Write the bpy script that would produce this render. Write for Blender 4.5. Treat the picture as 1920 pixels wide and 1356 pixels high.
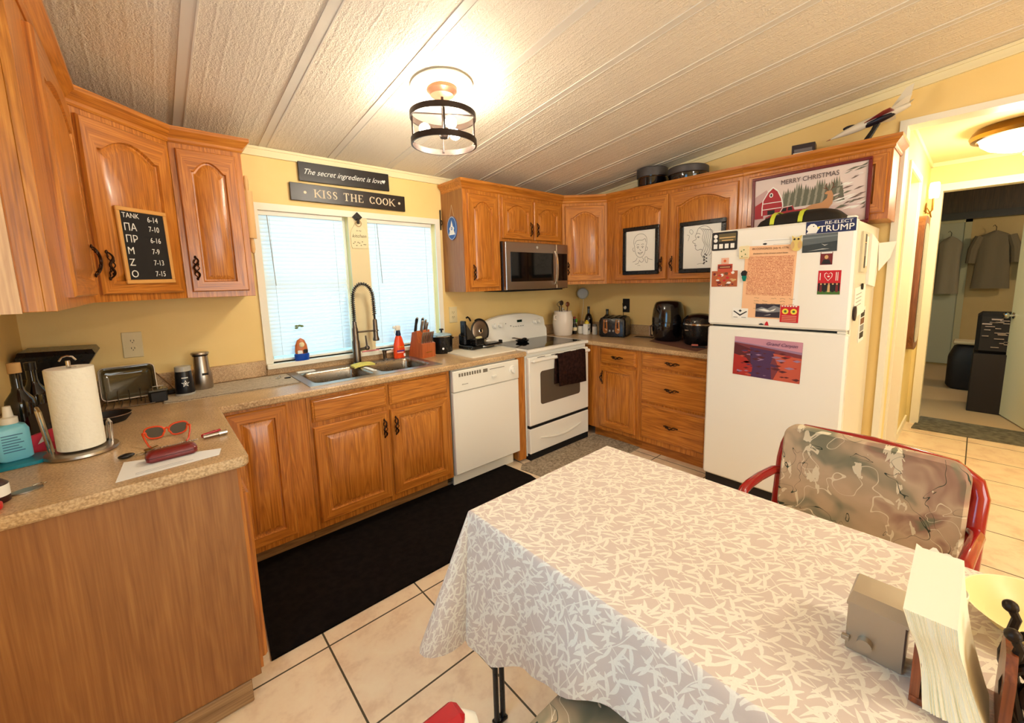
import bpy, math, random
from math import sin, cos, pi, radians, sqrt
from mathutils import Matrix, Vector
for o in list(bpy.data.objects): bpy.data.objects.remove(o)
sc = bpy.context.scene
COL = sc.collection
# ---------------------------------------------------------------- camera
YAW, PIT, ROL, FPX, PX, PY = 0.7317, -0.1343, -0.0245, 769.73, 976.78, 631.22
cam = bpy.data.cameras.new('camera'); camo = bpy.data.objects.new('camera', cam); COL.objects.link(camo)
fw = Vector((sin(YAW)*cos(PIT), cos(YAW)*cos(PIT), sin(PIT))); rt = Vector((cos(YAW), -sin(YAW), 0)); up = rt.cross(fw)
r2 = rt*cos(ROL)+up*sin(ROL); u2 = up*cos(ROL)-rt*sin(ROL)
camo.matrix_world = Matrix(((r2.x, u2.x, -fw.x, -3.5815), (r2.y, u2.y, -fw.y, -2.9983), (r2.z, u2.z, -fw.z, 1.4708), (0, 0, 0, 1)))
cam.sensor_fit = 'HORIZONTAL'; cam.sensor_width = 36; cam.lens = 36*FPX/1920
cam.shift_x = -(PX-960)/1920; cam.shift_y = (PY-678)/1920; cam.clip_start = .02
sc.camera = camo
# ---------------------------------------------------------------- world, exposure, big lights
w = bpy.data.worlds.new('world'); sc.world = w; w.use_nodes = True
w.node_tree.nodes['Background'].inputs[0].default_value = (.30, .72, 1.0, 1); w.node_tree.nodes['Background'].inputs[1].default_value = 1.15
vs = sc.view_settings; vs.view_transform = 'Standard'; vs.look = 'None'; vs.gamma = 1; vs.use_curve_mapping = False
vs.exposure = 0.95
def lamp(kind, name, loc, power, col, size=.05, rot=None, sy=None):
    l = bpy.data.lights.new(name, kind); l.energy = power; l.color = col
    if kind == 'AREA':
        l.size = size
        if sy: l.shape = 'RECTANGLE'; l.size_y = sy
    else: l.shadow_soft_size = size
    o = bpy.data.objects.new(name, l); COL.objects.link(o); o.location = loc
    if rot: o.rotation_euler = rot
    return o
lamp('AREA', 'daylight_window', (-2.42, .40, 1.55), 3.2, (.62, .85, 1.0), 1.5, (radians(-90), 0, 0), 1.1)       # daylight outside the kitchen window
lamp('AREA', 'added_back_fill', (-2.4, -6.02, 1.5), 26, (1.0, .92, .78), 2.0, (radians(90), 0, 0), 1.3)     # fill light, added as an unseen window behind the camera
lamp('AREA', 'added_side_fill', (-4.12, -2.40, 1.35), 6.5, (.34, .62, 1.0), 1.3, (0, radians(-90), 0), .8)     # added bluish light, as from an unseen window left of the camera
# ---------------------------------------------------------------- materials
def lin(c): return tuple((x/12.92 if x <= .04045 else ((x+.055)/1.055)**2.4) for x in c)
def S(r, g, b): return lin((r/255, g/255, b/255))
MC = {}
def mat(name, col, rough=.5, metal=0., emis=0., spec=.5, trans=0., alpha=1., coat=0., bump=None, ior=1.45):
    if name in MC: return MC[name]
    m = bpy.data.materials.new(name); m.use_nodes = True; nt = m.node_tree; b = nt.nodes['Principled BSDF']
    b.inputs['Base Color'].default_value = (*col, 1); b.inputs['Roughness'].default_value = rough; b.inputs['Metallic'].default_value = metal
    b.inputs['Specular IOR Level'].default_value = spec; b.inputs['IOR'].default_value = ior
    b.inputs['Transmission Weight'].default_value = trans; b.inputs['Alpha'].default_value = alpha; b.inputs['Coat Weight'].default_value = coat
    if emis: b.inputs['Emission Color'].default_value = (*col, 1); b.inputs['Emission Strength'].default_value = emis
    n = nt.nodes.new('ShaderNodeTexNoise'); n.inputs['Scale'].default_value = bump[0] if bump else 60
    tc = nt.nodes.new('ShaderNodeTexCoord'); nt.links.new(tc.outputs['Object'], n.inputs['Vector'])
    if bump:
        bp = nt.nodes.new('ShaderNodeBump'); bp.inputs['Strength'].default_value = bump[1]; bp.inputs['Distance'].default_value = .01
        nt.links.new(n.outputs['Fac'], bp.inputs['Height']); nt.links.new(bp.outputs[0], b.inputs['Normal'])
    else:                                   # faint wear in the roughness
        mr = nt.nodes.new('ShaderNodeMapRange'); mr.inputs['To Min'].default_value = max(0, rough-.03); mr.inputs['To Max'].default_value = rough+.03
        nt.links.new(n.outputs['Fac'], mr.inputs['Value']); nt.links.new(mr.outputs[0], b.inputs['Roughness'])
    MC[name] = m; return m
class N:                                    # tiny node builder
    def __init__(s, name):
        s.m = bpy.data.materials.new(name); s.m.use_nodes = True; s.nt = s.m.node_tree; s.b = s.nt.nodes['Principled BSDF']; MC[name] = s.m
    def n(s, t, ins=None, **kw):
        x = s.nt.nodes.new(t)
        for k, v in kw.items(): setattr(x, k, v)
        for k, v in (ins or {}).items():
            if isinstance(v, bpy.types.NodeSocket): s.nt.links.new(v, x.inputs[k])
            else: x.inputs[k].default_value = v
        return x
    def set(s, **kw):
        for k, v in kw.items():
            k = k.replace('_', ' ')
            if isinstance(v, bpy.types.NodeSocket): s.nt.links.new(v, s.b.inputs[k])
            else: s.b.inputs[k].default_value = v
    def ramp(s, fac, stops):
        r = s.n('ShaderNodeValToRGB', {'Fac': fac}); e = r.color_ramp.elements
        while len(e) < len(stops): e.new(.5)
        for i, (p, c) in enumerate(stops): e[i].position = p; e[i].color = (*c, 1)
        return r.outputs[0]
    def bump(s, h, st, d=.01): s.set(Normal=s.n('ShaderNodeBump', {'Height': h, 'Strength': st, 'Distance': d}).outputs[0])
    def coord(s, which='Object', sc=(1, 1, 1), rot=(0, 0, 0), rnd=False):
        t = s.n('ShaderNodeTexCoord').outputs[which]
        if rnd:
            oi = s.n('ShaderNodeObjectInfo'); mu = s.n('ShaderNodeMath', {0: oi.outputs['Random'], 1: 7.3}, operation='MULTIPLY')
            t = s.n('ShaderNodeVectorMath', {0: t, 1: mu.outputs[0]}, operation='ADD').outputs[0]
        return s.n('ShaderNodeMapping', {'Vector': t, 'Scale': sc, 'Rotation': rot}).outputs[0]
    def math(s, op, a, b=0.): return s.n('ShaderNodeMath', {0: a, 1: b}, operation=op).outputs[0]
def wood(name, axis, dark, mid, light, rough=.32, ring=1., bump=.12, rotz=0):
    k = N(name); a = 'xyz'.index(axis)
    s1 = [13, 13, 13]; s1[a] = 1.0
    s2 = [190, 190, 190]; s2[a] = 4.
    v0 = k.coord(rot=(0, 0, rotz), rnd=True); v1 = k.n('ShaderNodeMapping', {'Vector': v0, 'Scale': s1}).outputs[0]; v2 = k.n('ShaderNodeMapping', {'Vector': v0, 'Scale': s2}).outputs[0]
    n1 = k.n('ShaderNodeTexNoise', {'Vector': v1, 'Scale': 1., 'Detail': 4., 'Distortion': .6}).outputs['Fac']
    n2 = k.n('ShaderNodeTexNoise', {'Vector': v2, 'Scale': 1., 'Detail': 3.}).outputs['Fac']
    rings = k.math('FRACT', k.math('MULTIPLY', n1, 9.*ring))
    rings = k.math('ABSOLUTE', k.math('SUBTRACT', rings, .5))
    f = k.math('ADD', k.math('MULTIPLY', rings, .42), k.math('MULTIPLY', n2, .68))
    k.set(Base_Color=k.ramp(f, [(.18, dark), (.45, mid), (.72, light)]), Roughness=rough, Coat_Weight=.25, Coat_Roughness=.18)
    k.bump(f, bump, .004)
    return k.m
OD, OM, OL = S(134, 74, 20), S(184, 110, 34), S(212, 142, 58)
OV = wood('oak_upright', 'z', OD, OM, OL); OX = wood('oak_along_x', 'x', OD, OM, OL); OY = wood('oak_along_y', 'y', OD, OM, OL)
OD1 = wood('oak_diagonal', 'x', OD, OM, OL, rotz=-pi/4); OD2 = wood('oak_diagonal_back', 'x', OD, OM, OL, rotz=pi/4)
VEN = wood('veneer_panel', 'z', S(128, 78, 34), S(148, 95, 46), S(166, 113, 58), .5, .6, .04)
VENL = wood('veneer_light', 'z', S(184, 134, 86), S(212, 166, 114), S(222, 180, 130), .5, .9, .04)
KICK = wood('kick_board', 'x', S(110, 74, 36), S(150, 108, 62), S(178, 134, 84), .5)
CHER = wood('cherry_wood', 'z', S(86, 34, 12), S(120, 56, 22), S(150, 78, 36), .35)
WALN = wood('dark_walnut', 'x', S(20, 10, 6), S(38, 20, 12), S(52, 30, 18), .4)
def k_counter():
    k = N('worktop_laminate'); v = k.coord()
    big = k.n('ShaderNodeTexNoise', {'Vector': v, 'Scale': 5., 'Detail': 5., 'Distortion': .8}).outputs['Fac']
    fine = k.n('ShaderNodeTexNoise', {'Vector': v, 'Scale': 160., 'Detail': 3.}).outputs['Fac']
    c1 = k.ramp(big, [(.3, S(164, 128, 86)), (.5, S(190, 154, 108)), (.7, S(212, 180, 134))])
    c2 = k.ramp(fine, [(.36, S(120, 92, 62)), (.5, S(190, 158, 116)), (.66, S(226, 200, 160))])
    mx = k.n('ShaderNodeMix', {0: .45, 6: c1, 7: c2}, data_type='RGBA')
    k.set(Base_Color=mx.outputs[2], Roughness=.3); return k.m
CNT = k_counter()
def k_wall(name, c, c2):
    k = N(name); v = k.coord()
    n1 = k.n('ShaderNodeTexNoise', {'Vector': v, 'Scale': 2.5, 'Detail': 3.}).outputs['Fac']
    n2 = k.n('ShaderNodeTexNoise', {'Vector': v, 'Scale': 90., 'Detail': 2.}).outputs['Fac']
    k.set(Base_Color=k.ramp(n1, [(.3, c), (.7, c2)]), Roughness=.6); k.bump(n2, .08, .003); return k.m
WALL = k_wall('yellow_wall_paint', S(236, 203, 130), S(240, 210, 140))
TAUPE = k_wall('hall_paint', S(228, 208, 140), S(234, 214, 150))
def k_ceiling():
    k = N('textured_ceiling_board'); v = k.coord(sc=(1, .22, 1)); v0 = k.coord()
    g = k.n('ShaderNodeTexWave', {'Vector': k.coord(sc=(1, .02, 0)), 'Scale': 5.2, 'Distortion': 5.0, 'Detail': 2., 'Detail Scale': 1.2}, wave_type='BANDS', bands_direction='X').outputs['Fac']
    g = k.math('POWER', g, 10.)
    n1 = k.n('ShaderNodeTexNoise', {'Vector': v0, 'Scale': 70., 'Detail': 3., 'Distortion': 1.6}).outputs['Fac']
    n2 = k.n('ShaderNodeTexNoise', {'Vector': v, 'Scale': 90., 'Detail': 2.}).outputs['Fac']
    h = k.math('ADD', k.math('MULTIPLY', g, .22), k.math('ADD', n1, k.math('MULTIPLY', n2, .6)))
    k.set(Base_Color=(*S(234, 221, 200), 1), Roughness=.55); k.bump(h, .55, .012); return k.m
CEIL = k_ceiling()
def k_tile():
    k = N('floor_tile'); T = .4284
    v = k.n('ShaderNodeMapping', {'Vector': k.n('ShaderNodeTexCoord').outputs['Object'], 'Location': (3.1854, 1.3287, 0)}).outputs[0]
    sp = k.n('ShaderNodeSeparateXYZ', {0: v})
    def line(s):
        f = k.math('FRACT', k.math('DIVIDE', k.math('ADD', s, T*40), T)); f = k.math('ABSOLUTE', k.math('SUBTRACT', f, .5))
        return k.math('GREATER_THAN', f, .5-.0085)
    g = k.math('MAXIMUM', line(sp.outputs[0]), line(sp.outputs[1]))
    n1 = k.n('ShaderNodeTexNoise', {'Vector': k.coord(), 'Scale': 9., 'Detail': 5., 'Distortion': .5}).outputs['Fac']
    n3 = k.n('ShaderNodeTexNoise', {'Vector': k.coord(), 'Scale': 60., 'Detail': 2.}).outputs['Fac']
    c = k.ramp(k.math('ADD', k.math('MULTIPLY', n1, .8), k.math('MULTIPLY', n3, .2)), [(.35, S(222, 192, 158)), (.5, S(236, 212, 178)), (.68, S(240, 220, 186))])
    mx = k.n('ShaderNodeMix', {0: g, 6: c, 7: (*S(74, 62, 40), 1)}, data_type='RGBA')
    k.set(Base_Color=mx.outputs[2], Roughness=k.math('ADD', k.math('MULTIPLY', g, .4), .3)); k.bump(k.math('SUBTRACT', 1., g), .4, .003); return k.m
TILE = k_tile()
def k_fabric(name, a, b, sc, rough=.95, bump=.4, ds=400.):
    k = N(name); v = k.coord()
    n = k.n('ShaderNodeTexNoise', {'Vector': v, 'Scale': sc, 'Detail': 4.}).outputs['Fac']; n2 = k.n('ShaderNodeTexNoise', {'Vector': v, 'Scale': ds}).outputs['Fac']
    k.set(Base_Color=k.ramp(n, [(.35, a), (.65, b)]), Roughness=rough, Specular_IOR_Level=.1); k.bump(n2, bump, .004); return k.m
BLKRUG = k_fabric('black_rug', S(14, 10, 9), S(24, 18, 15), 30); GRYRUG = k_fabric('grey_rug', S(130, 116, 96), S(182, 166, 142), 60)
THRESH = k_fabric('threshold_rug', S(88, 86, 76), S(120, 116, 102), 22)
def k_cloth():
    k = N('leaf_tablecloth'); uv = k.n('ShaderNodeTexCoord').outputs['UV']
    wn = k.n('ShaderNodeTexNoise', {'Vector': uv, 'Scale': 5., 'Detail': 1.}); 
    ws = k.n('ShaderNodeVectorMath', {0: wn.outputs['Color'], 1: (.07, .07, 0)}, operation='MULTIPLY').outputs[0]
    p = k.n('ShaderNodeVectorMath', {0: uv, 1: ws}, operation='ADD').outputs[0]
    masks = []
    for i, (ang, s, th) in enumerate([(20, 20, .085), (64, 21, .082), (-25, 19, .085), (42, 24, .08), (100, 26, .07)]):
        m = k.n('ShaderNodeMapping', {'Vector': p, 'Rotation': (0, 0, radians(ang)), 'Location': (i*3.37, i*1.71, 0)}).outputs[0]
        vo = k.n('ShaderNodeTexVoronoi', {'Vector': m, 'Scale': s, 'Randomness': .85}, voronoi_dimensions='2D')
        d = k.n('ShaderNodeVectorMath', {0: m, 1: vo.outputs['Position']}, operation='SUBTRACT').outputs[0]
        sx = k.n('ShaderNodeSeparateXYZ', {0: d}); X_ = k.math('MULTIPLY', sx.outputs[0], s); Y_ = k.math('MULTIPLY', sx.outputs[1], s)
        x2 = k.math('MULTIPLY', X_, X_); Yb = k.math('ADD', Y_, k.math('MULTIPLY', x2, .34 if i % 2 else -.34))
        masks.append(k.math('LESS_THAN', k.math('ABSOLUTE', Yb), k.math('SUBTRACT', th, k.math('MULTIPLY', x2, th/.235))))
    f = masks[0]
    for q in masks[1:]: f = k.math('MAXIMUM', f, q)
    for ang, sc_, dd in ((35, 4.2, 3.), (-50, 3.1, 4.)):   # stems
        m = k.n('ShaderNodeMapping', {'Vector': p, 'Rotation': (0, 0, radians(ang))}).outputs[0]
        wv = k.n('ShaderNodeTexWave', {'Vector': m, 'Scale': sc_, 'Distortion': dd, 'Detail': 1., 'Detail Scale': 1.4}, bands_direction='X').outputs['Fac']
        f = k.math('MAXIMUM', f, k.math('GREATER_THAN', wv, .9988))
    fine = k.n('ShaderNodeTexNoise', {'Vector': uv, 'Scale': 260., 'Detail': 2.}).outputs['Fac']
    g = k.math('MULTIPLY', f, k.math('ADD', k.math('MULTIPLY', fine, .5), .62))
    mx = k.n('ShaderNodeMix', {0: g, 6: (*S(210, 190, 172), 1), 7: (*S(238, 228, 206), 1)}, data_type='RGBA')
    sp = k.n('ShaderNodeSeparateXYZ', {0: uv}); cr = None
    for ax, vals in ((1, (.30, .62, .95)), (0, (.36,))):
        for val in vals:
            d = k.math('ABSOLUTE', k.math('SUBTRACT', sp.outputs[ax], val)); d = k.math('MAXIMUM', k.math('SUBTRACT', 1., k.math('MULTIPLY', d, 90.)), 0.); cr = d if cr is None else k.math('MAXIMUM', cr, d)
    k.set(Base_Color=mx.outputs[2], Roughness=.75, Sheen_Weight=.2, Specular_IOR_Level=.25)
    k.bump(k.math('ADD', k.math('MULTIPLY', g, .3), k.math('MULTIPLY', cr, .8)), .3, .002); return k.m
CLOTH = k_cloth()
def k_floral():
    k = N('floral_fabric'); v = k.coord()
    wn = k.n('ShaderNodeTexNoise', {'Vector': v, 'Scale': 5., 'Detail': 2.})
    p = k.n('ShaderNodeVectorMath', {0: v, 1: k.n('ShaderNodeVectorMath', {0: wn.outputs['Color'], 1: (.25, .25, .25)}, operation='MULTIPLY').outputs[0]}, operation='ADD').outputs[0]
    n1 = k.n('ShaderNodeTexNoise', {'Vector': p, 'Scale': 4.2, 'Detail': 3., 'Distortion': .5}).outputs['Fac']
    c = k.ramp(n1, [(.28, S(88, 98, 82)), (.38, S(140, 134, 108)), (.46, S(186, 162, 130)), (.58, S(200, 172, 140)), (.65, S(166, 130, 108)), (.72, S(128, 126, 100))])
    n2 = k.n('ShaderNodeTexNoise', {'Vector': p, 'Scale': 5.5, 'Detail': 1., 'Distortion': 1.2}).outputs['Fac']
    wl = k.math('LESS_THAN', k.math('ABSOLUTE', k.math('SUBTRACT', n2, .47)), .0065)
    n3 = k.n('ShaderNodeTexNoise', {'Vector': k.coord(rot=(.4, .9, .3), sc=(1, 2.2, 1)), 'Scale': 8., 'Detail': 4., 'Distortion': .6}).outputs['Fac']
    wb = k.math('GREATER_THAN', n3, .63)
    mx = k.n('ShaderNodeMix', {0: k.math('MAXIMUM', wl, wb), 6: c, 7: (*S(226, 212, 180), 1)}, data_type='RGBA')
    n4 = k.n('ShaderNodeTexNoise', {'Vector': p, 'Scale': 5., 'Detail': 2., 'Distortion': 1.6}).outputs['Fac']
    dk = k.math('LESS_THAN', k.math('ABSOLUTE', k.math('SUBTRACT', n4, .56)), .004)
    m2 = k.n('ShaderNodeMix', {0: dk, 6: mx.outputs[2], 7: (*S(64, 70, 56), 1)}, data_type='RGBA')
    n5 = k.n('ShaderNodeTexNoise', {'Vector': v, 'Scale': 300.}).outputs['Fac']
    k.set(Base_Color=m2.outputs[2], Roughness=.85, Specular_IOR_Level=.2); k.bump(n5, .1, .003); return k.m
FLOR = k_floral()
def k_noisepic(name, stops, sc=30, dist=1.5, xs=(1, 1, 1)):
    k = N(name); n = k.n('ShaderNodeTexNoise', {'Vector': k.coord(sc=xs), 'Scale': sc, 'Detail': 4., 'Distortion': dist}).outputs['Fac']
    k.set(Base_Color=k.ramp(n, stops), Roughness=.5); return k.m
WHT = mat('white_enamel', S(240, 236, 224), .25); WHT2 = mat('white_plastic', S(236, 232, 218), .4); TRIMW = mat('white_trim_paint', S(238, 232, 212), .4)
CREAM = mat('cream_trim', S(232, 216, 170), .5); BLK = mat('black_plastic', S(14, 12, 12), .28); BLKM = mat('matt_black', S(20, 17, 16), .6); DKGL = mat('dark_glass', S(12, 11, 11), .06)
STEEL = mat('brushed_steel', S(176, 166, 154), .32, 1.); CHR = mat('chrome', S(210, 206, 200), .12, 1.); GUN = mat('brushed_nickel', S(120, 110, 98), .3, 1.)
BRZ = mat('bronze_pull', S(52, 30, 16), .35, .8); IRON = mat('dark_iron', S(44, 34, 26), .45, .7); GLS = mat('clear_glass', (1, 1, 1), .02, trans=1.)
PAPER = mat('white_paper', S(238, 236, 228), .8); RED = mat('red_paint', S(150, 12, 12), .22, coat=.6); GOLD = mat('brass', S(150, 112, 50), .3, 1.)
INK = mat('black_ink', S(24, 22, 22), .6); CHALK = mat('chalk_white', S(232, 232, 226), .8)
DARKGAP = mat('dark_gap', S(10, 7, 5), .9)
# ---------------------------------------------------------------- mesh helpers
def FR(o, ux, uy):
    ux = Vector(ux).normalized(); uy = Vector(uy).normalized(); n = ux.cross(uy)
    return Matrix(((ux.x, uy.x, n.x, o[0]), (ux.y, uy.y, n.y, o[1]), (ux.z, uy.z, n.z, o[2]), (0, 0, 0, 1)))
def RZ(loc, a): return Matrix.Translation(loc) @ Matrix.Rotation(a, 4, 'Z')
class MB:
    def __init__(s, m, M=None): s.v = []; s.f = []; s.mi = []; s.mats = []; s.M = M; s.uv = None; s.use(m)
    def use(s, m):
        if m not in s.mats: s.mats.append(m)
        s.c = s.mats.index(m); return s
    def add(s, vs, fs, M=None):
        b = len(s.v); M = M or s.M
        for p in vs:
            p = Vector(p); s.v.append(M @ p if M else p)
        for f in fs: s.f.append([b+i for i in f]); s.mi.append(s.c)
        return s
    def box(s, x0, x1, y0, y1, z0, z1, r=0, M=None):
        if x0 > x1: x0, x1 = x1, x0
        if y0 > y1: y0, y1 = y1, y0
        if z0 > z1: z0, z1 = z1, z0
        if r <= 0:
            vs = [(x, y, z) for x in (x0, x1) for y in (y0, y1) for z in (z0, z1)]
            return s.add(vs, [(0, 1, 3, 2), (4, 6, 7, 5), (0, 4, 5, 1), (2, 3, 7, 6), (0, 2, 6, 4), (1, 5, 7, 3)], M)
        r = min(r, (x1-x0)*.49, (y1-y0)*.49, (z1-z0)*.49); X = (x0, x1); Y = (y0, y1); Z = (z0, z1); vs = []; ix = {}
        for i in (0, 1):
            for j in (0, 1):
                for k in (0, 1):
                    sx, sy, sz = (1, -1)[i], (1, -1)[j], (1, -1)[k]; c = (X[i], Y[j], Z[k])
                    for a, q in enumerate(((0, sy*r, sz*r), (sx*r, 0, sz*r), (sx*r, sy*r, 0))):
                        ix[i, j, k, a] = len(vs); vs.append((c[0]+q[0], c[1]+q[1], c[2]+q[2]))
        fs = []
        for i in (0, 1):
            fs.append([ix[i, j, k, 0] for j, k in ((0, 0), (0, 1), (1, 1), (1, 0))][::(1, -1)[i]])
            fs.append([ix[j, i, k, 1] for j, k in ((0, 0), (1, 0), (1, 1), (0, 1))][::(1, -1)[i]])
            fs.append([ix[j, k, i, 2] for j, k in ((0, 0), (0, 1), (1, 1), (1, 0))][::(1, -1)[i]])
        for i in (0, 1):
            for j in (0, 1):
                fs.append([ix[i, j, 0, 0], ix[i, j, 1, 0], ix[i, j, 1, 1], ix[i, j, 0, 1]]); fs.append([ix[i, 0, j, 0], ix[i, 1, j, 0], ix[i, 1, j, 2], ix[i, 0, j, 2]])
                fs.append([ix[0, i, j, 1], ix[1, i, j, 1], ix[1, i, j, 2], ix[0, i, j, 2]])
        for i in (0, 1):
            for j in (0, 1):
                for k in (0, 1): fs.append([ix[i, j, k, 0], ix[i, j, k, 1], ix[i, j, k, 2]])
        s.add(vs, fs, M); return s
    def rings(s, R, cap=True, closed=False, M=None):
        n = len(R[0]); vs = [p for r in R for p in r]; fs = []; m = len(R)
        for i in range(m if closed else m-1):
            a = i*n; b = ((i+1) % m)*n
            for j in range(n): fs.append((a+j, a+(j+1) % n, b+(j+1) % n, b+j))
        if cap and not closed: fs.append(list(range(n))[::-1]); fs.append([(m-1)*n+j for j in range(n)])
        return s.add(vs, fs, M)
    def lathe(s, prof, c=(0, 0, 0), n=24, M=None, sx=1, sy=1, cap=True):
        return s.rings([[(c[0]+r*sx*cos(2*pi*j/n), c[1]+r*sy*sin(2*pi*j/n), c[2]+z) for j in range(n)] for r, z in prof], cap=cap, M=M)
    def tube(s, pts, r, n=8, closed=False, M=None, cap=True, flat=1.):
        P = [Vector(p) for p in pts]; m = len(P); R = []; rr = r if isinstance(r, (list, tuple)) else [r]*m; nx = None
        for i in range(m):
            if closed: t = P[(i+1) % m]-P[i-1]
            else: t = P[min(i+1, m-1)]-P[max(i-1, 0)]
            t = t.normalized() if t.length > 1e-9 else Vector((0, 0, 1))
            if nx is None: nx = t.cross(Vector((0, 0, 1)) if abs(t.z) < .9 else Vector((1, 0, 0))).normalized()
            nx = (nx-t*nx.dot(t)); nx = nx.normalized() if nx.length > 1e-9 else t.orthogonal().normalized(); ny = t.cross(nx)
            R.append([P[i]+nx*(rr[i]*cos(2*pi*j/n))+ny*(rr[i]*flat*sin(2*pi*j/n)) for j in range(n)])
        return s.rings(R, cap=cap, closed=closed, M=M)
    def cyl(s, a, b, r0, r1=None, n=16, M=None): return s.tube([a, b], [r0, r0 if r1 is None else r1], n, M=M)
    def ball(s, c, r, n=16, m=10, M=None):
        r = (r, r, r) if not isinstance(r, (tuple, list)) else r
        return s.rings([[(c[0]+r[0]*sin(pi*i/m)*cos(2*pi*j/n), c[1]+r[1]*sin(pi*i/m)*sin(2*pi*j/n), c[2]-r[2]*cos(pi*i/m)) for j in range(n)] for i in ([.05]+list(range(1, m))+[m-.05])], M=M)
    def prism(s, pts, z0, z1, M=None):       # outline in xy, extruded in z
        n = len(pts); return s.add([(p[0], p[1], z0) for p in pts]+[(p[0], p[1], z1) for p in pts], [list(range(n))[::-1], [n+i for i in range(n)]]+[(i, (i+1) % n, n+(i+1) % n, n+i) for i in range(n)], M)
    def sweep(s, path, prof, closed=False, M=None, cap=True, up=Vector((0, 0, 1))):  # profile (out, up) swept along a horizontal path with mitres; out = right of travel
        P = [Vector(p) for p in path]; m = len(P); R = []
        for i in range(m):
            d0 = (P[i]-P[i-1]).normalized() if (i > 0 or closed) else None; d1 = (P[(i+1) % m]-P[i]).normalized() if (i < m-1 or closed) else None
            a = d0 or d1; b = d1 or d0; n0 = a.cross(up).normalized(); n1 = b.cross(up).normalized(); mm = (n0+n1).normalized(); k = 1/max(.3, mm.dot(n0))
            R.append([P[i]+mm*(q[0]*k)+up*q[1] for q in prof])
        return s.rings(R, cap=cap, closed=closed, M=M)
    def text(s, string, size, M, align='CENTER', z=0., th=.0006, shear=0., sx=1.):
        cu = bpy.data.curves.new('t', 'FONT'); cu.body = string; cu.size = size; cu.align_x = align; cu.align_y = 'CENTER'; cu.shear = shear; cu.resolution_u = 3
        o = bpy.data.objects.new('t', cu); COL.objects.link(o); me = o.to_mesh()
        vs = [(v.co.x*sx, v.co.y, z) for v in me.vertices]; fs = [list(p.vertices) for p in me.polygons]; o.to_mesh_clear()
        bpy.data.objects.remove(o); bpy.data.curves.remove(cu)
        b = len(vs); vs += [(v[0], v[1], v[2]+th) for v in vs]
        # top faces plus edge walls
        from collections import Counter
        ec = Counter(); 
        for f in fs:
            for i in range(len(f)): ec[tuple(sorted((f[i], f[(i+1) % len(f)])))] += 1
        out = [[b+i for i in f] for f in fs]
        for f in fs:
            for i in range(len(f)):
                e = (f[i], f[(i+1) % len(f)])
                if ec[tuple(sorted(e))] == 1: out.append([e[0], e[1], b+e[1], b+e[0]])
        return s.add(vs, out, M)
def obj(name, mb, parent=None, label=None, smooth=35, kind=None, world=False):
    v = mb.v
    if world and parent is not None:
        r = parent
        while r.parent: r = r.parent
        off = Vector(r.location); v = [p-off for p in v]
    me = bpy.data.meshes.new(name); me.from_pydata([tuple(p) for p in v], [], mb.f)
    for m in mb.mats: me.materials.append(m)
    me.polygons.foreach_set('material_index', mb.mi)
    if mb.uv:
        ul = me.uv_layers.new(name='UVMap')
        for li, l in enumerate(me.loops): ul.data[li].uv = mb.uv[l.vertex_index]
    import bmesh
    bm = bmesh.new(); bm.from_mesh(me); bmesh.ops.recalc_face_normals(bm, faces=bm.faces); bm.to_mesh(me); bm.free()
    if smooth:
        me.polygons.foreach_set('use_smooth', [True]*len(me.polygons)); me.set_sharp_from_angle(angle=radians(smooth))
    o = bpy.data.objects.new(name, me); COL.objects.link(o)
    if parent is not None: o.parent = parent
    if label: o['label'] = label
    if kind: o['kind'] = kind
    return o
def struct(name, mb, parent=None, smooth=35): return obj(name, mb, parent, kind=None if parent else 'structure', smooth=smooth)
def thing(name, label, cat, loc=(0, 0, 0), rz=0, group=None):
    o = bpy.data.objects.new(name, None); o.empty_display_size = .05; COL.objects.link(o); o.location = loc; o.rotation_euler = (0, 0, rz); o['label'] = label; o['category'] = cat
    if group: o['group'] = group
    return o
def one(name, mb, label, cat, group=None, smooth=35, loc=None, rz=0):
    o = obj(name, mb, smooth=smooth); o['label'] = label; o['category'] = cat
    if group: o['group'] = group
    if loc: o.location = loc; o.rotation_euler = (0, 0, rz)
    return o
def dup(root, loc, rz=0, label=None):
    r = root.copy(); COL.objects.link(r); r.location = loc; r.rotation_euler = (0, 0, rz)
    if label: r['label'] = label
    for ch in list(root.children):
        c = ch.copy(); COL.objects.link(c); c.parent = r
        for g in list(ch.children): d = g.copy(); COL.objects.link(d); d.parent = c
    return r
def circ(cx, cy, r, n=16, ry=None, a0=0): return [(cx+r*cos(a0+2*pi*i/n), cy+(ry or r)*sin(a0+2*pi*i/n)) for i in range(n)]
def rrect(x0, x1, y0, y1, r, n=4):
    o = []
    for cx, cy, a in ((x1-r, y0+r, -pi/2), (x1-r, y1-r, 0), (x0+r, y1-r, pi/2), (x0+r, y0+r, pi)):
        for i in range(n+1): o.append((cx+r*cos(a+i*pi/2/n), cy+r*sin(a+i*pi/2/n)))
    return o
WINF = lambda x, z, y=0.: FR((x, y, z), (1, 0, 0), (0, 0, 1))       # faces -y
RGTF = lambda y, z, x=0.: FR((x, y, z), (0, -1, 0), (0, 0, 1))      # faces -x
LFTF = lambda y, z, x=0.: FR((x, y, z), (0, 1, 0), (0, 0, 1))       # faces +x
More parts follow.
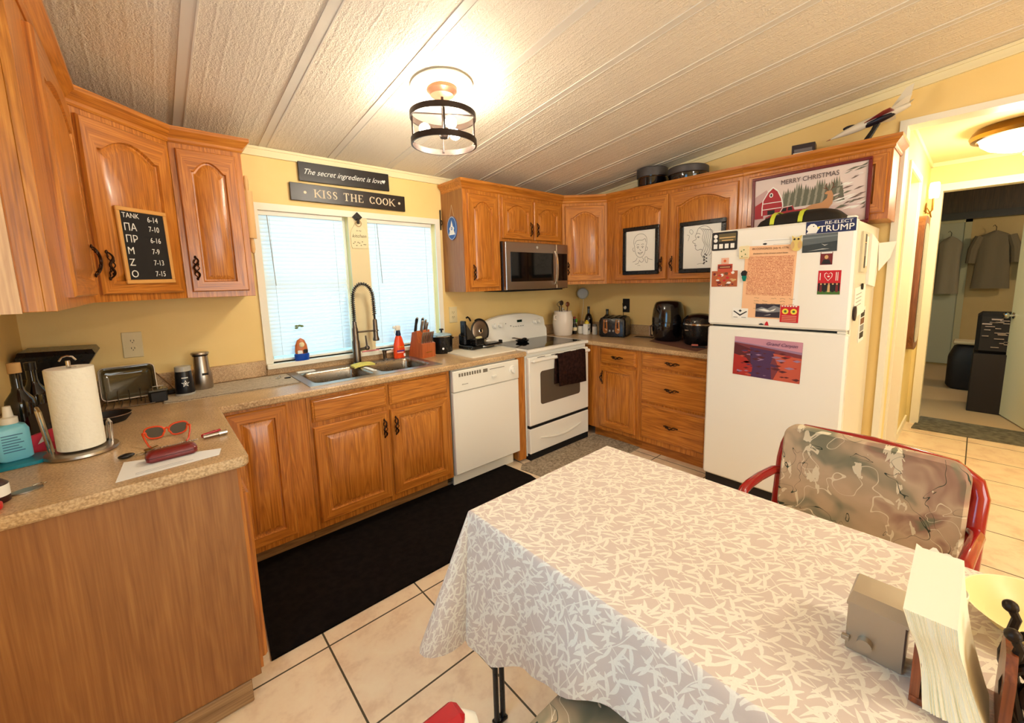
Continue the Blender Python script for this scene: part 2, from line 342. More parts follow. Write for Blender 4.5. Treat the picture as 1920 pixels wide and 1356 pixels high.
# ---------------------------------------------------------------- the room
XL, YB, HX = -4.05, -6.2, 1.85
ZC, SL = 2.3156, .118
zc = lambda y: ZC-SL*y
HY = -2.617          # left side of the hall opening
struct('floor', MB(TILE).box(XL-.1, HX+.05, YB-.1, .15, -.08, 0))
struct('ceiling', MB(CEIL).add([(XL-.1, .15, zc(.15)), (.12, .15, zc(.15)), (.12, YB-.1, zc(YB-.1)), (XL-.1, YB-.1, zc(YB-.1)), (XL-.1, .15, zc(.15)+.1), (.12, .15, zc(.15)+.1), (.12, YB-.1, zc(YB-.1)+.1), (XL-.1, YB-.1, zc(YB-.1)+.1)],
    [(0, 1, 2, 3), (4, 7, 6, 5), (0, 4, 5, 1), (1, 5, 6, 2), (2, 6, 7, 3), (3, 7, 4, 0)]), smooth=0)
BAT = mat('ceiling_batten_vinyl', S(222, 212, 196), .45)
k = -4
tn = 4
for k in range(-3, 7):
    x = -2.5745+.397*k
    if x > -.05 or x < XL+.05: continue
    mb = MB(BAT); d = .004; hw = .021
    for (a, b, dd) in ((-hw, hw, .0025), (-hw-.003, -hw+.003, .0045), (hw-.003, hw+.003, .0045)):
        mb.add([(x+a, 0, zc(0)-dd), (x+b, 0, zc(0)-dd), (x+b, YB, zc(YB)-dd), (x+a, YB, zc(YB)-dd), (x+a, 0, zc(0)+.01), (x+b, 0, zc(0)+.01), (x+b, YB, zc(YB)+.01), (x+a, YB, zc(YB)+.01)],
            [(0, 1, 2, 3), (4, 7, 6, 5), (0, 4, 5, 1), (1, 5, 6, 2), (2, 6, 7, 3), (3, 7, 4, 0)])
    struct('trim_%d' % tn, mb, smooth=0); tn += 1
# window wall with two openings
W1, W2, ZW0, ZW1 = (-3.035, -2.492), (-2.362, -1.800), .985, 1.945
mb = MB(WALL)
for (x0, x1, z0, z1) in ((XL-.1, W1[0], 0, 2.45), (W1[1], W2[0], ZW0, ZW1), (W2[1], .12, 0, 2.45), (W1[0], W2[1], 0, ZW0), (W1[0], W2[1], ZW1, 2.45)): mb.box(x0, x1, 0, .12, z0, z1)
struct('wall_window', mb, smooth=0)
mb = MB(WALL); mb.box(XL-.1, XL, -2.00, .0, 0, 3.2); mb.box(XL-.1, XL, YB, -2.80, 0, 3.2); mb.box(XL-.1, XL, -2.80, -2.00, 0, .80); mb.box(XL-.1, XL, -2.80, -2.00, 2.10, 3.2); struct('wall_left', mb, smooth=0)
ws = thing('window_4', '', ''); del ws['label'], ws['category']; ws['kind'] = 'structure'; ws.location = (XL, -2.4, .8)  # unseen window, added for the bluish light on the tablecloth side
mb = MB(TRIMW)
for a in ((-2.84, -1.96, .76, .80), (-2.84, -1.96, 2.10, 2.14), (-2.84, -2.80, .80, 2.10), (-2.00, -1.96, .80, 2.10)): mb.box(XL-.0, XL+.014, a[0], a[1], a[2], a[3])
obj('window_frame', mb, ws, world=True)
mb = MB(WALL); mb.box(0, .12, HY, 0, 0, 2.90); mb.box(0, .12, -3.85, HY, 2.375, 3.0); mb.box(0, .12, YB, -3.85, 0, 3.2); struct('wall_right', mb, smooth=0)
mb = MB(WALL)
for (x0, x1, z0, z1) in ((XL-.1, -3.4, 0, 3.2), (-1.4, .12, 0, 3.2), (-3.4, -1.4, 0, .85), (-3.4, -1.4, 2.15, 3.2)): mb.box(x0, x1, YB-.12, YB, z0, z1)
struct('wall_back', mb, smooth=0)
wb = thing('window_3', '', ''); del wb['label'], wb['category']; wb['kind'] = 'structure'; wb.location = (-2.4, YB, .85)  # unseen window, added to go with the fill from behind
mb = MB(TRIMW)
for a in ((-3.46, -1.34, .79, .85), (-3.46, -1.34, 2.15, 2.21), (-3.46, -3.4, .85, 2.15), (-1.4, -1.34, .85, 2.15), (-2.42, -2.38, .85, 2.15)): mb.box(a[0], a[1], YB-.02, YB+.02, a[2], a[3])
obj('window_frame', mb, wb, world=True)
# crown strips along ceiling
CR = mat('crown_vinyl', S(236, 222, 178), .45)
mb = MB(CR); mb.box(XL, 0, -.012, 0, ZC-.052, ZC-.0); mb.box(XL, 0, -.020, 0, ZC-.016, ZC-.001); mb.box(XL, 0, -.016, 0, ZC-.056, ZC-.048); struct('trim_1', mb, smooth=0)
mb = MB(CR)
for t, z0, z1 in ((.012, -.062, -.002), (.020, -.02, -.002), (.017, -.066, -.056)):
    mb.add([(-t, 0, zc(0)+z0), (0, 0, zc(0)+z0), (0, YB, zc(YB)+z0), (-t, YB, zc(YB)+z0), (-t, 0, zc(0)+z1), (0, 0, zc(0)+z1), (0, YB, zc(YB)+z1), (-t, YB, zc(YB)+z1)],
        [(0, 1, 2, 3), (4, 7, 6, 5), (0, 4, 5, 1), (1, 5, 6, 2), (2, 6, 7, 3), (3, 7, 4, 0)])
struct('trim_2', mb, smooth=0)
# opening trim
mb = MB(TRIMW); mb.box(-.014, -.0002, HY+.0002, HY+.028, 0, 2.366); mb.box(-.014, -.0002, -3.85, HY+.028, 2.366, 2.395); mb.box(-.014, .126, HY-.008, HY, 0, 2.358); mb.box(-.014, .126, -3.85, HY, 2.358, 2.366)
struct('trim_3', mb, smooth=0)
# hall beyond
HZ = 2.44
struct('wall_hall_left', MB(TAUPE).box(.12, .36, HY-.0, HY+.1, 0, HZ).box(1.05, HX+.0, HY, HY+.1, 0, HZ).box(.36, 1.05, HY, HY+.1, 2.17, HZ), smooth=0)
struct('wall_hall_right', MB(TAUPE).box(.12, HX, -3.95, -3.85, 0, HZ), smooth=0)
DY0, DY1, DZ = -2.700, -3.52, 2.195
struct('wall_hall_end', MB(TAUPE).box(HX, HX+.1, DY0, HY+.1, 0, 2.6).box(HX, HX+.1, -3.95, DY1, 0, 2.6).box(HX, HX+.1, DY1, DY0, DZ, 2.6), smooth=0)
struct('ceiling_hall', MB(mat('hall_ceiling', S(232, 216, 168), .6)).box(.12, HX, -3.95, HY+.1, HZ, HZ+.06), smooth=0)
mb = MB(CR); mb.box(HX-.012, HX, -3.85, HY, HZ-.035, HZ); mb.box(.12, HX, HY-.012, HY, HZ-.035, HZ); struct('trim_20', mb, smooth=0)
mb = MB(TRIMW); mb.box(HX-.014, HX-.0002, DY0+.0002, DY0+.05, 0, DZ); mb.box(HX-.014, HX-.0002, DY1, DY0+.05, DZ, DZ+.05); mb.box(HX-.014, HX+.11, DY0-.012, DY0, 0, DZ-.012); mb.box(HX-.014, HX+.11, DY1, DY0, DZ-.012, DZ); struct('trim_21', mb, smooth=0)
mb = MB(TRIMW); mb.box(.127, .314, HY-.012, HY, 0, .07); mb.box(1.096, 1.835, HY-.012, HY, 0, .07); struct('baseboard_hall', mb, smooth=0)
d1 = thing('door_1', '', ''); del d1['label'], d1['category']; d1['kind'] = 'structure'; d1.location = (.7, HY, 0)
PNK = mat('closet_door_paint', S(222, 200, 168), .5)
obj('door_leaf', MB(PNK).box(.36, 1.05, HY+.06, HY+.095, .01, 2.17), d1, world=True)
mb = MB(TRIMW); mb.box(.315, .36, HY-.012, HY-.0002, .0, 2.17); mb.box(1.05, 1.095, HY-.012, HY-.0002, 0, 2.17); mb.box(.315, 1.095, HY-.012, HY-.0002, 2.17, 2.215); mb.box(.36, .37, HY, HY+.06, 0, 2.17); mb.box(1.04, 1.05, HY, HY+.06, 0, 2.17)
obj('door_frame', mb, d1, world=True)
# far room
VIN = mat('far_room_vinyl', S(196, 168, 128), .45); FW = k_wall('far_room_paint', S(186, 158, 108), S(194, 166, 116))
struct('floor_far_room', MB(VIN).box(HX+.05, 5.8, -5.2, -1.8, -.08, 0), smooth=0)
struct('wall_far_back', MB(FW).box(5.6, 5.7, -5.2, -1.8, 0, 2.30), smooth=0)
struct('wall_far_left', MB(FW).box(HX+.1, 5.6, -1.9, -1.8, 0, 2.8), smooth=0); struct('wall_far_right', MB(FW).box(HX+.1, 5.6, -5.2, -5.1, 0, 2.8), smooth=0)
struct('ceiling_far_room', MB(WALN).box(HX+.1, 5.7, -5.2, -1.8, 2.72, 2.8), smooth=0)
struct('wall_far_gable', MB(wood('dark_paneling', 'z', S(40, 26, 14), S(66, 44, 26), S(84, 58, 36), .5)).box(5.58, 5.7, -5.1, -1.9, 2.30, 2.74), smooth=0)
struct('trim_22', MB(WALN).box(5.50, 5.6, -5.1, -1.9, 2.22, 2.32), smooth=0)
d2 = thing('door_2', '', ''); del d2['label'], d2['category']; d2['kind'] = 'structure'; d2.location = (5.58, -2.5, 0)
GD = mat('grey_door_paint', S(168, 168, 150), .45)
obj('door_leaf', MB(GD).box(5.565, 5.598, -2.79, -2.05, .03, 2.18), d2, world=True)
mb = MB(mat('far_frame', S(176, 170, 140), .5)); mb.box(5.55, 5.599, -2.86, -2.79, 0, 2.24); mb.box(5.55, 5.599, -2.86, -2.0, 2.18, 2.22); mb.box(5.55, 5.599, -2.05, -2.0, 0, 2.24); obj('door_frame', mb, d2, world=True)
# open door of the far room, hinged at the right jamb
d3 = thing('door_3', '', ''); del d3['label'], d3['category']; d3['kind'] = 'structure'; d3.location = (1.96, -3.49, 0); d3.rotation_euler = (0, 0, math.atan2(.26, .84))
obj('door_leaf', MB(mat('open_door_paint', S(226, 216, 172), .4)).box(0, .80, -.02, .016, .012, 2.02, .002), d3)
mb = MB(CHR); mb.lathe([(.0, 0), (.030, 0), (.030, .006), (.012, .01), (.012, .035), (.028, .042), (.032, .058), (.024, .07), (.004, .074)], M=FR((.74, .017, 1.02), (1, 0, 0), (0, 0, -1)), n=16)
obj('door_handle', mb, d3)
# baseboards (little seen)
struct('baseboard_right', MB(CREAM).box(-.012, 0, HY+.03, -2.56, 0, .08), smooth=0)
# ---------------------------------------------------------------- kitchen window
k = N('window_glass'); tb = k.n('ShaderNodeBsdfTransparent', {'Color': (.95, .98, .98, 1)}); gb = k.n('ShaderNodeBsdfGlossy', {'Roughness': .02}); mg = k.n('ShaderNodeMixShader', {0: .07, 1: tb.outputs[0], 2: gb.outputs[0]})
k.nt.links.new(mg.outputs[0], k.nt.nodes['Material Output'].inputs['Surface']); GLP = k.m
SLAT = None
def k_slat():
    k = N('blind_slat'); k.set(Base_Color=(*S(240, 244, 244), 1), Roughness=.5)
    tr = k.n('ShaderNodeBsdfTranslucent', {'Color': (.92, .97, 1., 1)}); mx = k.n('ShaderNodeMixShader', {0: .36, 1: k.b.outputs[0], 2: tr.outputs[0]})
    k.nt.links.new(mx.outputs[0], k.nt.nodes['Material Output'].inputs['Surface']); return k.m
SLAT = k_slat()
for i, (a, b) in enumerate((W1, W2)):
    wn = thing('window_%d' % (i+1), '', ''); del wn['label'], wn['category']; wn['kind'] = 'structure'; wn.location = ((a+b)/2, 0, ZW0)
    mb = MB(TRIMW)
    for (x0, x1, z0, z1) in ((a, a+.02, ZW0, ZW1), (b-.02, b, ZW0, ZW1), (a+.02, b-.02, ZW0, ZW0+.02), (a+.02, b-.02, ZW1-.02, ZW1)): mb.box(x0, x1, .055, .10, z0, z1)
    if i == 0: mb.box(a+.02, b-.02, .06, .095, 1.475, 1.51)
    obj('window_frame', mb, wn, world=True)
    obj('window_glass', MB(GLP).box(a+.02, b-.02, .078, .082, ZW0+.02, ZW1-.02), wn, world=True)
mb = MB(TRIMW); mb.box(-3.0735, -3.033, -.014, 0, .986, 1.943); mb.box(-1.802, -1.762, -.014, 0, .986, 1.943); mb.box(-3.0735, -1.762, -.014, 0, 1.943, 1.985)
struct('trim_30', mb, smooth=0)
struct('trim_31', MB(CREAM).box(W1[1]-.002, W2[0]+.002, -.012, 0, .986, 1.9425), smooth=0)
struct('trim_32', MB(TRIMW).box(-3.075, -1.76, -.048, .055, .955, .985, .004), smooth=0)
def blind(label, x0, x1, wand):
    t = thing('window_blind', label, 'blind', ((x0+x1)/2, .02, 1.0))
    obj('headrail', MB(WHT2).box(x0, x1, .005, .040, ZW1-.030, ZW1-.001, .003), t, world=True)
    mb = MB(SLAT); z = ZW1-.045; a = radians(70)
    while z > ZW0+.035:
        c, s_ = cos(a)*.0178, sin(a)*.0178
        mb.add([(x0, .022-c, z-s_), (x1, .022-c, z-s_), (x1, .0215, z+.0015), (x0, .0215, z+.0015), (x0, .022+c, z+s_), (x1, .022+c, z+s_)], [(0, 1, 2, 3), (3, 2, 5, 4)]); z -= .0252
    obj('slats', mb, t, world=True, smooth=60)
    obj('bottom_rail', MB(WHT2).box(x0, x1, .012, .034, ZW0+.006, ZW0+.022, .003), t, world=True)
    mb = MB(mat('blind_cord', S(196, 196, 186), .7))
    for xx in (x0+.06, x1-.06): mb.cyl((xx, .006, ZW1-.03), (xx, .006, ZW0+.02), .0008, n=5)
    obj('cord', mb, t, world=True)
    obj('tilt_wand', MB(mat('wand_plastic', S(170, 168, 158), .3)).cyl((wand, -.004, ZW1-.03), (wand+.012, -.008, 1.48), .0026, n=8), t, world=True)
blind('closed white mini blind in the left window, left of the faucet', W1[0]+.003, W1[1]-.035, -2.985)
blind('closed white mini blind in the right window, behind the knife block', W2[0]+.004, W2[1]-.028, -2.285)
# ---------------------------------------------------------------- cabinets
HMB = None
def handle_mesh():
    mb = MB(BRZ); L = .108
    pts = [(.0115*sin(2*pi*1.5*t)*(1-.3*abs(2*t-1)), (t-.5)*L, .004+.020*sin(pi*t)**.6) for t in [i/22 for i in range(23)]]
    mb.tube(pts, [.003+.0024*sin(pi*i/22) for i in range(23)], 6)
    pts = [(-.0105*sin(2*pi*1.5*t), (t-.5)*L*.8, .005+.017*sin(pi*t)**.6) for t in [i/18 for i in range(19)]]
    mb.tube(pts, .0026, 5)
    for sg in (-1, 1):
        mb.ball((0, sg*L/2, .004), (.0055, .009, .004), 8, 6); mb.ball((sg*.008, sg*.020, .020), (.0045, .010, .004), 8, 6); mb.ball((-sg*.007, sg*.036, .013), (.004, .007, .004), 8, 6)
    return mb
HM = handle_mesh()
def handle(parent, M, u, v, horiz=False, world=True):
    mb = MB(BRZ); T = M @ Matrix.Translation((u, v, 0)) @ (Matrix.Rotation(pi/2, 4, 'Z') if horiz else Matrix.Identity(4))
    mb.add([tuple(p) for p in HM.v], HM.f, T); return obj('handle', mb, parent, world=True)
def panel(name, parent, M, W, H, arch=0., st=.055, t=.019, rail=None, raised=True, hw=None):
    """raised panel door or drawer front, built in the frame M (u right, v up, w out)"""
    rail = rail or OX; mb = MB(OV, M); K = 15
    def inner(d):
        u0, u1, v0, vs = st+d, W-st-d, st+d, H-st-arch-d
        o = [(u0, v0), (u1, v0), (u1, vs)]
        for i in range(1, K):
            s_ = i/K; q = min(1, max(0, (s_-.09)/.82)); o.append((u1+(u0-u1)*s_, vs+arch*(sin(pi*q)**.75 if arch else 0)))
        return o+[(u0, vs)]
    I0 = inner(0)
    def outer(d):
        u0, u1, v0, v1 = d, W-d, d, H-d
        return [(u0, v0), (u1, v0), (u1, v1)]+[(min(u1, max(u0, I0[3+i][0])), v1) for i in range(K-1)]+[(u0, v1)]
    L = [(outer(0), 0), (outer(0), t*.6), (outer(.005), t), (I0, t), (inner(.005), t-.011)]
    if raised: L += [(inner(.011), t-.012), (inner(.036), t-.001)]
    n = K+3; R = [[(p[0], p[1], z) for p in l] for l, z in L]; vs_ = [p for r in R for p in r]
    for i in range(len(R)-1):
        for j in range(n):
            f = (i*n+j, i*n+(j+1) % n, (i+1)*n+(j+1) % n, (i+1)*n+j)
            mb.use(rail if (i in (1, 2) and (j == 0 or 2 <= j < n-1)) else OV); mb.f.append(f); mb.mi.append(mb.c)
    mb.use(OV); mb.f.append([(len(R)-1)*n+j for j in range(n)]); mb.mi.append(mb.c); mb.f.append(list(range(n))[::-1]); mb.mi.append(mb.c)
    mb.v += [M @ Vector(p) for p in vs_]
    return obj(name, mb, parent, world=True, smooth=25)
def slab(name, parent, M, W, H, m, t=.019, rim=True):
    mb = MB(m, M); R = []
    for d, z in ((0, 0), (0, t*.55), (.006, t*.8), (.010, t*.8), (.014, t)): R.append([(d, d, z), (W-d, d, z), (W-d, H-d, z), (d, H-d, z)])
    mb.rings(R); return obj(name, mb, parent, world=True, smooth=25)
CROWN = [(-.01, 0), (.004, 0), (.010, .008), (.010, .020), (.022, .034), (.034, .048), (.038, .052), (.038, .070), (-.01, .070)]
ZB, ZT = 1.4264, 2.181
def crown(parent, path, m=None): obj('crown_moulding', MB(m or OX).sweep(path, CROWN), parent, world=True, smooth=30)
def ubox(parent, x0, x1, y0, y1, z0, z1, name='body', m=OV, side=None):
    mb = MB(m); mb.box(x0, x1, y0, y1, z0, z1, .0012); return obj(name, mb, parent, world=True, smooth=0)
# upper left run
t = thing('wall_cabinet', 'oak upper cabinet at the far left with its pale veneer end panel facing the room', 'cabinet', (-3.9, -1.1, ZB))
ubox(t, XL, -3.765, -1.530, -.622, ZB, ZT+.04); mbx = MB(OV).box(-3.765, -3.745, -1.532, -.622, ZB, ZT+.04, .001); obj('face_frame', mbx, t, world=True, smooth=0)
obj('end_panel', MB(VENL).box(XL+.001, -3.80, -1.537, -1.5305, ZB-.002, ZT+.04), t, 'pale wavy-grained veneer end panel', world=True, smooth=0)
dr = panel('door', t, LFTF(-1.330, ZB+.03, -3.745), .66, ZT-ZB-.06, .05, rail=OY); handle(dr, LFTF(-1.330, ZB+.03, -3.726), .60, .13)
crown(t, [(-3.745, -1.54, ZT), (-3.745, -.622, ZT)], OY)
# diagonal corner, left
t = thing('corner_wall_cabinet', 'diagonal oak corner upper cabinet with the small chalkboard on its door', 'cabinet', (-3.85, -.25, ZB))
a, b = Vector((-3.745, -.620, 0)), Vector((-3.436, -.305, 0)); Lh = (b-a).length; ud = (b-a).normalized()
obj('body', MB(OV).prism([(XL, 0), (XL, -.620), (a.x, a.y), (b.x, b.y), (-3.436, 0)], ZB, ZT+.04), t, world=True, smooth=0)
DF = FR((a.x+ud.x*.028, a.y+ud.y*.028, ZB+.03), ud, (0, 0, 1)); dr = panel('door', t, DF, Lh-.056, ZT-ZB-.055, .055, rail=OD1); handle(dr, DF @ Matrix.Translation((0, 0, .019)), .028, .12)
crown(t, [(a.x, a.y, ZT), (b.x, b.y, ZT)], OD1)
t = thing('wall_cabinet', 'narrow oak upper cabinet left of the kitchen window', 'cabinet', (-3.29, -.15, ZB))
ubox(t, -3.435, -3.1375, -.305, 0, ZB, ZT+.04); DF = WINF(-3.411, ZB+.03, -.305); dr = panel('door', t, DF, .245, ZT-ZB-.055, .05, st=.05); handle(dr, WINF(-3.411, ZB+.03, -.324), .026, .12)
crown(t, [(-3.436, -.305, ZT), (-3.1375, -.305, ZT), (-3.1375, -.02, ZT)])
# upper right, window wall
t = thing('wall_cabinet', 'narrow oak upper cabinet between window and microwave', 'cabinet', (-1.55, -.15, ZB))
ubox(t, -1.7283, -1.3715, -.305, 0, ZB-.03, ZT+.04); DF = WINF(-1.690, ZB+.0, -.305); dr = panel('door', t, DF, .285, ZT-ZB-.03, .05, st=.052); handle(dr, WINF(-1.690, ZB, -.324), .030, .12)
obj('end_panel', MB(VEN).box(-1.7315, -1.7285, -.300, 0, ZB-.03, ZT+.03), t, 'smooth veneer side panel', world=True, smooth=0)
crown(t, [(-1.7283, -.02, ZT), (-1.7283, -.305, ZT), (-1.3715, -.305, ZT)])
t = thing('wall_cabinet', 'short two-door oak upper cabinet right above the microwave', 'cabinet', (-1.0, -.15, 1.81))
ubox(t, -1.3705, -.602, -.305, 0, 1.803, ZT+.04)
for x0, hx in ((-1.350, .315), (-.984, .028)):
    DF = WINF(x0, 1.826, -.305); dr = panel('door', t, DF, .345, ZT-1.826-.025, .045, st=.05); handle(dr, WINF(x0, 1.826, -.324), hx, .09)
crown(t, [(-1.3705, -.305, ZT), (-.602, -.305, ZT)])
t = thing('corner_wall_cabinet', 'diagonal oak corner upper cabinet right of the microwave', 'cabinet', (-.25, -.25, ZB))
a, b = Vector((-.601, -.305, 0)), Vector((-.305, -.601, 0)); Lh = (b-a).length; ud = (b-a).normalized()
obj('body', MB(OV).prism([(0, 0), (-.601, 0), (a.x, a.y), (b.x, b.y), (0, -.601)], ZB, ZT+.04), t, world=True, smooth=0)
DF = FR((a.x+ud.x*.025, a.y+ud.y*.025, ZB+.03), ud, (0, 0, 1)); dr = panel('door', t, DF, Lh-.05, ZT-ZB-.055, .055, rail=OD2); handle(dr, DF @ Matrix.Translation((0, 0, .019)), .026, .12)
crown(t, [(a.x, a.y, ZT), (b.x, b.y, ZT)], OD2)
t = thing('wall_cabinet', 'two-door oak upper cabinet on the right wall with framed drawings on its doors', 'cabinet', (-.15, -1.2, ZB))
ubox(t, -.305, 0, -1.795, -.602, ZB, ZT+.04)
for y0, hx in ((-.700, .505-.028), (-1.242, .028)):
    W_ = .520 if y0 == -.700 else .528
    DF = RGTF(y0, ZB+.03, -.305); dr = panel('door', t, DF, W_, ZT-ZB-.055, .055, rail=OY); handle(dr, RGTF(y0, ZB+.03, -.324), hx, .13)
crown(t, [(-.305, -.601, ZT), (-.305, -1.795, ZT)], OY)
t = thing('wall_cabinet', 'short oak upper cabinet above the fridge behind the winter picture', 'cabinet', (-.15, -2.2, 1.79))
ubox(t, -.305, 0, -2.605, -1.796, 1.785, ZT+.04)
for y0 in (-1.835, -2.222):
    DF = RGTF(y0, 1.82, -.305); panel('door', t, DF, .365, ZT-1.82-.02, 0, rail=OY)
crown(t, [(-.305, -1.796, ZT), (-.305, -2.605, ZT), (-.02, -2.605, ZT)], OY)
# base cabinets on the window wall
ZK, ZH = .10, .876
def kickb(parent, x0, x1, y0, y1, m=KICK): obj('toe_kick', MB(m).box(x0, x1, y0, y1, 0, ZK-.001), parent, world=True, smooth=0)
t = thing('base_cabinet', 'oak corner base cabinet with a single door left of the sink doors', 'cabinet', (-3.2, -.3, 0))
ubox(t, -3.386, -3.012, -.605, -.02, ZK, ZH); kickb(t, -3.386, -3.012, -.52, -.50)
panel('door', t, WINF(-3.372, .135, -.605), .262, .725, 0)
t = thing('sink_cabinet', 'wide oak sink base cabinet with two doors and two drawer fronts', 'cabinet', (-2.55, -.3, 0))
mb = MB(OV).box(-3.011, -2.108, -.605, -.585, ZK, ZH).box(-3.011, -2.993, -.585, -.02, ZK, ZH).box(-2.126, -2.108, -.585, -.02, ZK, ZH).box(-2.993, -2.126, -.585, -.02, ZK, ZK+.018); obj('body', mb, t, world=True, smooth=0); kickb(t, -3.011, -2.108, -.52, -.50)
for x0, W_, hx in ((-2.990, .424, .424-.028), (-2.548, .415, .028)):
    slab('drawer_front', t, WINF(x0, .728, -.605), W_, .130, OX); dr = panel('door', t, WINF(x0, .140, -.605), W_, .560, 0); handle(dr, WINF(x0, .140, -.624), hx, .455)
obj('filler_panel', MB(OV).box(-1.487, -1.4095, -.610, -.10, .02, ZH), thing('cabinet_filler', 'narrow upright oak filler between dishwasher and stove', 'cabinet panel', (-1.45, -.35, 0)), world=True, smooth=0)
# left arm
t = thing('base_cabinet', 'oak base cabinet under the left worktop arm, veneer end facing the room', 'cabinet', (-3.8, -.9, 0))
ubox(t, XL+.001, -3.414, -1.365, -.03, ZK, ZH); kickb(t, XL+.1, -3.47, -1.36, -1.34)
obj('end_panel', MB(VEN).box(XL+.002, -3.424, -1.372, -1.3655, .085, ZH), t, 'broad flat veneer end panel', world=True, smooth=0)
obj('end_kick', MB(wood('worn_kick', 'x', S(120, 88, 56), S(156, 122, 84), S(180, 146, 104), .7)).box(XL+.002, -3.455, -1.378, -1.361, 0, .084, .003), t, 'worn grey-brown kick board', world=True, smooth=0)
dr = panel('door', t, LFTF(-1.345, .125, -3.414), .40, .64, 0, rail=OY); handle(dr, LFTF(-1.345, .125, -3.395), .37, .45)
# right run
t = thing('base_cabinet', 'oak base cabinet right of the stove with one drawer and one door', 'cabinet', (-.3, -.9, 0))
ubox(t, -.605, -.006, -1.150, -.645, ZK, ZH); mb = MB(OV); mb.box(-.6045, -.02, -.644, -.06, ZK, ZH); obj('corner_body', mb, t, world=True, smooth=0); kickb(t, -.54, -.52, -1.150, -.645, OY)
sl = slab('drawer', t, RGTF(-.765, .728, -.605), .362, .130, OY); handle(sl, RGTF(-.765, .728, -.624), .181, .065, True)
dr = panel('door', t, RGTF(-.765, .135, -.605), .362, .570, 0, rail=OY, st=.05); handle(dr, RGTF(-.765, .135, -.624), .026, .46)
t = thing('drawer_cabinet', 'three-drawer oak base cabinet beside the fridge', 'cabinet', (-.3, -1.45, 0))
ubox(t, -.605, -.006, -1.755, -1.151, ZK, ZH); kickb(t, -.54, -.52, -1.755, -1.151, OY)
for z0, h in ((.748, .112), (.455, .272), (.145, .290)):
    sl = slab('drawer', t, RGTF(-1.182, z0, -.605), .545, h, OY); handle(sl, RGTF(-1.182, z0, -.624), .272, h*.5, True)
# worktops
t = thing('worktop', 'L-shaped speckled beige laminate worktop with the sink cut into it', 'countertop', (-3.0, -.5, .876))
ZW = .914
SX0, SX1, SY0, SY1 = -2.955, -2.145, -.545, -.075
mb = MB(CNT)
mb.box(XL, SX0, -.62, 0, ZH, ZW); mb.box(SX1, -1.407, -.62, 0, ZH, ZW); mb.box(SX0, SX1, -.62, SY0, ZH, ZW); mb.box(SX0, SX1, SY1, 0, ZH, ZW); mb.box(XL, -3.403, -1.387, -.62, ZH, ZW)
nose = [(0, 0), (.009, .001), (.014, .007), (.015, .018), (.015, .030), (.010, .037), (0, .038)]
arc = [(-3.403-.012+.012*cos(q), -1.387+.012+.012*sin(q)) for q in (0, -pi/8, -pi/4, -3*pi/8, -pi/2)]
path = [(-1.407, -.62, ZH), (-3.403, -.62, ZH)]+[(x, y, ZH) for x, y in arc]+[(XL, -1.387, ZH)]
mb.sweep(path, [(-q[0], q[1]) for q in nose]); obj('top', mb, t, world=True, smooth=30)
mb = MB(CNT); mb.box(XL+.0, -3.076, -.02, 0, ZW, 1.014, .004); mb.box(-3.076, -1.758, -.02, 0, ZW, .954, .003); mb.box(-1.758, -1.41, -.02, 0, ZW, 1.014, .004); mb.box(XL, XL+.02, -1.39, -.02, ZW, 1.014, .004); obj('backsplash', mb, t, world=True, smooth=0)
t = thing('worktop', 'short speckled worktop on the right wall under the toaster and air fryer', 'countertop', (-.3, -.9, .876))
mb = MB(CNT); mb.box(-.62, 0, -1.765, 0, ZH, ZW); mb.sweep([(-.62, -1.765, ZH), (-.62, -.0, ZH)], [(-q[0], q[1]) for q in nose]); obj('top', mb, t, world=True, smooth=30)
mb = MB(CNT); mb.box(-.02, 0, -1.765, -.02, ZW, 1.014, .004); mb.box(-.62, 0, -.02, 0, ZW, 1.014, .004); obj('backsplash', mb, t, world=True, smooth=0)
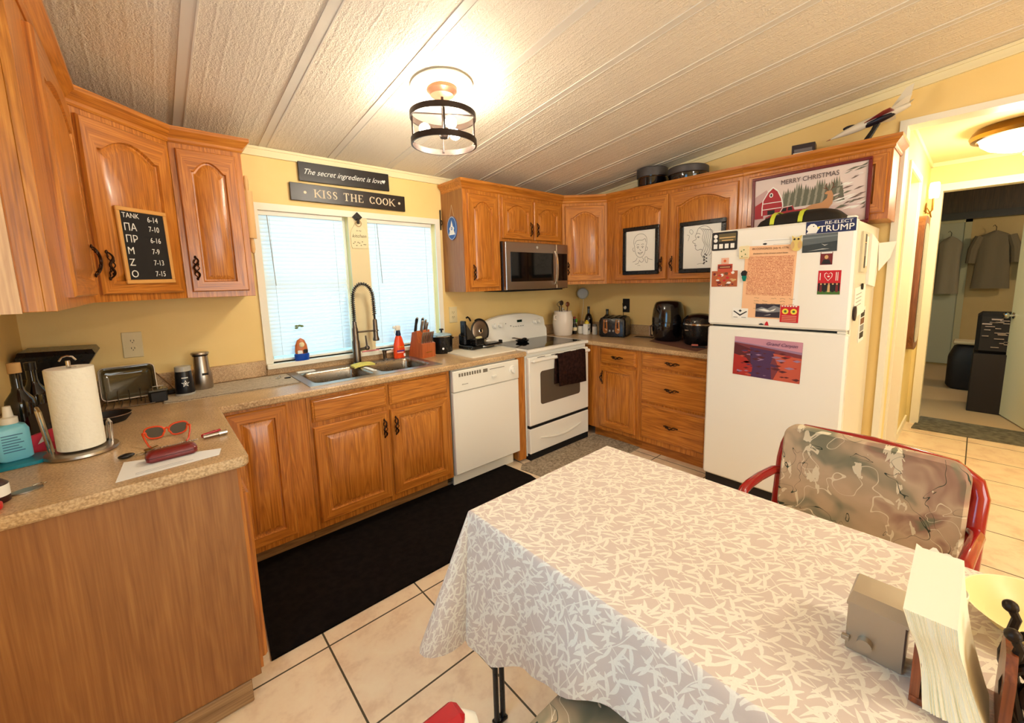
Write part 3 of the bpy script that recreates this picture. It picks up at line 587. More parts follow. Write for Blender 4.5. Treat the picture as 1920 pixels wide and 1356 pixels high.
# ---------------------------------------------------------------- sink and faucet
t = thing('kitchen_sink', 'double-bowl stainless steel sink set into the worktop under the window', 'sink', (-2.55, -.3, ZW))
BW = mat('sink_steel', S(150, 138, 122), .28, 1.)
mb = MB(STEEL)
bowls = [(-2.925, -2.575), (-2.520, -2.175)]; by0, by1 = -.500, -.150
rim = [(-2.972, -.565), (-2.128, -.565), (-2.128, -.055), (-2.972, -.055)]
for (x0, x1, y0, y1) in ((-2.972, -2.128, -.565, by0), (-2.972, -2.128, by1, -.055), (-2.972, bowls[0][0], by0, by1), (bowls[0][1], bowls[1][0], by0, by1), (bowls[1][1], -2.128, by0, by1)):
    mb.box(x0, x1, y0, y1, ZW-.001, ZW+.004)
obj('rim', mb, t, world=True, smooth=0)
for x0, x1 in bowls:
    mb = MB(BW); R = []
    for d, z, r in ((-.002, .005, .045), (.004, .001, .045), (.008, -.02, .045), (.016, -.15, .05), (.05, -.175, .04)):
        R.append([(p[0], p[1], ZW+z) for p in rrect(x0+d, x1-d, by0+d, by1-d, r, 5)])
    n_ = len(R[0]); vs_ = [p for r in R for p in r]; fs_ = [(i*n_+j, i*n_+(j+1) % n_, (i+1)*n_+(j+1) % n_, (i+1)*n_+j) for i in range(4) for j in range(n_)]+[[4*n_+j for j in range(n_)]]
    corner = MB(STEEL); mb.add(vs_, fs_)
    # corner fillets of the rim
    R0 = rrect(x0-.002, x1+.002, by0-.002, by1+.002, .045, 5)
    for c_i, (cx, cy) in enumerate(((x1+.002, by0-.002), (x1+.002, by1+.002), (x0-.002, by1+.002), (x0-.002, by0-.002))):
        pts = R0[c_i*6:c_i*6+6]; mb.use(STEEL); mb.add([(cx, cy, ZW+.0045)]+[(p[0], p[1], ZW+.0045) for p in pts], [(0, i+1, i+2) for i in range(5)]); mb.use(BW)
    bo = obj('bowl', mb, t, world=True, smooth=50)
    obj('drain', MB(CHR).lathe([(.0, -.1745), (.04, -.1745), (.042, -.171), (.036, -.170), (.03, -.173), (.0, -.173)], c=((x0+x1)/2, (by0+by1)/2, ZW), n=20), bo, world=True)
t = thing('faucet', 'tall brushed nickel pull-down faucet with a coiled spring neck', 'faucet', (-2.535, -.095, ZW+.004))
mb = MB(GUN); mb.lathe([(.0, 0), (.032, 0), (.032, .006), (.027, .012), (.026, .16), (.022, .17), (.020, .25), (.016, .26), (.013, .30), (0, .30)], n=20); obj('body', mb, t)
arcp = [(0, 0, .30), (0, 0, .34), (0, 0, .38), (.0, 0, .43)]+[(.068-.068*cos(q), 0, .455+.105*sin(q)) for q in [i*pi/14 for i in range(1, 14)]]+[(.136, 0, .43), (.137, 0, .38), (.137, 0, .34), (.137, 0, .30)]
arcp = [(p[0]*.97, p[0]*-.23, p[2]) for p in arcp]
obj('hose', MB(BLKM).tube(arcp, .007, 8), t)
# spring coil
def coil(path, R, r, turns, n=6):
    P = [Vector(p) for p in path]; L = [0]
    for i in range(1, len(P)): L.append(L[-1]+(P[i]-P[i-1]).length)
    out = []; m = turns*12; nx = None
    for q in range(m+1):
        s_ = L[-1]*q/m; i = 0
        while i < len(L)-2 and L[i+1] < s_: i += 1
        f = (s_-L[i])/(L[i+1]-L[i]); p = P[i].lerp(P[i+1], f); tn_ = (P[i+1]-P[i]).normalized()
        if nx is None: nx = tn_.orthogonal().normalized()
        nx = (nx-tn_*nx.dot(tn_)).normalized(); ny = tn_.cross(nx); a_ = 2*pi*q/12
        out.append(p+nx*R*cos(a_)+ny*R*sin(a_))
    return out
obj('spring', MB(GUN).tube(coil(arcp[:-1], .0125, .0024, 40), .0026, 5), t)
mb = MB(GUN); M_ = Matrix.Translation((.133, -.032, 0)); mb.lathe([(0, .155), (.021, .155), (.023, .165), (.017, .185), (.015, .30), (.011, .31), (0, .31)], n=16, M=M_); obj('spray_head', mb, t)
mb = MB(GUN); mb.box(.01, .125, -.036, -.006, .222, .232, .003); mb.tube([(p[0], p[1], .227) for p in [(.133+.019*cos(a_), -.032+.019*sin(a_), 0) for a_ in [i*pi/6 for i in range(12)]]], .004, 6, closed=True); obj('dock_arm', mb, t)
mb = MB(GUN); mb.cyl((.01, -.01, .10), (.055, -.04, .11), .011, n=12); mb.ball((.06, -.043, .112), .018, 12, 8); mb.cyl((.06, -.043, .115), (.052, -.05, .20), .0065, .005, n=10); obj('lever', mb, t)
mb = MB(GUN, Matrix.Translation((-2.335, -.10, ZW+.004))); mb.lathe([(0, 0), (.02, 0), (.02, .005), (.013, .01), (.013, .055), (.016, .06), (.016, .075), (0, .078)], n=16); mb.cyl((0, 0, .07), (.03, -.045, .078), .005, .004, n=8)
one('soap_dispenser', mb, 'small nickel soap dispenser pump behind the right sink bowl', 'soap dispenser')
# ---------------------------------------------------------------- dishwasher
t = thing('dishwasher', 'white built-in dishwasher under the worktop left of the stove', 'dishwasher', (-1.8, -.3, 0))
X0, X1 = -2.100, -1.490
obj('body', MB(WHT2).box(X0+.01, X1-.01, -.60, -.05, .10, .874), t, world=True, smooth=0)
obj('door_panel', MB(WHT).box(X0+.003, X1-.003, -.632, -.601, .115, .712, .004), t, world=True)
cp = obj('control_panel', MB(WHT2).box(X0+.003, X1-.003, -.638, -.601, .716, .866, .005), t, world=True)
mb = MB(mat('grey_vent', S(120, 112, 96), .6))
for i in range(9): mb.box(X0+.05+i*.022, X0+.064+i*.022, -.6395, -.637, .822, .846)
mb.box(X0+.26, X0+.30, -.6395, -.637, .82, .845); mb.box(X0+.32, X0+.46, -.6395, -.637, .832, .836); mb.text('dishwasher', .012, WINF(X0+.10, .765, -.6381), shear=.2); obj('vent', mb, cp, world=True)
mb = MB(WHT); mb.lathe([(0, 0), (.036, 0), (.036, .004), (.026, .006), (.023, .024), (0, .026)], M=WINF(X1-.07, .795, -.638), n=24); mb.box(-.004, .004, -.026, .026, .02, .032, M=WINF(X1-.07, .795, -.638)); obj('dial', mb, cp, world=True)
mb = MB(WHT2); mb.box(-.022, .022, -.008, .008, 0, .008, .002, M=WINF(X0+.36, .775, -.638)); obj('latch', mb, cp, world=True)
obj('kick_plate', MB(WHT2).box(X0+.02, X1-.02, -.56, -.545, .005, .112), t, world=True)
# ---------------------------------------------------------------- stove
t = thing('stove', 'white freestanding electric stove with a black glass cooktop in the corner', 'stove', (-1.02, -.35, 0))
X0, X1 = -1.402, -.642
obj('body', MB(WHT).box(X0, X1, -.61, -.045, .03, .895, .003), t, world=True)
mb = MB(WHT); mb.box(X0-.001, X1+.001, -.648, -.05, .895, .921, .006); ct = obj('cooktop_frame', mb, t, world=True)
obj('cooktop_glass', MB(DKGL).box(X0+.045, X1-.045, -.60, -.135, .921, .9235, .001), ct, world=True)
mb = MB(WHT2); O_ = [(-.12, .921), (-.115, 1.00), (-.09, 1.03), (-.085, 1.12), (-.07, 1.16), (-.04, 1.168), (-.03, 1.16), (-.03, .921)]
mb = MB(WHT); n_ = 9; R = []
for i in range(n_):
    s_ = i/(n_-1); x = X0+.005+(X1-X0-.01)*s_; k_ = 1-abs(2*s_-1)**2.6*.22; R.append([(x, y, .921+(z-.921)*(k_ if z > 1.05 else 1)) for y, z in O_])
mb.rings(R); bg = obj('backguard', mb, t, world=True, smooth=40)
FBG = FR((X0, -.093, 1.075), (1, 0, 0), (0, .06, 1))
KN = [(0, 0), (.023, 0), (.023, .006), (.019, .010), (.017, .026), (0, .028)]
for kx in (.105, .175, .61, .665):
    mb = MB(WHT, FBG @ Matrix.Translation((kx, 0, 0))); mb.lathe(KN, n=18); mb.box(-.004, .004, -.021, .021, .02, .034, .001); obj('knob', mb, bg, world=True)
mb = MB(mat('green_display', S(20, 40, 26), .2), FBG); mb.box(.385, .445, .01, .032, 0, .004); mb.use(mat('grey_print', S(150, 146, 134), .6))
for i in range(5):
    mb.box(.33+i*.03, .345+i*.03, -.03, -.024, .0, .003)
mb.use(INK).box(.24, .247, .005, .012, 0, .003).box(.30, .307, -.02, -.013, 0, .003); obj('clock_display', mb, bg, world=True)
od = obj('oven_door', MB(WHT).box(X0+.006, X1-.006, -.652, -.611, .292, .862, .008), t, world=True)
obj('oven_window', MB(mat('oven_glass', S(88, 78, 66), .12)).prism(rrect(.13, .63, .435-.292+.02, .735-.292, .025), 0, .002, M=WINF(X0, .292, -.652)), od, world=True)
mb = MB(WHT); mb.box(X0+.02, X1-.02, -.690, -.668, .822, .85, .009); mb.box(X0+.02, X0+.06, -.67, -.650, .824, .848, .004); mb.box(X1-.06, X1-.02, -.67, -.650, .824, .848, .004); obj('oven_handle', mb, od, world=True)
mb = MB(mat('vent_slot', S(96, 90, 80), .6))
for i in range(4): mb.box(X0+.10+i*.16, X0+.19+i*.16, -.6525, -.651, .852, .857)
obj('door_vent', mb, od, world=True)
df = obj('storage_drawer', MB(WHT).box(X0+.006, X1-.006, -.650, -.611, .055, .268, .006), t, world=True)
mb = MB(WHT2); pts = [(X0+.12+.52*i/16, -.652-.012*sin(pi*i/16), .175-.030*sin(pi*i/16)) for i in range(17)]; mb.tube(pts, [.006+.008*sin(pi*i/16) for i in range(17)], 8); obj('drawer_handle', mb, df, world=True)
obj('base_gap', MB(DARKGAP).box(X0+.01, X1-.01, -.645, -.05, .0, .05).box(X0+.01, X1-.01, -.646, -.612, .27, .29), t, world=True, smooth=0)
# towel hung over the oven handle
mb = MB(k_fabric('brown_towel', S(34, 18, 14), S(52, 30, 24), 40)); TX0, TX1 = -1.105, -.745; cols = 14; P = []
prof = [(-.664, .60), (-.664, .70), (-.6655, .80), (-.669, .852), (-.679, .8565), (-.690, .852), (-.6955, .80), (-.698, .70), (-.700, .585)]
R = []
for i in range(cols+1):
    s_ = i/cols; x = TX0+(TX1-TX0)*s_; row = []
    for j, (y, z) in enumerate(prof): row.append((x+(.02*(.86-z) if j > 4 else -.045*(.86-z)), y-(.004*sin(9*s_+j*.3) if j > 5 else 0), z-(.02*s_ if j == 8 else (-.05*s_*0 if j else 0))))
    R.append(row)
nr = len(prof); vs_ = [p for r in R for p in r]; mb.add(vs_, [(i*nr+j, i*nr+j+1, (i+1)*nr+j+1, (i+1)*nr+j) for i in range(cols) for j in range(nr-1)])
tw = one('dish_towel', mb, 'dark brown towel hanging over the oven door handle', 'towel', smooth=60)
sm = tw.modifiers.new('thick', 'SOLIDIFY'); sm.thickness = .004; sm.offset = 1
# ---------------------------------------------------------------- microwave
t = thing('microwave', 'stainless over-the-range microwave mounted between the oak uppers', 'microwave', (-.985, -.2, 1.39))
X0, X1, Z0, Z1 = -1.3685, -.604, 1.392, 1.799
obj('body', MB(BLK).box(X0, X1, -.330, -.003, Z0, Z1, .002), t, world=True)
fr = obj('door', MB(STEEL).box(X0, X1-.155, -.372, -.331, Z0+.004, Z1-.002, .005), t, world=True)
obj('door_window', MB(DKGL).box(X0+.05, X1-.200, -.3745, -.3715, Z0+.075, Z1-.085, .002), fr, world=True)
mb = MB(CHR); hp = [(X1-.178, -.378-.028*sin(pi*i/10)**.5, Z0+.04+.30*i/10) for i in range(11)]; mb.tube(hp, .010, 8); obj('handle', mb, fr, world=True)
cp = obj('control_panel', MB(STEEL).box(X1-.154, X1, -.372, -.331, Z0+.004, Z1-.002, .005), t, world=True)
obj('keypad', MB(DKGL).box(X1-.150, X1-.012, -.3745, -.3715, Z0+.075, Z1-.085, .002), cp, world=True)
obj('grease_filter', MB(BLKM).box(X0+.03, X1-.03, -.33, -.02, Z0-.010, Z0, .002), t, world=True)
mb = MB(CHR); mb.prism(circ(0, 0, .012, 16), 0, .002, M=WINF(X0+.36, Z1-.04, -.373)); obj('badge', mb, fr, world=True)
# ---------------------------------------------------------------- fridge
t = thing('fridge', 'tall white top-freezer fridge covered with magnets and papers', 'fridge', (-.38, -2.16, 0))
FY0, FY1, FX, FZ = -1.776, -2.541, -.764, 1.765
obj('body', MB(mat('fridge_side_paint', S(226, 218, 196), .4)).box(FX+.075, -.03, FY1+.004, FY0-.004, .03, FZ-.012, .004), t, world=True)
obj('freezer_door', MB(WHT).box(FX, FX+.068, FY1, FY0, 1.150, FZ, .012), t, world=True)
obj('fridge_door', MB(WHT).box(FX, FX+.068, FY1, FY0, .085, 1.136, .012), t, world=True)
obj('door_gasket', MB(mat('grey_gasket', S(70, 66, 58), .7)).box(FX+.060, FX+.076, FY1+.012, FY0-.012, .09, FZ-.012), t, world=True)
obj('toe_grille', MB(BLKM).box(FX+.03, FX+.10, FY1+.01, FY0-.01, .005, .08, .002), t, world=True)
mb = MB(WHT2)
for z in (1.136, 1.150):  pass
mb.box(FX+.004, FX+.05, FY1+.01, FY1+.05, 1.137, 1.149, .001); mb.box(FX+.02, FX+.09, FY1+.012, FY1+.05, FZ, FZ+.012, .003); obj('hinge', mb, t, world=True)
obj('foot', MB(BLKM).cyl((FX+.05, FY1+.06, 0), (FX+.05, FY1+.06, .03), .018), t, world=True)
obj('foot', MB(BLKM).cyl((FX+.05, FY0-.06, 0), (FX+.05, FY0-.06, .03), .018), t, world=True)
obj('foot', MB(BLKM).cyl((-.08, FY1+.06, 0), (-.08, FY1+.06, .03), .018), t, world=True)
obj('foot', MB(BLKM).cyl((-.08, FY0-.06, 0), (-.08, FY0-.06, .03), .018), t, world=True)
# ---------------------------------------------------------------- ceiling drum lamp
LX, LY = -2.385, -1.12; LZ = zc(LY)
t = thing('ceiling_lamp', 'bronze drum cage ceiling lamp with glowing bulbs above the stove mat', 'lamp', (LX, LY, LZ))
tilt = math.atan(SL); LB = mat('lamp_bronze', S(52, 40, 34), .4, .6)
obj('medallion', MB(mat('plaster_white', S(240, 232, 208), .6)).lathe([(0, 0), (.150, 0), (.154, -.008), (.145, -.016), (.10, -.014), (.06, -.018), (0, -.018)], n=48, M=Matrix.Translation((0, 0, -.004)) @ Matrix.Rotation(-tilt, 4, 'X')), t)
obj('canopy', MB(mat('lamp_canopy', S(140, 100, 76), .35, .7)).lathe([(0, -.014), (.075, -.014), (.075, -.03), (.062, -.042), (.058, -.05), (.012, -.056), (0, -.056)], n=32), t)
obj('stem', MB(LB).cyl((0, 0, -.05), (0, 0, -.23), .007, n=10), t)
DZ1, DZ0, DR = -.150, -.275, .160
for z in (DZ1, DZ0):
    mb = MB(LB); mb.lathe([(DR, -.012), (DR+.004, -.012), (DR+.004, .016), (DR, .016), (DR-.004, .016), (DR-.004, -.012), (DR, -.012)], c=(0, 0, z), n=48, cap=False); obj('ring', mb, t)
for i in range(4):
    a_ = pi/4+i*pi/2+.25; obj('post', MB(LB).cyl(((DR-.008)*cos(a_), (DR-.008)*sin(a_), DZ0), ((DR-.008)*cos(a_), (DR-.008)*sin(a_), DZ1), .005, n=8), t)
mb = MB(LB)
for i in range(2):
    a_ = pi/4+i*pi/2+.25; mb.box(-DR, DR, -.005, .005, DZ1+.012, DZ1+.016, M=Matrix.Rotation(a_, 4, 'Z'))
obj('cross_bar', mb, t)
obj('hub', MB(LB).lathe([(0, -.25), (.02, -.25), (.026, -.235), (.022, -.215), (.012, -.205), (0, -.205)], n=16), t)
BULB = mat('lit_bulb', (1., .84, .58), .5, emis=60.)
for i in range(3):
    a_ = i*2*pi/3+.35; c_, s_ = cos(a_), sin(a_)
    so = obj('socket', MB(LB).cyl((.018*c_, .018*s_, -.222), (.060*c_, .060*s_, -.207), .013, n=12), t)
    obj('bulb', MB(BULB).ball((.095*c_, .095*s_, -.205), .028, 16, 10), so)
    lamp('POINT', 'bulb_light', (LX+.095*c_, LY+.095*s_, LZ-.205), 37, (1., .90, .75), .03)
# ---------------------------------------------------------------- hall lamp
t = thing('flush_ceiling_lamp', 'glowing dome flush lamp with an ornate brass rim on the hall ceiling', 'lamp', (.92, -3.13, HZ-.02))
obj('rim', MB(GOLD).lathe([(0, .02), (.235, .02), (.255, .0), (.270, -.03), (.26, -.055), (.235, -.06), (.22, -.05), (.22, -.01), (0, -.01)], n=40), t)
obj('glass_dome', MB(mat('glowing_dome', (1., .90, .68), .4, emis=9.)).lathe([(.222, -.045), (.21, -.085), (.17, -.12), (.11, -.142), (.05, -.152), (.012, -.155)], n=40), t)
obj('finial', MB(GOLD).lathe([(0, -.15), (.012, -.155), (.012, -.165), (.006, -.17), (.010, -.182), (0, -.19)], n=12), t)
lamp('POINT', 'dome_light', (.92, -3.13, HZ-.28), 17, (1., .86, .60), .12)
# unseen ceiling lamp, added behind the camera as fill light
t = thing('added_bowl_lamp', 'white bowl lamp added behind the camera to fill the room with light', 'lamp', (-2.2, -4.4, zc(-4.4)))
obj('canopy', MB(GOLD).lathe([(0, .01), (.07, .01), (.07, -.02), (.02, -.04), (.02, -.12), (0, -.12)], n=24), t)
obj('glass_bowl', MB(mat('glowing_bowl', (1., .88, .68), .4, emis=5.)).lathe([(.17, -.12), (.165, -.16), (.13, -.2), (.07, -.23), (.01, -.24)], n=32), t)
lamp('POINT', 'added_bowl_fill', (-2.2, -4.4, zc(-4.4)-.34), 24, (1., .92, .80), .14)
t = thing('added_far_lamp', 'plain white globe lamp added out of view to brighten the far room', 'lamp', (3.6, -4.4, 2.70)); obj('globe', MB(mat('far_globe', (1., .85, .6), .5, emis=2.)).ball((0, 0, -.09), .09), t)
lamp('POINT', 'added_far_fill', (3.6, -4.4, 2.40), 26, (1., .78, .5), .1)  # unseen lamp, added to lift the dark far room
# ---------------------------------------------------------------- table, cloth, chairs
TXA, TXB, TYA, TYB, TZ = -2.905, -2.190, -1.985, -3.45, .757
t = thing('dining_table', 'dining table on slim black steel legs hidden under the leaf tablecloth', 'table', ((TXA+TXB)/2, (TYA+TYB)/2, 0))
obj('tabletop', MB(mat('table_board', S(150, 120, 84), .5)).box(TXA+.006, TXB-.006, TYB+.006, TYA-.006, .727, .755, .004), t, world=True)
for x, y in ((TXA+.05, TYA-.05), (TXB-.05, TYA-.05), (TXA+.05, TYB+.05), (TXB-.05, TYB+.05)):
    sx = 1 if x < -2.5 else -1
    mb = MB(BLK); mb.cyl((x-.012, y, .0), (x-.012, y, .727), .0095, n=10); mb.cyl((x+.014, y, 0), (x+.014, y, .727), .0095, n=10); mb.box(x-.024, x+.026, y-.014, y+.014, .0, .012, .003); obj('leg', mb, t, world=True)
def hang(side, s):          # length of cloth hanging
    if side == 'R': return .22
    if side != 'L': return .36
    T_ = [(-1.98, .43), (-2.12, .415), (-2.31, .300), (-2.49, .205), (-2.64, .150), (-2.9, .15), (-3.5, .15)]
    for (a0, h0), (a1_, h1) in zip(T_, T_[1:]):
        if s >= a1_: f = min(1, max(0, (a0-s)/(a0-a1_))); return h0+(h1-h0)*f
    return .15
rings = []; uvr = []; per = []
def seg(side, p, nrm, s): per.append((side, p, nrm, s))
n1, n2 = 60, 30
for i in range(n1): y = TYA+(TYB-TYA)*i/n1; per.append(('L', (TXA, y), (-1, 0), y)) if i else None
cor = []
def corner(cx, cy, a0, a1, who, n=14):
    for i in range(n+1):
        a = a0+(a1-a0)*i/n; per.append(('C'+who, (cx, cy), (cos(a), sin(a)), i/n))
per = []
for i in range(1, n1): per.append(('L', (TXA, TYA+(TYB-TYA)*i/n1), (-1, 0), TYA+(TYB-TYA)*i/n1))
corner(TXA, TYB, pi, 1.5*pi, 'a')
for i in range(1, n2): per.append(('N', (TXA+(TXB-TXA)*i/n2, TYB), (0, -1), i/n2))
corner(TXB, TYB, 1.5*pi, 2*pi, 'b')
for i in range(1, n1): per.append(('R', (TXB, TYB+(TYA-TYB)*i/n1), (1, 0), i/n1))
corner(TXB, TYA, 0, .5*pi, 'c')
for i in range(1, n2): per.append(('F', (TXB+(TXA-TXB)*i/n2, TYA), (0, 1), i/n2))
corner(TXA, TYA, .5*pi, pi, 'd')
K = 16; mb = MB(CLOTH); mb.uv = []; R = []
for j in range(0, K+1):
    row = []
    for side, p, nr, s in per:
        th = 0
        if side[0] == 'C':
            H0 = {'d': .36+.07*s, 'a': .15+.21*s, 'b': .36-.14*s, 'c': .22+.14*s}[side[1]]
            L = H0*(1+.16*sin(pi*s)); bulge = sin(pi*s)**1.5
        else: L = hang(side, s if side == 'L' else 0); bulge = 0
        if j == 0: l = .0; r = .0; z = TZ+.004; q = 0
        elif j == 1: l = .008; r = .006; z = TZ-.001; q = 0
        else: q = (j-1)/(K-1); l = .008+L*q; r = .008+.030*q; z = TZ-.006-L*q*.985
        wv = 0
        if side[0] != 'C' and j > 0: wv = .010*q*sin(p[0]*23+p[1]*19+1.)+.006*q*sin(p[1]*41-p[0]*33)
        if side == 'L' and j > 0 and p[1] < -2.27:      # rests against the chair cushion
            kk = min(1, (-2.27-p[1])/.14); wv += .02*kk*q*q
        if bulge: r += bulge*L*q*.30; z += bulge*.03*q
        x, y = p[0]+nr[0]*(r+wv), p[1]+nr[1]*(r+wv)
        if side == 'Cd': x -= .035*bulge*q; y -= .045*bulge*q
        row.append((x, y, z)); mb.uv.append((p[0]+nr[0]*l+3.3, p[1]+nr[1]*l+3.6))
    R.append(row)
mb.rings(R, cap=False); n = len(per)
uq = []
for i_, pt in enumerate(R[0]):
    if not uq or (Vector(pt)-Vector(R[0][uq[-1]])).length > 1e-5: uq.append(i_)
b0 = len(mb.v); mb.v += [Vector(R[0][i_]) for i_ in uq]; mb.uv += [mb.uv[i_] for i_ in uq]; mb.f.append([b0+i_ for i_ in range(len(uq))]); mb.mi.append(0)
o = one('tablecloth', mb, 'pale tablecloth with white leaf pattern draped over the dining table', 'tablecloth', smooth=60)
def chair(label, loc, rz, tube, arm_pad, armx, backtop=.88, ao=.290, az=0., seatz=0.):
    t = thing('dining_armchair', label, 'chair', loc, rz, None)
    mb = MB(FLOR); R = []
    for d, z in ((.03, .405), (.006, .41), (0, .43), (0, .455), (.012, .472), (.04, .482), (.10, .486)): R.append([(p[0], p[1], z+seatz) for p in rrect(-.21+d, .28-d, -.24+d, .24-d, .10, 6)])
    mb.rings(R); obj('seat', mb, t, smooth=50)
    mb = MB(FLOR); R = []; n = 10
    BZ0, BZ1 = .50, backtop
    for w_, d in ((.026, .03), (.034, .008), (.026, 0), (.0, 0), (-.020, .008), (-.024, .03)):
        R.append([( -.235-.10*(p[1]-BZ0)+w_-.9*(p[0]**2)*.25+.0, p[0], p[1]) for p in rrect(-.262+d, .262-d, BZ0+d, BZ1-d, .055, 6)])
    mb.rings(R); obj('backrest', mb, t, smooth=50)
    T = tube; y = .276
    obj('back_frame', MB(T).tube([(-.255, -y, .40), (-.275, -y, .5), (-.305, -y, .70), (-.330, -y, BZ1-.12), (-.334, -y+.012, BZ1-.075), (-.338, -y+.06, BZ1-.040), (-.360, 0, BZ1-.034), (-.338, y-.06, BZ1-.040), (-.334, y-.012, BZ1-.075), (-.330, y, BZ1-.12), (-.305, y, .70), (-.275, y, .5), (-.255, y, .40)], .025, 14), t)
    for sg in (-1, 1):
        Y = sg*ao; ax = armx
        pts = [(-.285, sg*y, .655+az), (-.24, Y, .662+az), (-.12, Y, .668+az), (ax-.06, Y, .664+az), (ax-.018, Y, .655+az), (ax+.004, Y, .632+az), (ax+.010, Y, .60+az), (ax+.012, Y, .30), (ax+.010, Y, .07), (ax-.012, Y, .034), (ax-.05, Y, .022), (-.24, Y, .022), (-.30, Y, .022)]
        obj('arm', MB(T if arm_pad is None else WHT2).tube(pts, .0175, 12), t)
        if arm_pad: obj('arm_pad', MB(arm_pad).box(-.24, ax-.015, Y-.027, Y+.027, .655+az, .690+az, .012), t)
    mb = MB(T); mb.cyl((-.10, -.29, .39), (-.10, .29, .39), .012); mb.cyl((.12 if armx > .13 else armx-.02, -.29, .39), (.12 if armx > .13 else armx-.02, .29, .39), .012); mb.cyl((-.10, -.20, .39), (.2, -.20, .40), .012); mb.cyl((-.10, .20, .39), (.2, .20, .40), .012); mb.cyl((-.29, -.29, .022), (-.29, .29, .022), .014); obj('seat_rail', mb, t)
    return t
REDT = RED
chair('floral armchair with red tubular frame on the fridge side of the table', (-1.99, -2.745, 0), pi-.11, REDT, None, .02, .872)
chair('floral armchair with red arm pads on white tubes, tucked under the table', (-3.120, -2.640, 0), 0, mat('white_tube', S(226, 220, 206), .3), mat('red_arm_pad', S(168, 8, 14), .45, spec=.25), -.075, .70, .262, -.045, .025)
# ---------------------------------------------------------------- things on the table
TT = .7615
t = thing('toothpick_tin', 'grey metal box with a round side knob on the tablecloth', 'metal box', (-2.617, -2.924, TT))
TIN = mat('dull_tin', S(176, 164, 146), .42, .85)
mb = MB(TIN); mb.box(-.048, .048, -.041, .041, .0, .094, .002); obj('body', mb, t)
mb = MB(TIN); mb.rings([[(-.050, -.043, .092), (.050, -.043, .092), (.050, .043, .092), (-.050, .043, .092)], [(-.050, -.043, .098), (.050, -.043, .098), (.050, .043, .098), (-.050, .043, .098)], [(-.030, -.038, .111), (.036, -.038, .111), (.036, .038, .111), (-.030, .038, .111)]]); obj('lid', mb, t, smooth=20)
mb = MB(TIN); mb.cyl((-.048, .012, .030), (-.062, .012, .030), .0115, n=16); obj('knob', mb, t)
mb = MB(TIN); mb.box(-.058, -.048, .034, .046, .022, .030, .001); obj('lever', mb, t)
t = thing('napkin_holder', 'reddish wooden napkin holder near the table edge', 'napkin holder', (-2.66, -3.030, TT))
for sg, x0 in ((1, 0), (-1, 0)):
    mb = MB(CHER); mb.prism([(-.052, 0), (.052, 0), (.052, .11), (.03, .142), (-.03, .142), (-.052, .11)], -.006, .006, M=FR((0, sg*.0475, 0), (1, 0, 0), (0, 0, 1))); obj('side_board', mb, t)
obj('base_board', MB(CHER).box(-.055, .055, -.053, .053, 0, .012, .002), t)
# napkins : fanned, bending sheets
t = thing('paper_napkins', 'thick bundle of cream paper napkins standing in the wooden holder', 'napkins', (-2.66, -3.034, TT+.012))
NAP = mat('napkin_paper', S(240, 232, 202), .9)
mb = MB(NAP); nr_ = 44; R = []; rnd = random.Random(7); jit = [rnd.uniform(-1, 1) for _ in range(nr_+1)]
for j in range(17):
    v = j/16; hw = .027+.009*(1-v)**2-.004*sin(pi*v)+.003*v; yc = .004+.040*v**.9
    xf = -.070+.022*sin(pi*min(1, v*1.25))-.012*v; xb = .040-.012*v+.010*sin(pi*v); zf = .165*v; zb_ = .225*v; row = []
    for i in range(nr_+1):
        f = i/nr_; row.append((xf+.0016*jit[i]*(1 if v < .2 else .3)+(.0012 if i % 2 else 0), yc+hw*(1-2*f), zf))
    for i in range(nr_, -1, -3): f = i/nr_; row.append((xb, yc+hw*(1-2*f), zb_+(.004*jit[i] if j == 16 else 0)))
    R.append(row)
mb.rings(R)
obj('sheets', mb, t, smooth=40)
mb = MB(mat('yellow_bowl', S(236, 214, 150), .35)); mb.lathe([(0, .0), (.05, 0), (.055, .004), (.09, .03), (.112, .052), (.115, .052), (.112, .050), (.088, .026), (.05, .008), (0, .006)], n=40)
b_ = one('bowl', mb, 'shallow yellow bowl behind the napkin holder', 'bowl', loc=(-2.375, -3.14, TT))
t = thing('mug', 'cream mug behind the grey metal box on the table', 'mug', (-2.478, -2.995, TT))
mb = MB(mat('cream_glaze', S(236, 226, 196), .25)); mb.lathe([(0, 0), (.035, 0), (.038, .006), (.041, .09), (.0395, .092), (.037, .088), (.034, .008), (0, .008)], n=28); obj('body', mb, t)
obj('handle', MB(MC['cream_glaze']).tube([(-.036*.9, .036*.4, .075), (-.055, .028, .082), (-.070, .034, .07), (-.070, .034, .04), (-.055, .028, .022), (-.036, .016, .02)], .005, 8), t)
t = thing('scroll_rack', 'dark wrought iron scroll rack at the right edge of the table', 'rack', (-2.64, -3.112, TT))
for k_, x0 in enumerate((-.04, .04)):
    mb = MB(IRON); sp = [(x0, -.005+.042*cos(a_)*(1-a_/14), .085+.055*sin(a_)*(1-a_/14)) for a_ in [i*pi/10 for i in range(-5, 26)]]
    mb.tube(sp, .0062, 8); mb.tube([(x0, .03, .0065), (x0, .02, .04), (x0, -.02, .03), (x0, -.06, .0065)], .006, 8); mb.tube([(x0, .035, .165), (x0, .028, .15), (x0, .034, .11), (x0, .02, .04)], .006, 8); mb.ball((x0, .036, .168), .010, 10, 8); obj('scroll', mb, t)
mb = MB(IRON); mb.cyl((-.04, -.06, .0065), (.04, -.06, .0065), .006); mb.cyl((-.04, .03, .0065), (.04, .03, .0065), .006); mb.cyl((-.04, -.02, .03), (.04, -.02, .03), .006); obj('cross_bar', mb, t)
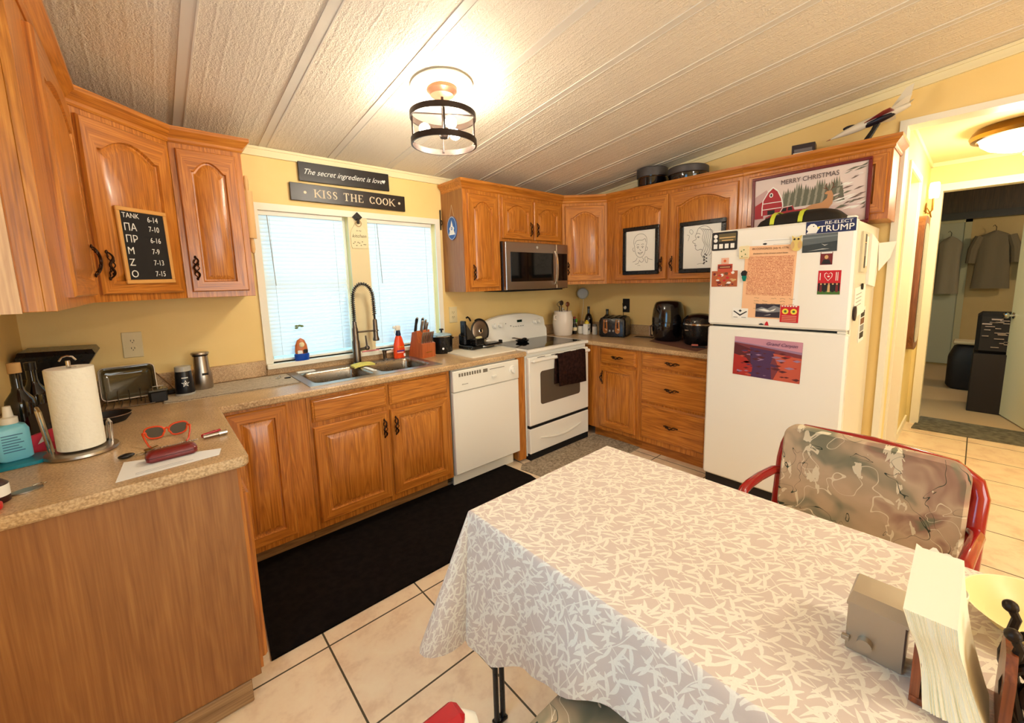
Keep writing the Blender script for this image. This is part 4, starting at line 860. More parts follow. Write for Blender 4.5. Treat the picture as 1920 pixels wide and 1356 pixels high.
# ---------------------------------------------------------------- floor rugs
one('runner_rug', MB(BLKRUG).prism([(-3.375, -1.243), (-3.315, -.528), (-1.60, -.528), (-1.575, -.835), (-1.64, -1.243)], 0.0005, .010), 'long black runner rug in front of the sink cabinets', 'rug', smooth=20)
one('stove_mat', MB(GRYRUG).prism([(-1.555, -.700), (-1.50, -.655), (-.585, -.655), (-.545, -.71), (-.53, -1.13), (-1.50, -1.14)], .0005, .008), 'speckled grey-beige mat in front of the stove', 'rug', smooth=20)
one('threshold_rug', MB(THRESH).prism([(1.64, -2.68), (2.13, -2.71), (2.15, -3.50), (1.70, -3.50)], .0005, .010), 'grey-green rug lying across the far doorway threshold', 'rug', smooth=20)
one('floor_scale', MB(BLKM).box(-.02, .26, -2.72, -2.655, .0005, .022, .006), 'flat black object on the floor by the hall opening', 'mat')
# ---------------------------------------------------------------- left worktop things
Z = ZW+.0006
t = thing('paper_towel_holder', 'steel paper towel stand on a round base on the left worktop', 'paper towel holder', (-3.810, -.940, Z))
mb = MB(STEEL); mb.lathe([(0, 0), (.090, 0), (.094, .004), (.092, .012), (.080, .015), (0, .014)], n=40); obj('base', mb, t)
mb = MB(CHR); mb.cyl((0, 0, .014), (0, 0, .325), .006); mb.tube([(-.02, 0, .325), (-.012, 0, .338), (0, 0, .342), (.012, 0, .338), (.02, 0, .325)], .003, 6); obj('pole', mb, t)
mb = MB(CHR); mb.tube([(-.078, .02, .014), (-.092, .02, .165), (-.088, .005, .178), (-.080, -.010, .165), (-.066, -.015, .014)], .0048, 8); obj('wire_guard', mb, t)
mb = MB(CHR); mb.tube([(.062, .03, .014), (.066, .03, .085), (.072, .022, .096), (.078, .014, .085), (.074, .014, .014)], .0042, 8); obj('wire_guard', mb, t)
mb = MB(mat('paper_towel', S(244, 240, 222), .95, bump=(55, .3))); mb.lathe([(.019, .022), (.058, .022), (.060, .024), (.060, .300), (.058, .302), (.019, .302), (.019, .022)], n=40, cap=False)
one('paper_towel_roll', mb, 'white paper towel roll on the steel stand', 'paper towel roll', loc=(-3.810, -.940, Z))
def bottle(label, loc, prof, m, capm=None, capz=None, extra=None, name='wine_bottle', cat='bottle', n=24):
    t = thing(name, label, cat, loc); obj('glass', MB(m).lathe(prof, n=n), t)
    if capm: obj('cap', MB(capm).lathe(capz, n=18), t)
    return t
DGB = mat('dark_bottle', S(12, 9, 7), .08, coat=.5)
BP = lambda h, r: [(0, 0), (r*.92, 0), (r, .006), (r, h*.55), (r*.93, h*.62), (r*.45, h*.74), (.0145, h*.80), (.0145, h*.98), (.016, h*.985), (.016, h), (0, h)]
CORK = mat('cork', S(196, 156, 100), .8)
bottle('dark wine bottle with a pale cork cap at the far left', (-3.975, -.66, Z), BP(.27, .040), DGB, CORK, [(0, .268), (.0175, .268), (.0175, .305), (0, .307)])
t = bottle('dark wine bottle with a black neck beside the coffee maker', (-3.950, -.57, Z), BP(.28, .040), DGB, BLK, [(0, .262), (.0165, .262), (.0165, .292), (0, .294)])
obj('bottle_label', MB(mat('dark_label', S(46, 34, 22), .5)).lathe([(.0405, .05), (.0405, .13)], n=24, cap=False), t)
# coffee maker (big dark appliance)
t = thing('coffee_maker', 'large black coffee maker behind the paper towel roll', 'coffee maker', (-3.925, -.20, Z))
mb = MB(BLK); mb.box(-.10, .09, -.10, .13, 0, .035, .008); obj('base', mb, t)
mb = MB(BLK); mb.box(-.10, .085, .03, .13, .035, .20, .008); obj('tower', mb, t)
mb = MB(BLK); mb.rings([[(-.10, -.10, .19), (.085, -.10, .19), (.085, .13, .19), (-.10, .13, .19)], [(-.102, -.11, .285), (.135, -.11, .275), (.135, .13, .275), (-.102, .13, .285)], [(-.095, -.10, .305), (.125, -.10, .296), (.125, .12, .296), (-.095, .12, .305)]]); obj('top_housing', mb, t, smooth=20)
mb = MB(DKGL); mb.lathe([(0, 0), (.06, 0), (.068, .02), (.066, .07), (.05, .10), (.05, .11), (0, .11)], c=(-.02, -.035, .036), n=24); obj('carafe', mb, t)
# cyan pump bottle
t = thing('lotion_bottle', 'light blue bottle with a white cap at the left edge', 'bottle', (-3.965, -.905, Z+.012), .3)
CY = mat('cyan_plastic', S(126, 206, 228), .3); mb = MB(CY); R = []
for d, z in ((.006, 0), (0, .006), (0, .10), (.006, .115), (.018, .122)): R.append([(p[0], p[1], z) for p in rrect(-.038+d, .038-d, -.024+d*.6, .024-d*.6, .012, 4)])
mb.rings(R); obj('bottle_body', mb, t)
obj('cap', MB(WHT2).lathe([(0, .122), (.020, .122), (.020, .142), (.012, .146), (.009, .180), (0, .182)], n=20), t)
mb = MB(mat('blue_print', S(60, 110, 150), .6))
for i in range(7): mb.box(-.026, .02-(i*5 % 3)*.006, -.0246, -.024, .085-i*.009, .088-i*.009)
obj('bottle_label', mb, t)
one('blue_pad', MB(mat('teal_silicone', S(12, 128, 150), .3)).prism(rrect(-.085, .05, -.055, .055, .03, 5), 0, .011), 'glossy teal pad under the light blue bottle', 'pad', loc=(-3.945, -.925, Z), rz=.15)
t = thing('snack_bag', 'crumpled pink and red bag behind the paper towel stand', 'bag', (-3.925, -.80, Z))
PK = mat('pink_foil', S(226, 64, 92), .3)
mb = MB(PK); mb.rings([[(-.05, -.028, 0), (.05, -.022, 0), (.05, .025, 0), (-.05, .028, 0)], [(-.058, -.03, .025), (.05, -.03, .03), (.052, .03, .03), (-.05, .03, .022)], [(-.02, -.008, .055), (.05, -.01, .075), (.05, .01, .075), (-.02, .01, .055)]]); obj('bag_body', mb, t, smooth=20)
mb = MB(PAPER); mb.add([(.0, -.033, .03), (.03, -.033, .045), (.02, -.022, .07)], [(0, 1, 2)]); mb.add([(.0, -.036, .03), (.03, -.036, .045), (.02, -.025, .07)], [(2, 1, 0)]); obj('bag_corner', mb, t)
t = thing('bottle_front', 'small dark bottle with a white label cut off by the left frame edge', 'bottle', (-3.945, -1.275, Z))
t.name = 'small_bottle'
mb = MB(mat('maroon_plastic', S(48, 16, 16), .3)); mb.lathe([(0, 0), (.026, 0), (.027, .004), (.027, .05), (.018, .06), (.012, .064), (.012, .08), (0, .08)], n=20); obj('bottle_body', mb, t)
obj('bottle_label', MB(PAPER).lathe([(.0275, .018), (.0275, .048)], n=20, cap=False), t)
one('red_plastic_dish', MB(mat('red_plastic', S(200, 16, 24), .3)).lathe([(0, 0), (.040, 0), (.042, .004), (.042, .014), (.038, .017), (0, .017)], n=28), 'round red plastic lid at the left front of the worktop', 'lid', loc=(-3.965, -1.335, Z))
t = thing('money_clip', 'oval metal money clip lying alone on the left worktop', 'clip', (-3.897, -1.235, Z), .35)
mb = MB(STEEL); mb.prism(circ(0, 0, .032, 28, .020), 0, .0035); obj('plate', mb, t)
mb = MB(CHR); mb.tube([(.014, .012, .006), (.030, .016, .007), (.040, .008, .006), (.030, .0, .006)], .0018, 6); obj('ring', mb, t)
# pan lid
t = thing('skillet', 'small dark round pan behind the paper towel roll', 'pan', (-3.765, -.54, Z))
obj('pan_body', MB(BLKM).lathe([(0, 0), (.055, 0), (.072, .020), (.076, .032), (.073, .032), (.068, .02), (.05, .006), (0, .006)], n=32), t); obj('rim', MB(STEEL).lathe([(.076, .030), (.0785, .032), (.076, .034), (.073, .032)], n=32, cap=False), t)
# glass dish stack in rack
t = thing('dish_rack', 'wire rack holding a leaning glass baking dish by the coffee maker', 'rack', (-3.705, -.20, Z))
mb = MB(GUN)
mb.tube([(-.10, -.12, .006), (.09, -.12, .006), (.09, .06, .006), (-.10, .06, .006)], .003, 6, closed=True)
for i in range(7): mb.cyl((-.085+i*.028, -.12, .008), (-.085+i*.028, .06, .008), .002, n=6)
for i in range(5): mb.tube([(-.08+i*.04, -.03, .006), (-.08+i*.04, -.03, .07), (-.08+i*.04, -.01, .07), (-.08+i*.04, -.01, .006)], .002, 6)
obj('wires', mb, t)
SMK = mat('smoky_glass', S(110, 100, 72), .05, trans=.6)
t = thing('glass_dish', 'rectangular glass baking dish leaning on its side in the wire rack', 'dish', (-3.700, -.16, Z+.008), .05)
M_ = Matrix.Rotation(radians(72), 4, 'X'); mb = MB(SMK, M_); R = []
for d, z in ((.02, .0), (.006, .006), (0, .05), (-.006, .055), (-.006, .058), (.004, .056), (.010, .01), (.024, .005)): R.append([(p[0], p[1]+.085, z) for p in rrect(-.10+d, .095-d, -.08+d, .075-d, .02, 4)])
mb.rings(R); obj('dish_body', mb, t)
mb = MB(STEEL, M_); mb.tube([(p[0], p[1]+.085, .060) for p in rrect(-.104, .099, -.084, .079, .022, 4)], .003, 6, closed=True); obj('rim', mb, t)
t = thing('food_container', 'small black square container with a clear lid beside the wire rack', 'container', (-3.600, -.275, Z), .1)
obj('box', MB(BLKM).box(-.034, .034, -.032, .032, 0, .055, .006), t); obj('lid', MB(SMK).box(-.037, .037, -.035, .035, .055, .068, .003), t); obj('latch', MB(CHR).tube([(-.02, -.036, .066), (-.02, -.038, .085), (.02, -.038, .085), (.02, -.036, .066)], .0018, 6), t)
mb = MB(mat('wood_skewer', S(120, 84, 50), .6)); mb.cyl((-3.60, -.05, Z+.115), (-3.545, -.10, Z+.045), .0032, n=6); mb.box(-3.56, -3.50, -.10, -.05, Z, Z+.004); mb.cyl((-3.545, -.10, Z+.045), (-3.525, -.115, Z+.002), .0032, n=6)
one('skewer_stick', mb, 'thin brown stick leaning behind the star cup', 'stick')
mb = MB(BLKM); mb.lathe([(0, 0), (.024, 0), (.028, .012), (.022, .026), (0, .03)], n=16); one('black_ball_cup', mb, 'small black dome just left of the star cup', 'cup', loc=(-3.545, -.135, Z))
# drying mat
k = N('marble_mat'); n1 = k.n('ShaderNodeTexNoise', {'Vector': k.coord(sc=(1, 2.5, 1)), 'Scale': 14., 'Detail': 5., 'Distortion': 2.5}).outputs['Fac']
k.set(Base_Color=k.ramp(n1, [(.4, S(206, 192, 166)), (.48, S(146, 130, 108)), (.52, S(208, 194, 168)), (.62, S(176, 160, 136))]), Roughness=.8)
MM = k.m
t = thing('drying_mat', 'long thin beige marble-look drying mat left of the sink', 'mat', (-3.26, -.22, Z))
obj('mat_body', MB(MM).prism([(x+3.26, y+.22) for x, y in [(-3.585, -.345), (-3.580, -.365), (-3.560, -.372), (-2.99, -.405), (-2.975, -.39), (-2.975, -.06), (-2.99, -.045), (-3.53, -.045), (-3.545, -.06)]], 0, .003), t)
mb = MB(mat('mat_edge', S(110, 88, 64), .8)); mb.tube([(x+3.26, y+.22, .003) for x, y in [(-3.585, -.345), (-3.560, -.370), (-2.99, -.403), (-2.977, -.39), (-2.977, -.06), (-2.99, -.047), (-3.53, -.047), (-3.545, -.06)]], .0022, 6, closed=True); obj('edge_binding', mb, t)
t = thing('tumbler_cup', 'dark insulated cup with a white star standing upside down on the drying mat', 'cup', (-3.490, -.215, Z+.0034))
NV = mat('cup_navy', S(16, 18, 24), .3)
obj('body', MB(NV).lathe([(0, .004), (.041, .004), (.042, .008), (.0345, .125), (.033, .128), (0, .128)], n=32), t); obj('lip', MB(mat('clear_rim', S(176, 172, 160), .2)).lathe([(.0405, 0), (.043, 0), (.043, .010), (.0405, .010)], n=32, cap=False), t)
obj('cup_base', MB(MC['clear_rim']).lathe([(0, .126), (.035, .126), (.034, .150), (.031, .152), (0, .150)], n=32), t)
def on_cyl(mb, polys, r0, r1, h, ang, zoff):   # wrap little flat shapes on the cup
    for poly in polys:
        vs_ = []
        for (u, v) in poly:
            r = r0+(r1-r0)*(v+zoff)/h+.0006; a = ang+u/r; vs_.append((r*cos(a), r*sin(a), v+zoff))
        mb.add(vs_, [list(range(len(vs_)))])
st5 = lambda R_, a0=pi/2: [((R_ if i % 2 == 0 else R_*.42)*cos(a0+i*pi/5), (R_ if i % 2 == 0 else R_*.42)*sin(a0+i*pi/5)) for i in range(10)]
mb = MB(CHALK); o5 = st5(.019); i5 = st5(.013)
on_cyl(mb, [[o5[i], o5[(i+1) % 10], i5[(i+1) % 10], i5[i]] for i in range(10)], .042, .0345, .125, radians(-85), .062); on_cyl(mb, [st5(.007)], .042, .0345, .125, radians(-85), .062)
on_cyl(mb, [[(-.014+.004*i, .028), (-.011+.004*i, .028), (-.011+.004*i, .034), (-.014+.004*i, .034)] for i in range(7)], .042, .0345, .125, radians(-85), .062)
obj('star_print', mb, t, smooth=0)
t = thing('steel_tumbler', 'tall stainless steel tumbler with flat lid behind the star cup', 'tumbler', (-3.405, -.125, Z+.0034))
obj('body', MB(STEEL).lathe([(0, 0), (.042, 0), (.044, .004), (.044, .075), (.036, .11), (.034, .185), (0, .185)], n=32), t); obj('lid', MB(STEEL).lathe([(0, .192), (.040, .192), (.042, .196), (.040, .204), (0, .206)], n=32), t)
obj('lid_seal', MB(BLK).lathe([(0, .184), (.035, .184), (.037, .188), (.037, .193), (0, .193)], n=32), t)
obj('badge', MB(BLK).box(-.014, .014, -.002, .002, -.006, .006, M=Matrix.Translation((.010, -.0435, .085)) @ Matrix.Rotation(.2, 4, 'Z')), t)
mb = MB(CHR); mb.tube([(0, 0, .002), (.02, .01, .006), (.015, .03, .012), (0, .02, .004), (-.01, 0, .004)], .003, 6); one('spoon_clip', mb, 'tiny metal clip on the drying mat near the sink', 'clip', loc=(-3.055, -.20, Z+.004))
mb = MB(BLKM); mb.prism(circ(0, 0, .018, 16, .008), 0, .006); one('drain_stopper', mb, 'little black plug on the drying mat by the sink corner', 'plug', loc=(-3.005, -.215, Z+.0035))
# sunglasses
t = thing('sunglasses', 'orange-red framed sunglasses lying on the left worktop', 'sunglasses', (-3.585, -.975, Z+.003), .02)
OR = mat('orange_frame', S(214, 74, 34), .2); LN = mat('lens', S(70, 62, 50), .08)
tilt_ = Matrix.Rotation(radians(68), 4, 'X')
for sg in (-1, 1):
    o_ = [(sg*(.035+.029*(abs(cos(a_))**.75)*(1 if cos(a_) > 0 else -1)*(1 if sin(a_) > 0 else .86)), .024+.022*(abs(sin(a_))**.8)*(1 if sin(a_) > 0 else -1)+.003*cos(a_), 0) for a_ in [i*2*pi/28 for i in range(28)]]
    mb = MB(OR, tilt_); mb.tube(o_, .0034, 8, closed=True); fr_ = obj('rim', mb, t); mb = MB(LN, tilt_); mb.prism([(p[0], p[1]) for p in o_], -.0008, .0008); obj('lens', mb, fr_)
    mb = MB(OR); mb.tube([(sg*.063, -.012, .033), (sg*.068, -.02, .033), (sg*.068-sg*.004, -.06, .022), (sg*.055, -.105, .006), (sg*.048, -.125, .004)], [.004, .004, .003, .003, .003], 8); obj('temple', mb, t)
mb = MB(OR, tilt_); mb.tube([(-.010, .030, 0), (0, .034, 0), (.010, .030, 0)], .004, 8); obj('bridge', mb, t)
t = thing('glasses_case', 'dark red leather glasses case lying on the white envelope', 'case', (-3.580, -1.235, Z+.002), .06)
mb = MB(mat('red_leather', S(112, 26, 20), .35, bump=(80, .1))); R = []
for d, z in ((.006, 0), (0, .006), (0, .022), (.006, .031), (.014, .034)): R.append([(p[0], p[1], z) for p in rrect(-.066+d, .066-d, -.026+d, .026-d, .012, 4)])
mb.rings(R); obj('shell', mb, t); obj('seam', MB(mat('dark_seam', S(60, 12, 10), .5)).tube([(p[0], p[1], .016) for p in rrect(-.0662, .0662, -.0262, .0262, .012, 4)], .0009, 5, closed=True), t)
t = thing('envelope', 'white envelope on the worktop edge under the red glasses case', 'envelope', (-3.58, -1.265, Z), 0)
mb = MB(PAPER); mb.prism([(-.132, -.088), (.118, -.062), (.130, .000), (-.120, .090)], 0, .0012); obj('sheet', mb, t, smooth=20)
mb = MB(mat('grey_print2', S(120, 120, 126), .8)); 
for i, (a_, b_) in enumerate(((-.09, .03), (-.09, .05))): mb.add([(a_, -.050-.012*i+.0, .0014), (b_, -.050-.012*i+.013, .0014), (b_, -.052-.012*i+.013, .0014), (a_, -.052-.012*i, .0014)], [(0, 1, 2, 3)])
obj('printed_lines', mb, t, smooth=0)
t = thing('key_bunch', 'bunch of keys with a black fob beside the glasses case', 'keys', (-3.665, -1.125, Z), .2)
mb = MB(BLK); mb.ball((-.03, .0, .008), (.022, .013, .008), 16, 8); obj('fob', mb, t)
mb = MB(CHR); mb.tube([(p[0]+.005, p[1], .003) for p in circ(0, 0, .012, 14)], .0012, 6, closed=True); obj('key_ring', mb, t)
for i in range(4):
    a_ = -.9+i*.45; M_ = Matrix.Translation((.012, 0, .002+i*.0022)) @ Matrix.Rotation(a_, 4, 'Z'); mb = MB(GOLD if i % 2 else STEEL); mb.prism(circ(.014, 0, .0095, 14), 0, .002, M=M_); mb.box(.020, .048, -.003, .003, 0, .002, M=M_); obj('key', mb, t)
t = thing('carabiner_chain', 'beaded metal chain with clips between the sunglasses and the case', 'chain', (-3.56, -1.10, Z), .1)
mb = MB(STEEL)
for i in range(16): mb.ball((-.05+i*.007, .004*sin(i*.8), .003), (.0036, .0026, .0026), 8, 6)
obj('chain', mb, t); mb = MB(CHR); mb.tube([(-.085, 0, .003), (-.065, .008, .003), (-.045, .0, .003), (-.065, -.006, .003)], .002, 6, closed=True); obj('clip', mb, t)
t = thing('pocket_flashlight', 'small silver flashlight at the right end of the key chain', 'flashlight', (-3.452, -1.110, Z), .12)
mb = MB(STEEL); mb.cyl((-.035, 0, .010), (.012, 0, .010), .0075, n=16); obj('tube', mb, t); obj('head', MB(CHR).cyl((.012, 0, .010), (.038, 0, .010), .0098, n=16), t)
one('red_pen', MB(mat('red_pen_plastic', S(170, 24, 44), .25)).cyl((-.034, 0, .007), (.034, 0, .007), .0058, n=12).box(-.03, .02, .004, .008, .009, .012), 'short dark red pen beside the silver flashlight', 'pen', loc=(-3.460, -1.070, Z), rz=.55)
# ---------------------------------------------------------------- window sill, walls, counter centre
t = thing('window_figurine', 'egg-shaped orange figurine in a blue base on the window sill', 'figurine', (-2.868, -.022, .9855))
obj('figure', MB(mat('orange_figure', S(196, 110, 60), .35)).lathe([(0, .030), (.034, .030), (.040, .06), (.036, .10), (.022, .135), (0, .148)], n=24, sy=.55), t)
obj('base', MB(mat('blue_plastic', S(14, 70, 170), .3)).lathe([(0, 0), (.042, 0), (.044, .01), (.046, .042), (.040, .046), (.036, .032), (0, .032)], n=24, sy=.60), t)
mb = MB(CREAM); mb.ball((0, -.0205, .105), (.016, .006, .018), 12, 8); obj('face', mb, t)
mb = MB(PAPER); mb.box(-.028, .002, -.0235, -.016, .045, .068, .003); mb.use(BLKM).box(.004, .034, -.0225, -.014, .048, .072, .003); obj('apron', mb, t)
mb = MB(mat('leaf_green', S(96, 112, 40), .6)); mb.use(MC['leaf_green'])
for a_, l in ((.3, .020), (1.2, .014), (2.4, .018), (3.6, .016)): mb.ball((l*cos(a_), 0, l*sin(a_)*.7), (.011, .002, .006), 8, 6, M=Matrix.Rotation(0, 4, 'Y'))
mb.cyl((-.02, 0, -.006), (.022, 0, .012), .0015, n=6); one('hanging_sprig', mb, 'little green plastic sprig hung before the left blind above the figurine', 'ornament', loc=(-2.866, -.004, 1.205))
one('pencil', MB(mat('pink_pencil', S(226, 130, 136), .5)).cyl((-2.475, -.035, .990), (-2.345, -.035, .990), .0045, n=8), 'pink pencil lying on the sill behind the faucet', 'pencil')
t = thing('wooden_sign', 'black sign with white script lettering, upper of the two above the window', 'sign', (-2.48, -.016, 2.20))
mb = MB(mat('sign_black', S(26, 20, 18), .4)); M_ = Matrix.Translation((-2.481, -.004, 2.209)) @ Matrix.Rotation(radians(-.6), 4, 'Y')
mb.box(-.304, .304, -.016, .0, -.060, .060, .002, M=M_); obj('board', mb, t, world=True)
mb = MB(CHALK, Matrix.Translation((-2.481, -.0204, 2.209)) @ Matrix.Rotation(radians(-.6), 4, 'Y') @ Matrix.Rotation(pi/2, 4, 'X'))
mb.text('The secret ingredient is love', .050, mb.M @ Matrix.Translation((-.015, 0, 0)), shear=.5, sx=.92)
mb.add([(.262, .008, .0), (.270, .014, 0), (.276, .006, 0), (.264, -.014, 0), (.248, .002, 0), (.254, .012, 0)], [(0, 1, 2, 3, 4, 5)]); obj('lettering', mb, t, world=True, smooth=0)
t = thing('wooden_sign', 'black sign reading KISS THE COOK, lower of the two above the window', 'sign', (-2.45, -.018, 2.07))
M_ = Matrix.Translation((-2.452, -.004, 2.0735)) @ Matrix.Rotation(radians(.25), 4, 'Y')
mb = MB(mat('sign_brown_black', S(34, 24, 20), .35)); mb.box(-.392, .392, -.018, 0, -.055, .055, .002, M=M_); obj('board', mb, t, world=True)
LM = M_ @ Matrix.Translation((0, -.0182, 0)) @ Matrix.Rotation(pi/2, 4, 'X')
LT = mat('sign_cream', S(226, 206, 176), .6); mb = MB(LT, LM)
def qd(mb, x0, y0, x1, y1, w_):
    d = Vector((x1-x0, y1-y0)); n_ = Vector((-d.y, d.x)).normalized()*w_/2; mb.add([(x0-n_.x, y0-n_.y, 0), (x1-n_.x, y1-n_.y, 0), (x1+n_.x, y1+n_.y, 0), (x0+n_.x, y0+n_.y, 0)], [(0, 1, 2, 3)])
def serif(mb, ch, x, h, w_):
    T, t_ = h*.17, h*.07; s_ = h*.1
    def bar(xx, y0=0, y1=h): qd(mb, xx, y0, xx, y1, T)
    def sf(xx, yy, l=.30): qd(mb, xx-h*l*.5, yy, xx+h*l*.5, yy, t_)
    if ch == 'I': bar(x+w_/2); sf(x+w_/2, 0, .4); sf(x+w_/2, h, .4)
    elif ch == 'T': bar(x+w_/2); sf(x+w_/2, 0, .4); qd(mb, x, h, x+w_, h, t_*1.2); qd(mb, x+.002, h, x+.002, h*.78, t_); qd(mb, x+w_-.002, h, x+w_-.002, h*.78, t_)
    elif ch == 'H': bar(x+T/2+s_/2); bar(x+w_-T/2-s_/2); qd(mb, x+T, h/2, x+w_-T, h/2, t_); [sf(xx, yy, .34) for xx in (x+T/2+s_/2, x+w_-T/2-s_/2) for yy in (0, h)]
    elif ch == 'E': bar(x+T/2+s_/2); [qd(mb, x, yy, x+w_*(1 if yy != h/2 else .75), yy, t_) for yy in (0, h/2, h)]; qd(mb, x+w_-.001, 0, x+w_-.001, h*.25, t_); qd(mb, x+w_-.003, h, x+w_-.003, h*.8, t_)
    elif ch == 'K': bar(x+T/2+s_/2); qd(mb, x+T, h*.42, x+w_-.003, h, t_); qd(mb, x+w_*.42, h*.58, x+w_-.002, 0, T*.95); sf(x+T/2+s_/2, 0, .34); sf(x+T/2+s_/2, h, .34); sf(x+w_-.002, h, .26); sf(x+w_, 0, .28)
    elif ch in 'OC':
        n_ = 24; a0, a1 = (0, 2*pi) if ch == 'O' else (.75, 2*pi-.75)
        for i in range(n_):
            A = a0+(a1-a0)*i/n_; B = a0+(a1-a0)*(i+1)/n_; cx, cy = x+w_/2, h/2; ro = lambda a: (w_/2, h/2*1.03); f = lambda a, k_: (cx+(w_/2-k_*T*abs(cos(a))-k_*t_*abs(sin(a)))*cos(a), cy+(h/2*1.04-k_*T*abs(cos(a))-k_*t_*abs(sin(a)))*sin(a))
            p = [f(A, 0), f(B, 0), f(B, 1), f(A, 1)]; mb.add([(q[0], q[1], 0) for q in p], [(0, 1, 2, 3)])
        if ch == 'C': qd(mb, x+w_-.004, h*.72, x+w_-.004, h, t_); qd(mb, x+w_-.004, .02*h, x+w_-.004, h*.2, t_)
    elif ch == 'S':
        P_ = [(w_*.86, h*.74), (w_*.80, h*.93), (w_*.5, h), (w_*.2, h*.9), (w_*.14, h*.72), (w_*.35, h*.58), (w_*.65, h*.46), (w_*.86, h*.27), (w_*.76, h*.08), (w_*.48, 0), (w_*.2, h*.07), (w_*.14, h*.28)]
        ww = [t_, t_, t_*1.2, T*.8, T, T, T, T*.9, t_*1.3, t_, t_, t_]
        for i in range(11): qd(mb, x+P_[i][0], P_[i][1], x+P_[i+1][0], P_[i+1][1], (ww[i]+ww[i+1])/2)
def word(mb, s_, x, h, y, gap=.008):
    W_ = {'I': .4, 'K': .86, 'S': .62, 'T': .78, 'H': .86, 'E': .70, 'C': .84, 'O': .92}; M0 = mb.M; mb.M = M0 @ Matrix.Translation((0, y, 0))
    for ch in s_: serif(mb, ch, x, h, W_[ch]*h); x += W_[ch]*h+gap
    mb.M = M0; return x
for wd, wx, wg in (('KISS', -.250, .009), ('THE', -.062, .011), ('COOK', .118, .006)):
    mb = MB(LT, LM); word(mb, wd, wx, .048, -.024, wg); obj('lettering', mb, t, world=True, smooth=0)
for xx in (-.305, .345): mb = MB(LT, LM); mb.add([(xx+p[0], p[1], 0) for p in circ(0, 0, .009, 14)], [list(range(14))]); obj('dot', mb, t, world=True, smooth=0)
# little kitchen tag on the mullion
t = thing('hanging_tag', 'small cream kitchen tag hanging on the post between the two windows', 'tag', (-2.427, -.016, 1.80))
mb = MB(mat('tag_cream', S(232, 222, 180), .6)); mb.prism([(-.052, -.085), (.052, -.085), (.058, -.06), (.058, .02), (.045, .05), (.03, .07), (.024, .085), (-.024, .085), (-.03, .07), (-.045, .05), (-.058, .02), (-.058, -.06)], 0, .007, M=WINF(-2.427, 1.815, -.0125)); obj('tag_plate', mb, t, world=True)
mb = MB(mat('tag_print', S(92, 84, 44), .7)); mb.text('kitchen', .034, WINF(-2.427, 1.815, -.0197), shear=.3)
for i in range(9): a_ = i*.7; mb.ball((-.042+i*.0105, -.052+.014*sin(i*2.3), 0), (.0055, .003, .0008), 6, 4, M=WINF(-2.427, 1.815, -.0197))
mb.text('in my', .016, WINF(-2.427, 1.852, -.0197), shear=.2); obj('tag_lettering', mb, t, world=True, smooth=0)
mb = MB(BLK); mb.prism([(0, -.034), (.034, 0), (0, .034), (-.034, 0)], 0, .012, M=WINF(-2.432, 1.945, -.0145)); mb.box(-.010, .010, -.046, -.012, .012, .020, .003, M=WINF(-2.430, 1.945, -.0145)); obj('hook', mb, t, world=True)
obj('hanging_ring', MB(mat('tag_ring', S(200, 168, 120), .5)).tube([(p[0], p[1], .012) for p in circ(0, 0, .020, 20)], .003, 6, closed=True, M=WINF(-2.427, 1.902, -.0145)), t, world=True)
# rolling pin on cabinet side
t = thing('rolling_pin', 'pale wooden rolling pin hung on the side of the left upper cabinet', 'rolling pin', (-3.108, -.19, 1.88))
PIN = mat('pale_pin_wood', S(222, 180, 120), .5)
obj('roller', MB(PIN).cyl((0, 0, -.13), (0, 0, .13), .026, n=24), t)
for sg in (-1, 1): obj('grip', MB(PIN).lathe([(0, 0), (.009, 0), (.012, .03), (.013, .06), (.008, .082), (0, .085)], n=14, M=Matrix.Translation((0, 0, sg*.13)) @ (Matrix.Identity(4) if sg > 0 else Matrix.Rotation(pi, 4, 'X'))), t)
# chalkboard on the corner door
F_ = FR((-3.745+.49*0, 0, 0), ud, (0, 0, 1))
a2, b2 = Vector((-3.745, -.620, 0)), Vector((-3.436, -.305, 0)); u_ = (b2-a2).normalized()
BF = FR((a2.x+u_.x*.235, a2.y+u_.y*.235, 1.665), u_, (0, 0, 1)) @ Matrix.Rotation(radians(1.2), 4, 'Z') @ Matrix.Translation((0, 0, .0195))
t = thing('chalkboard', 'small wood-framed chalkboard with a handwritten list on the corner cabinet door', 'chalkboard', BF @ Vector((0, 0, 0)))
mb = MB(mat('slate', S(24, 22, 22), .8)); mb.box(-.105, .105, -.150, .150, .0, .006, M=BF); obj('slate', mb, t, world=True, smooth=0)
mb = MB(mat('chalk_frame', S(214, 158, 84), .5))
for a_ in ((-.118, .118, -.163, -.146), (-.118, .118, .146, .163), (-.118, -.102, -.146, .146), (.102, .118, -.146, .146)): mb.box(*a_, 0, .010, .002, M=BF)
obj('frame', mb, t, world=True)
for i, (l, r_) in enumerate((('TANK', '6-14'), ('ПА', '7-10'), ('ПР', '6-16'), ('M', '7-9'), ('Z', '7-13'), ('O', '7-15'))):
    mb = MB(CHALK); yy = .128-i*.050; mb.text(l, .030 if i == 0 else .044, BF @ Matrix.Translation((-.094, yy, .0063)), align='LEFT', sx=.95); obj('chalk_writing', mb, t, world=True, smooth=0); mb = MB(CHALK); mb.text(r_, .034, BF @ Matrix.Translation((.020, yy-(.008 if i == 0 else 0), .0063)), align='LEFT', sx=.85)
    obj('chalk_writing', mb, t, world=True, smooth=0)
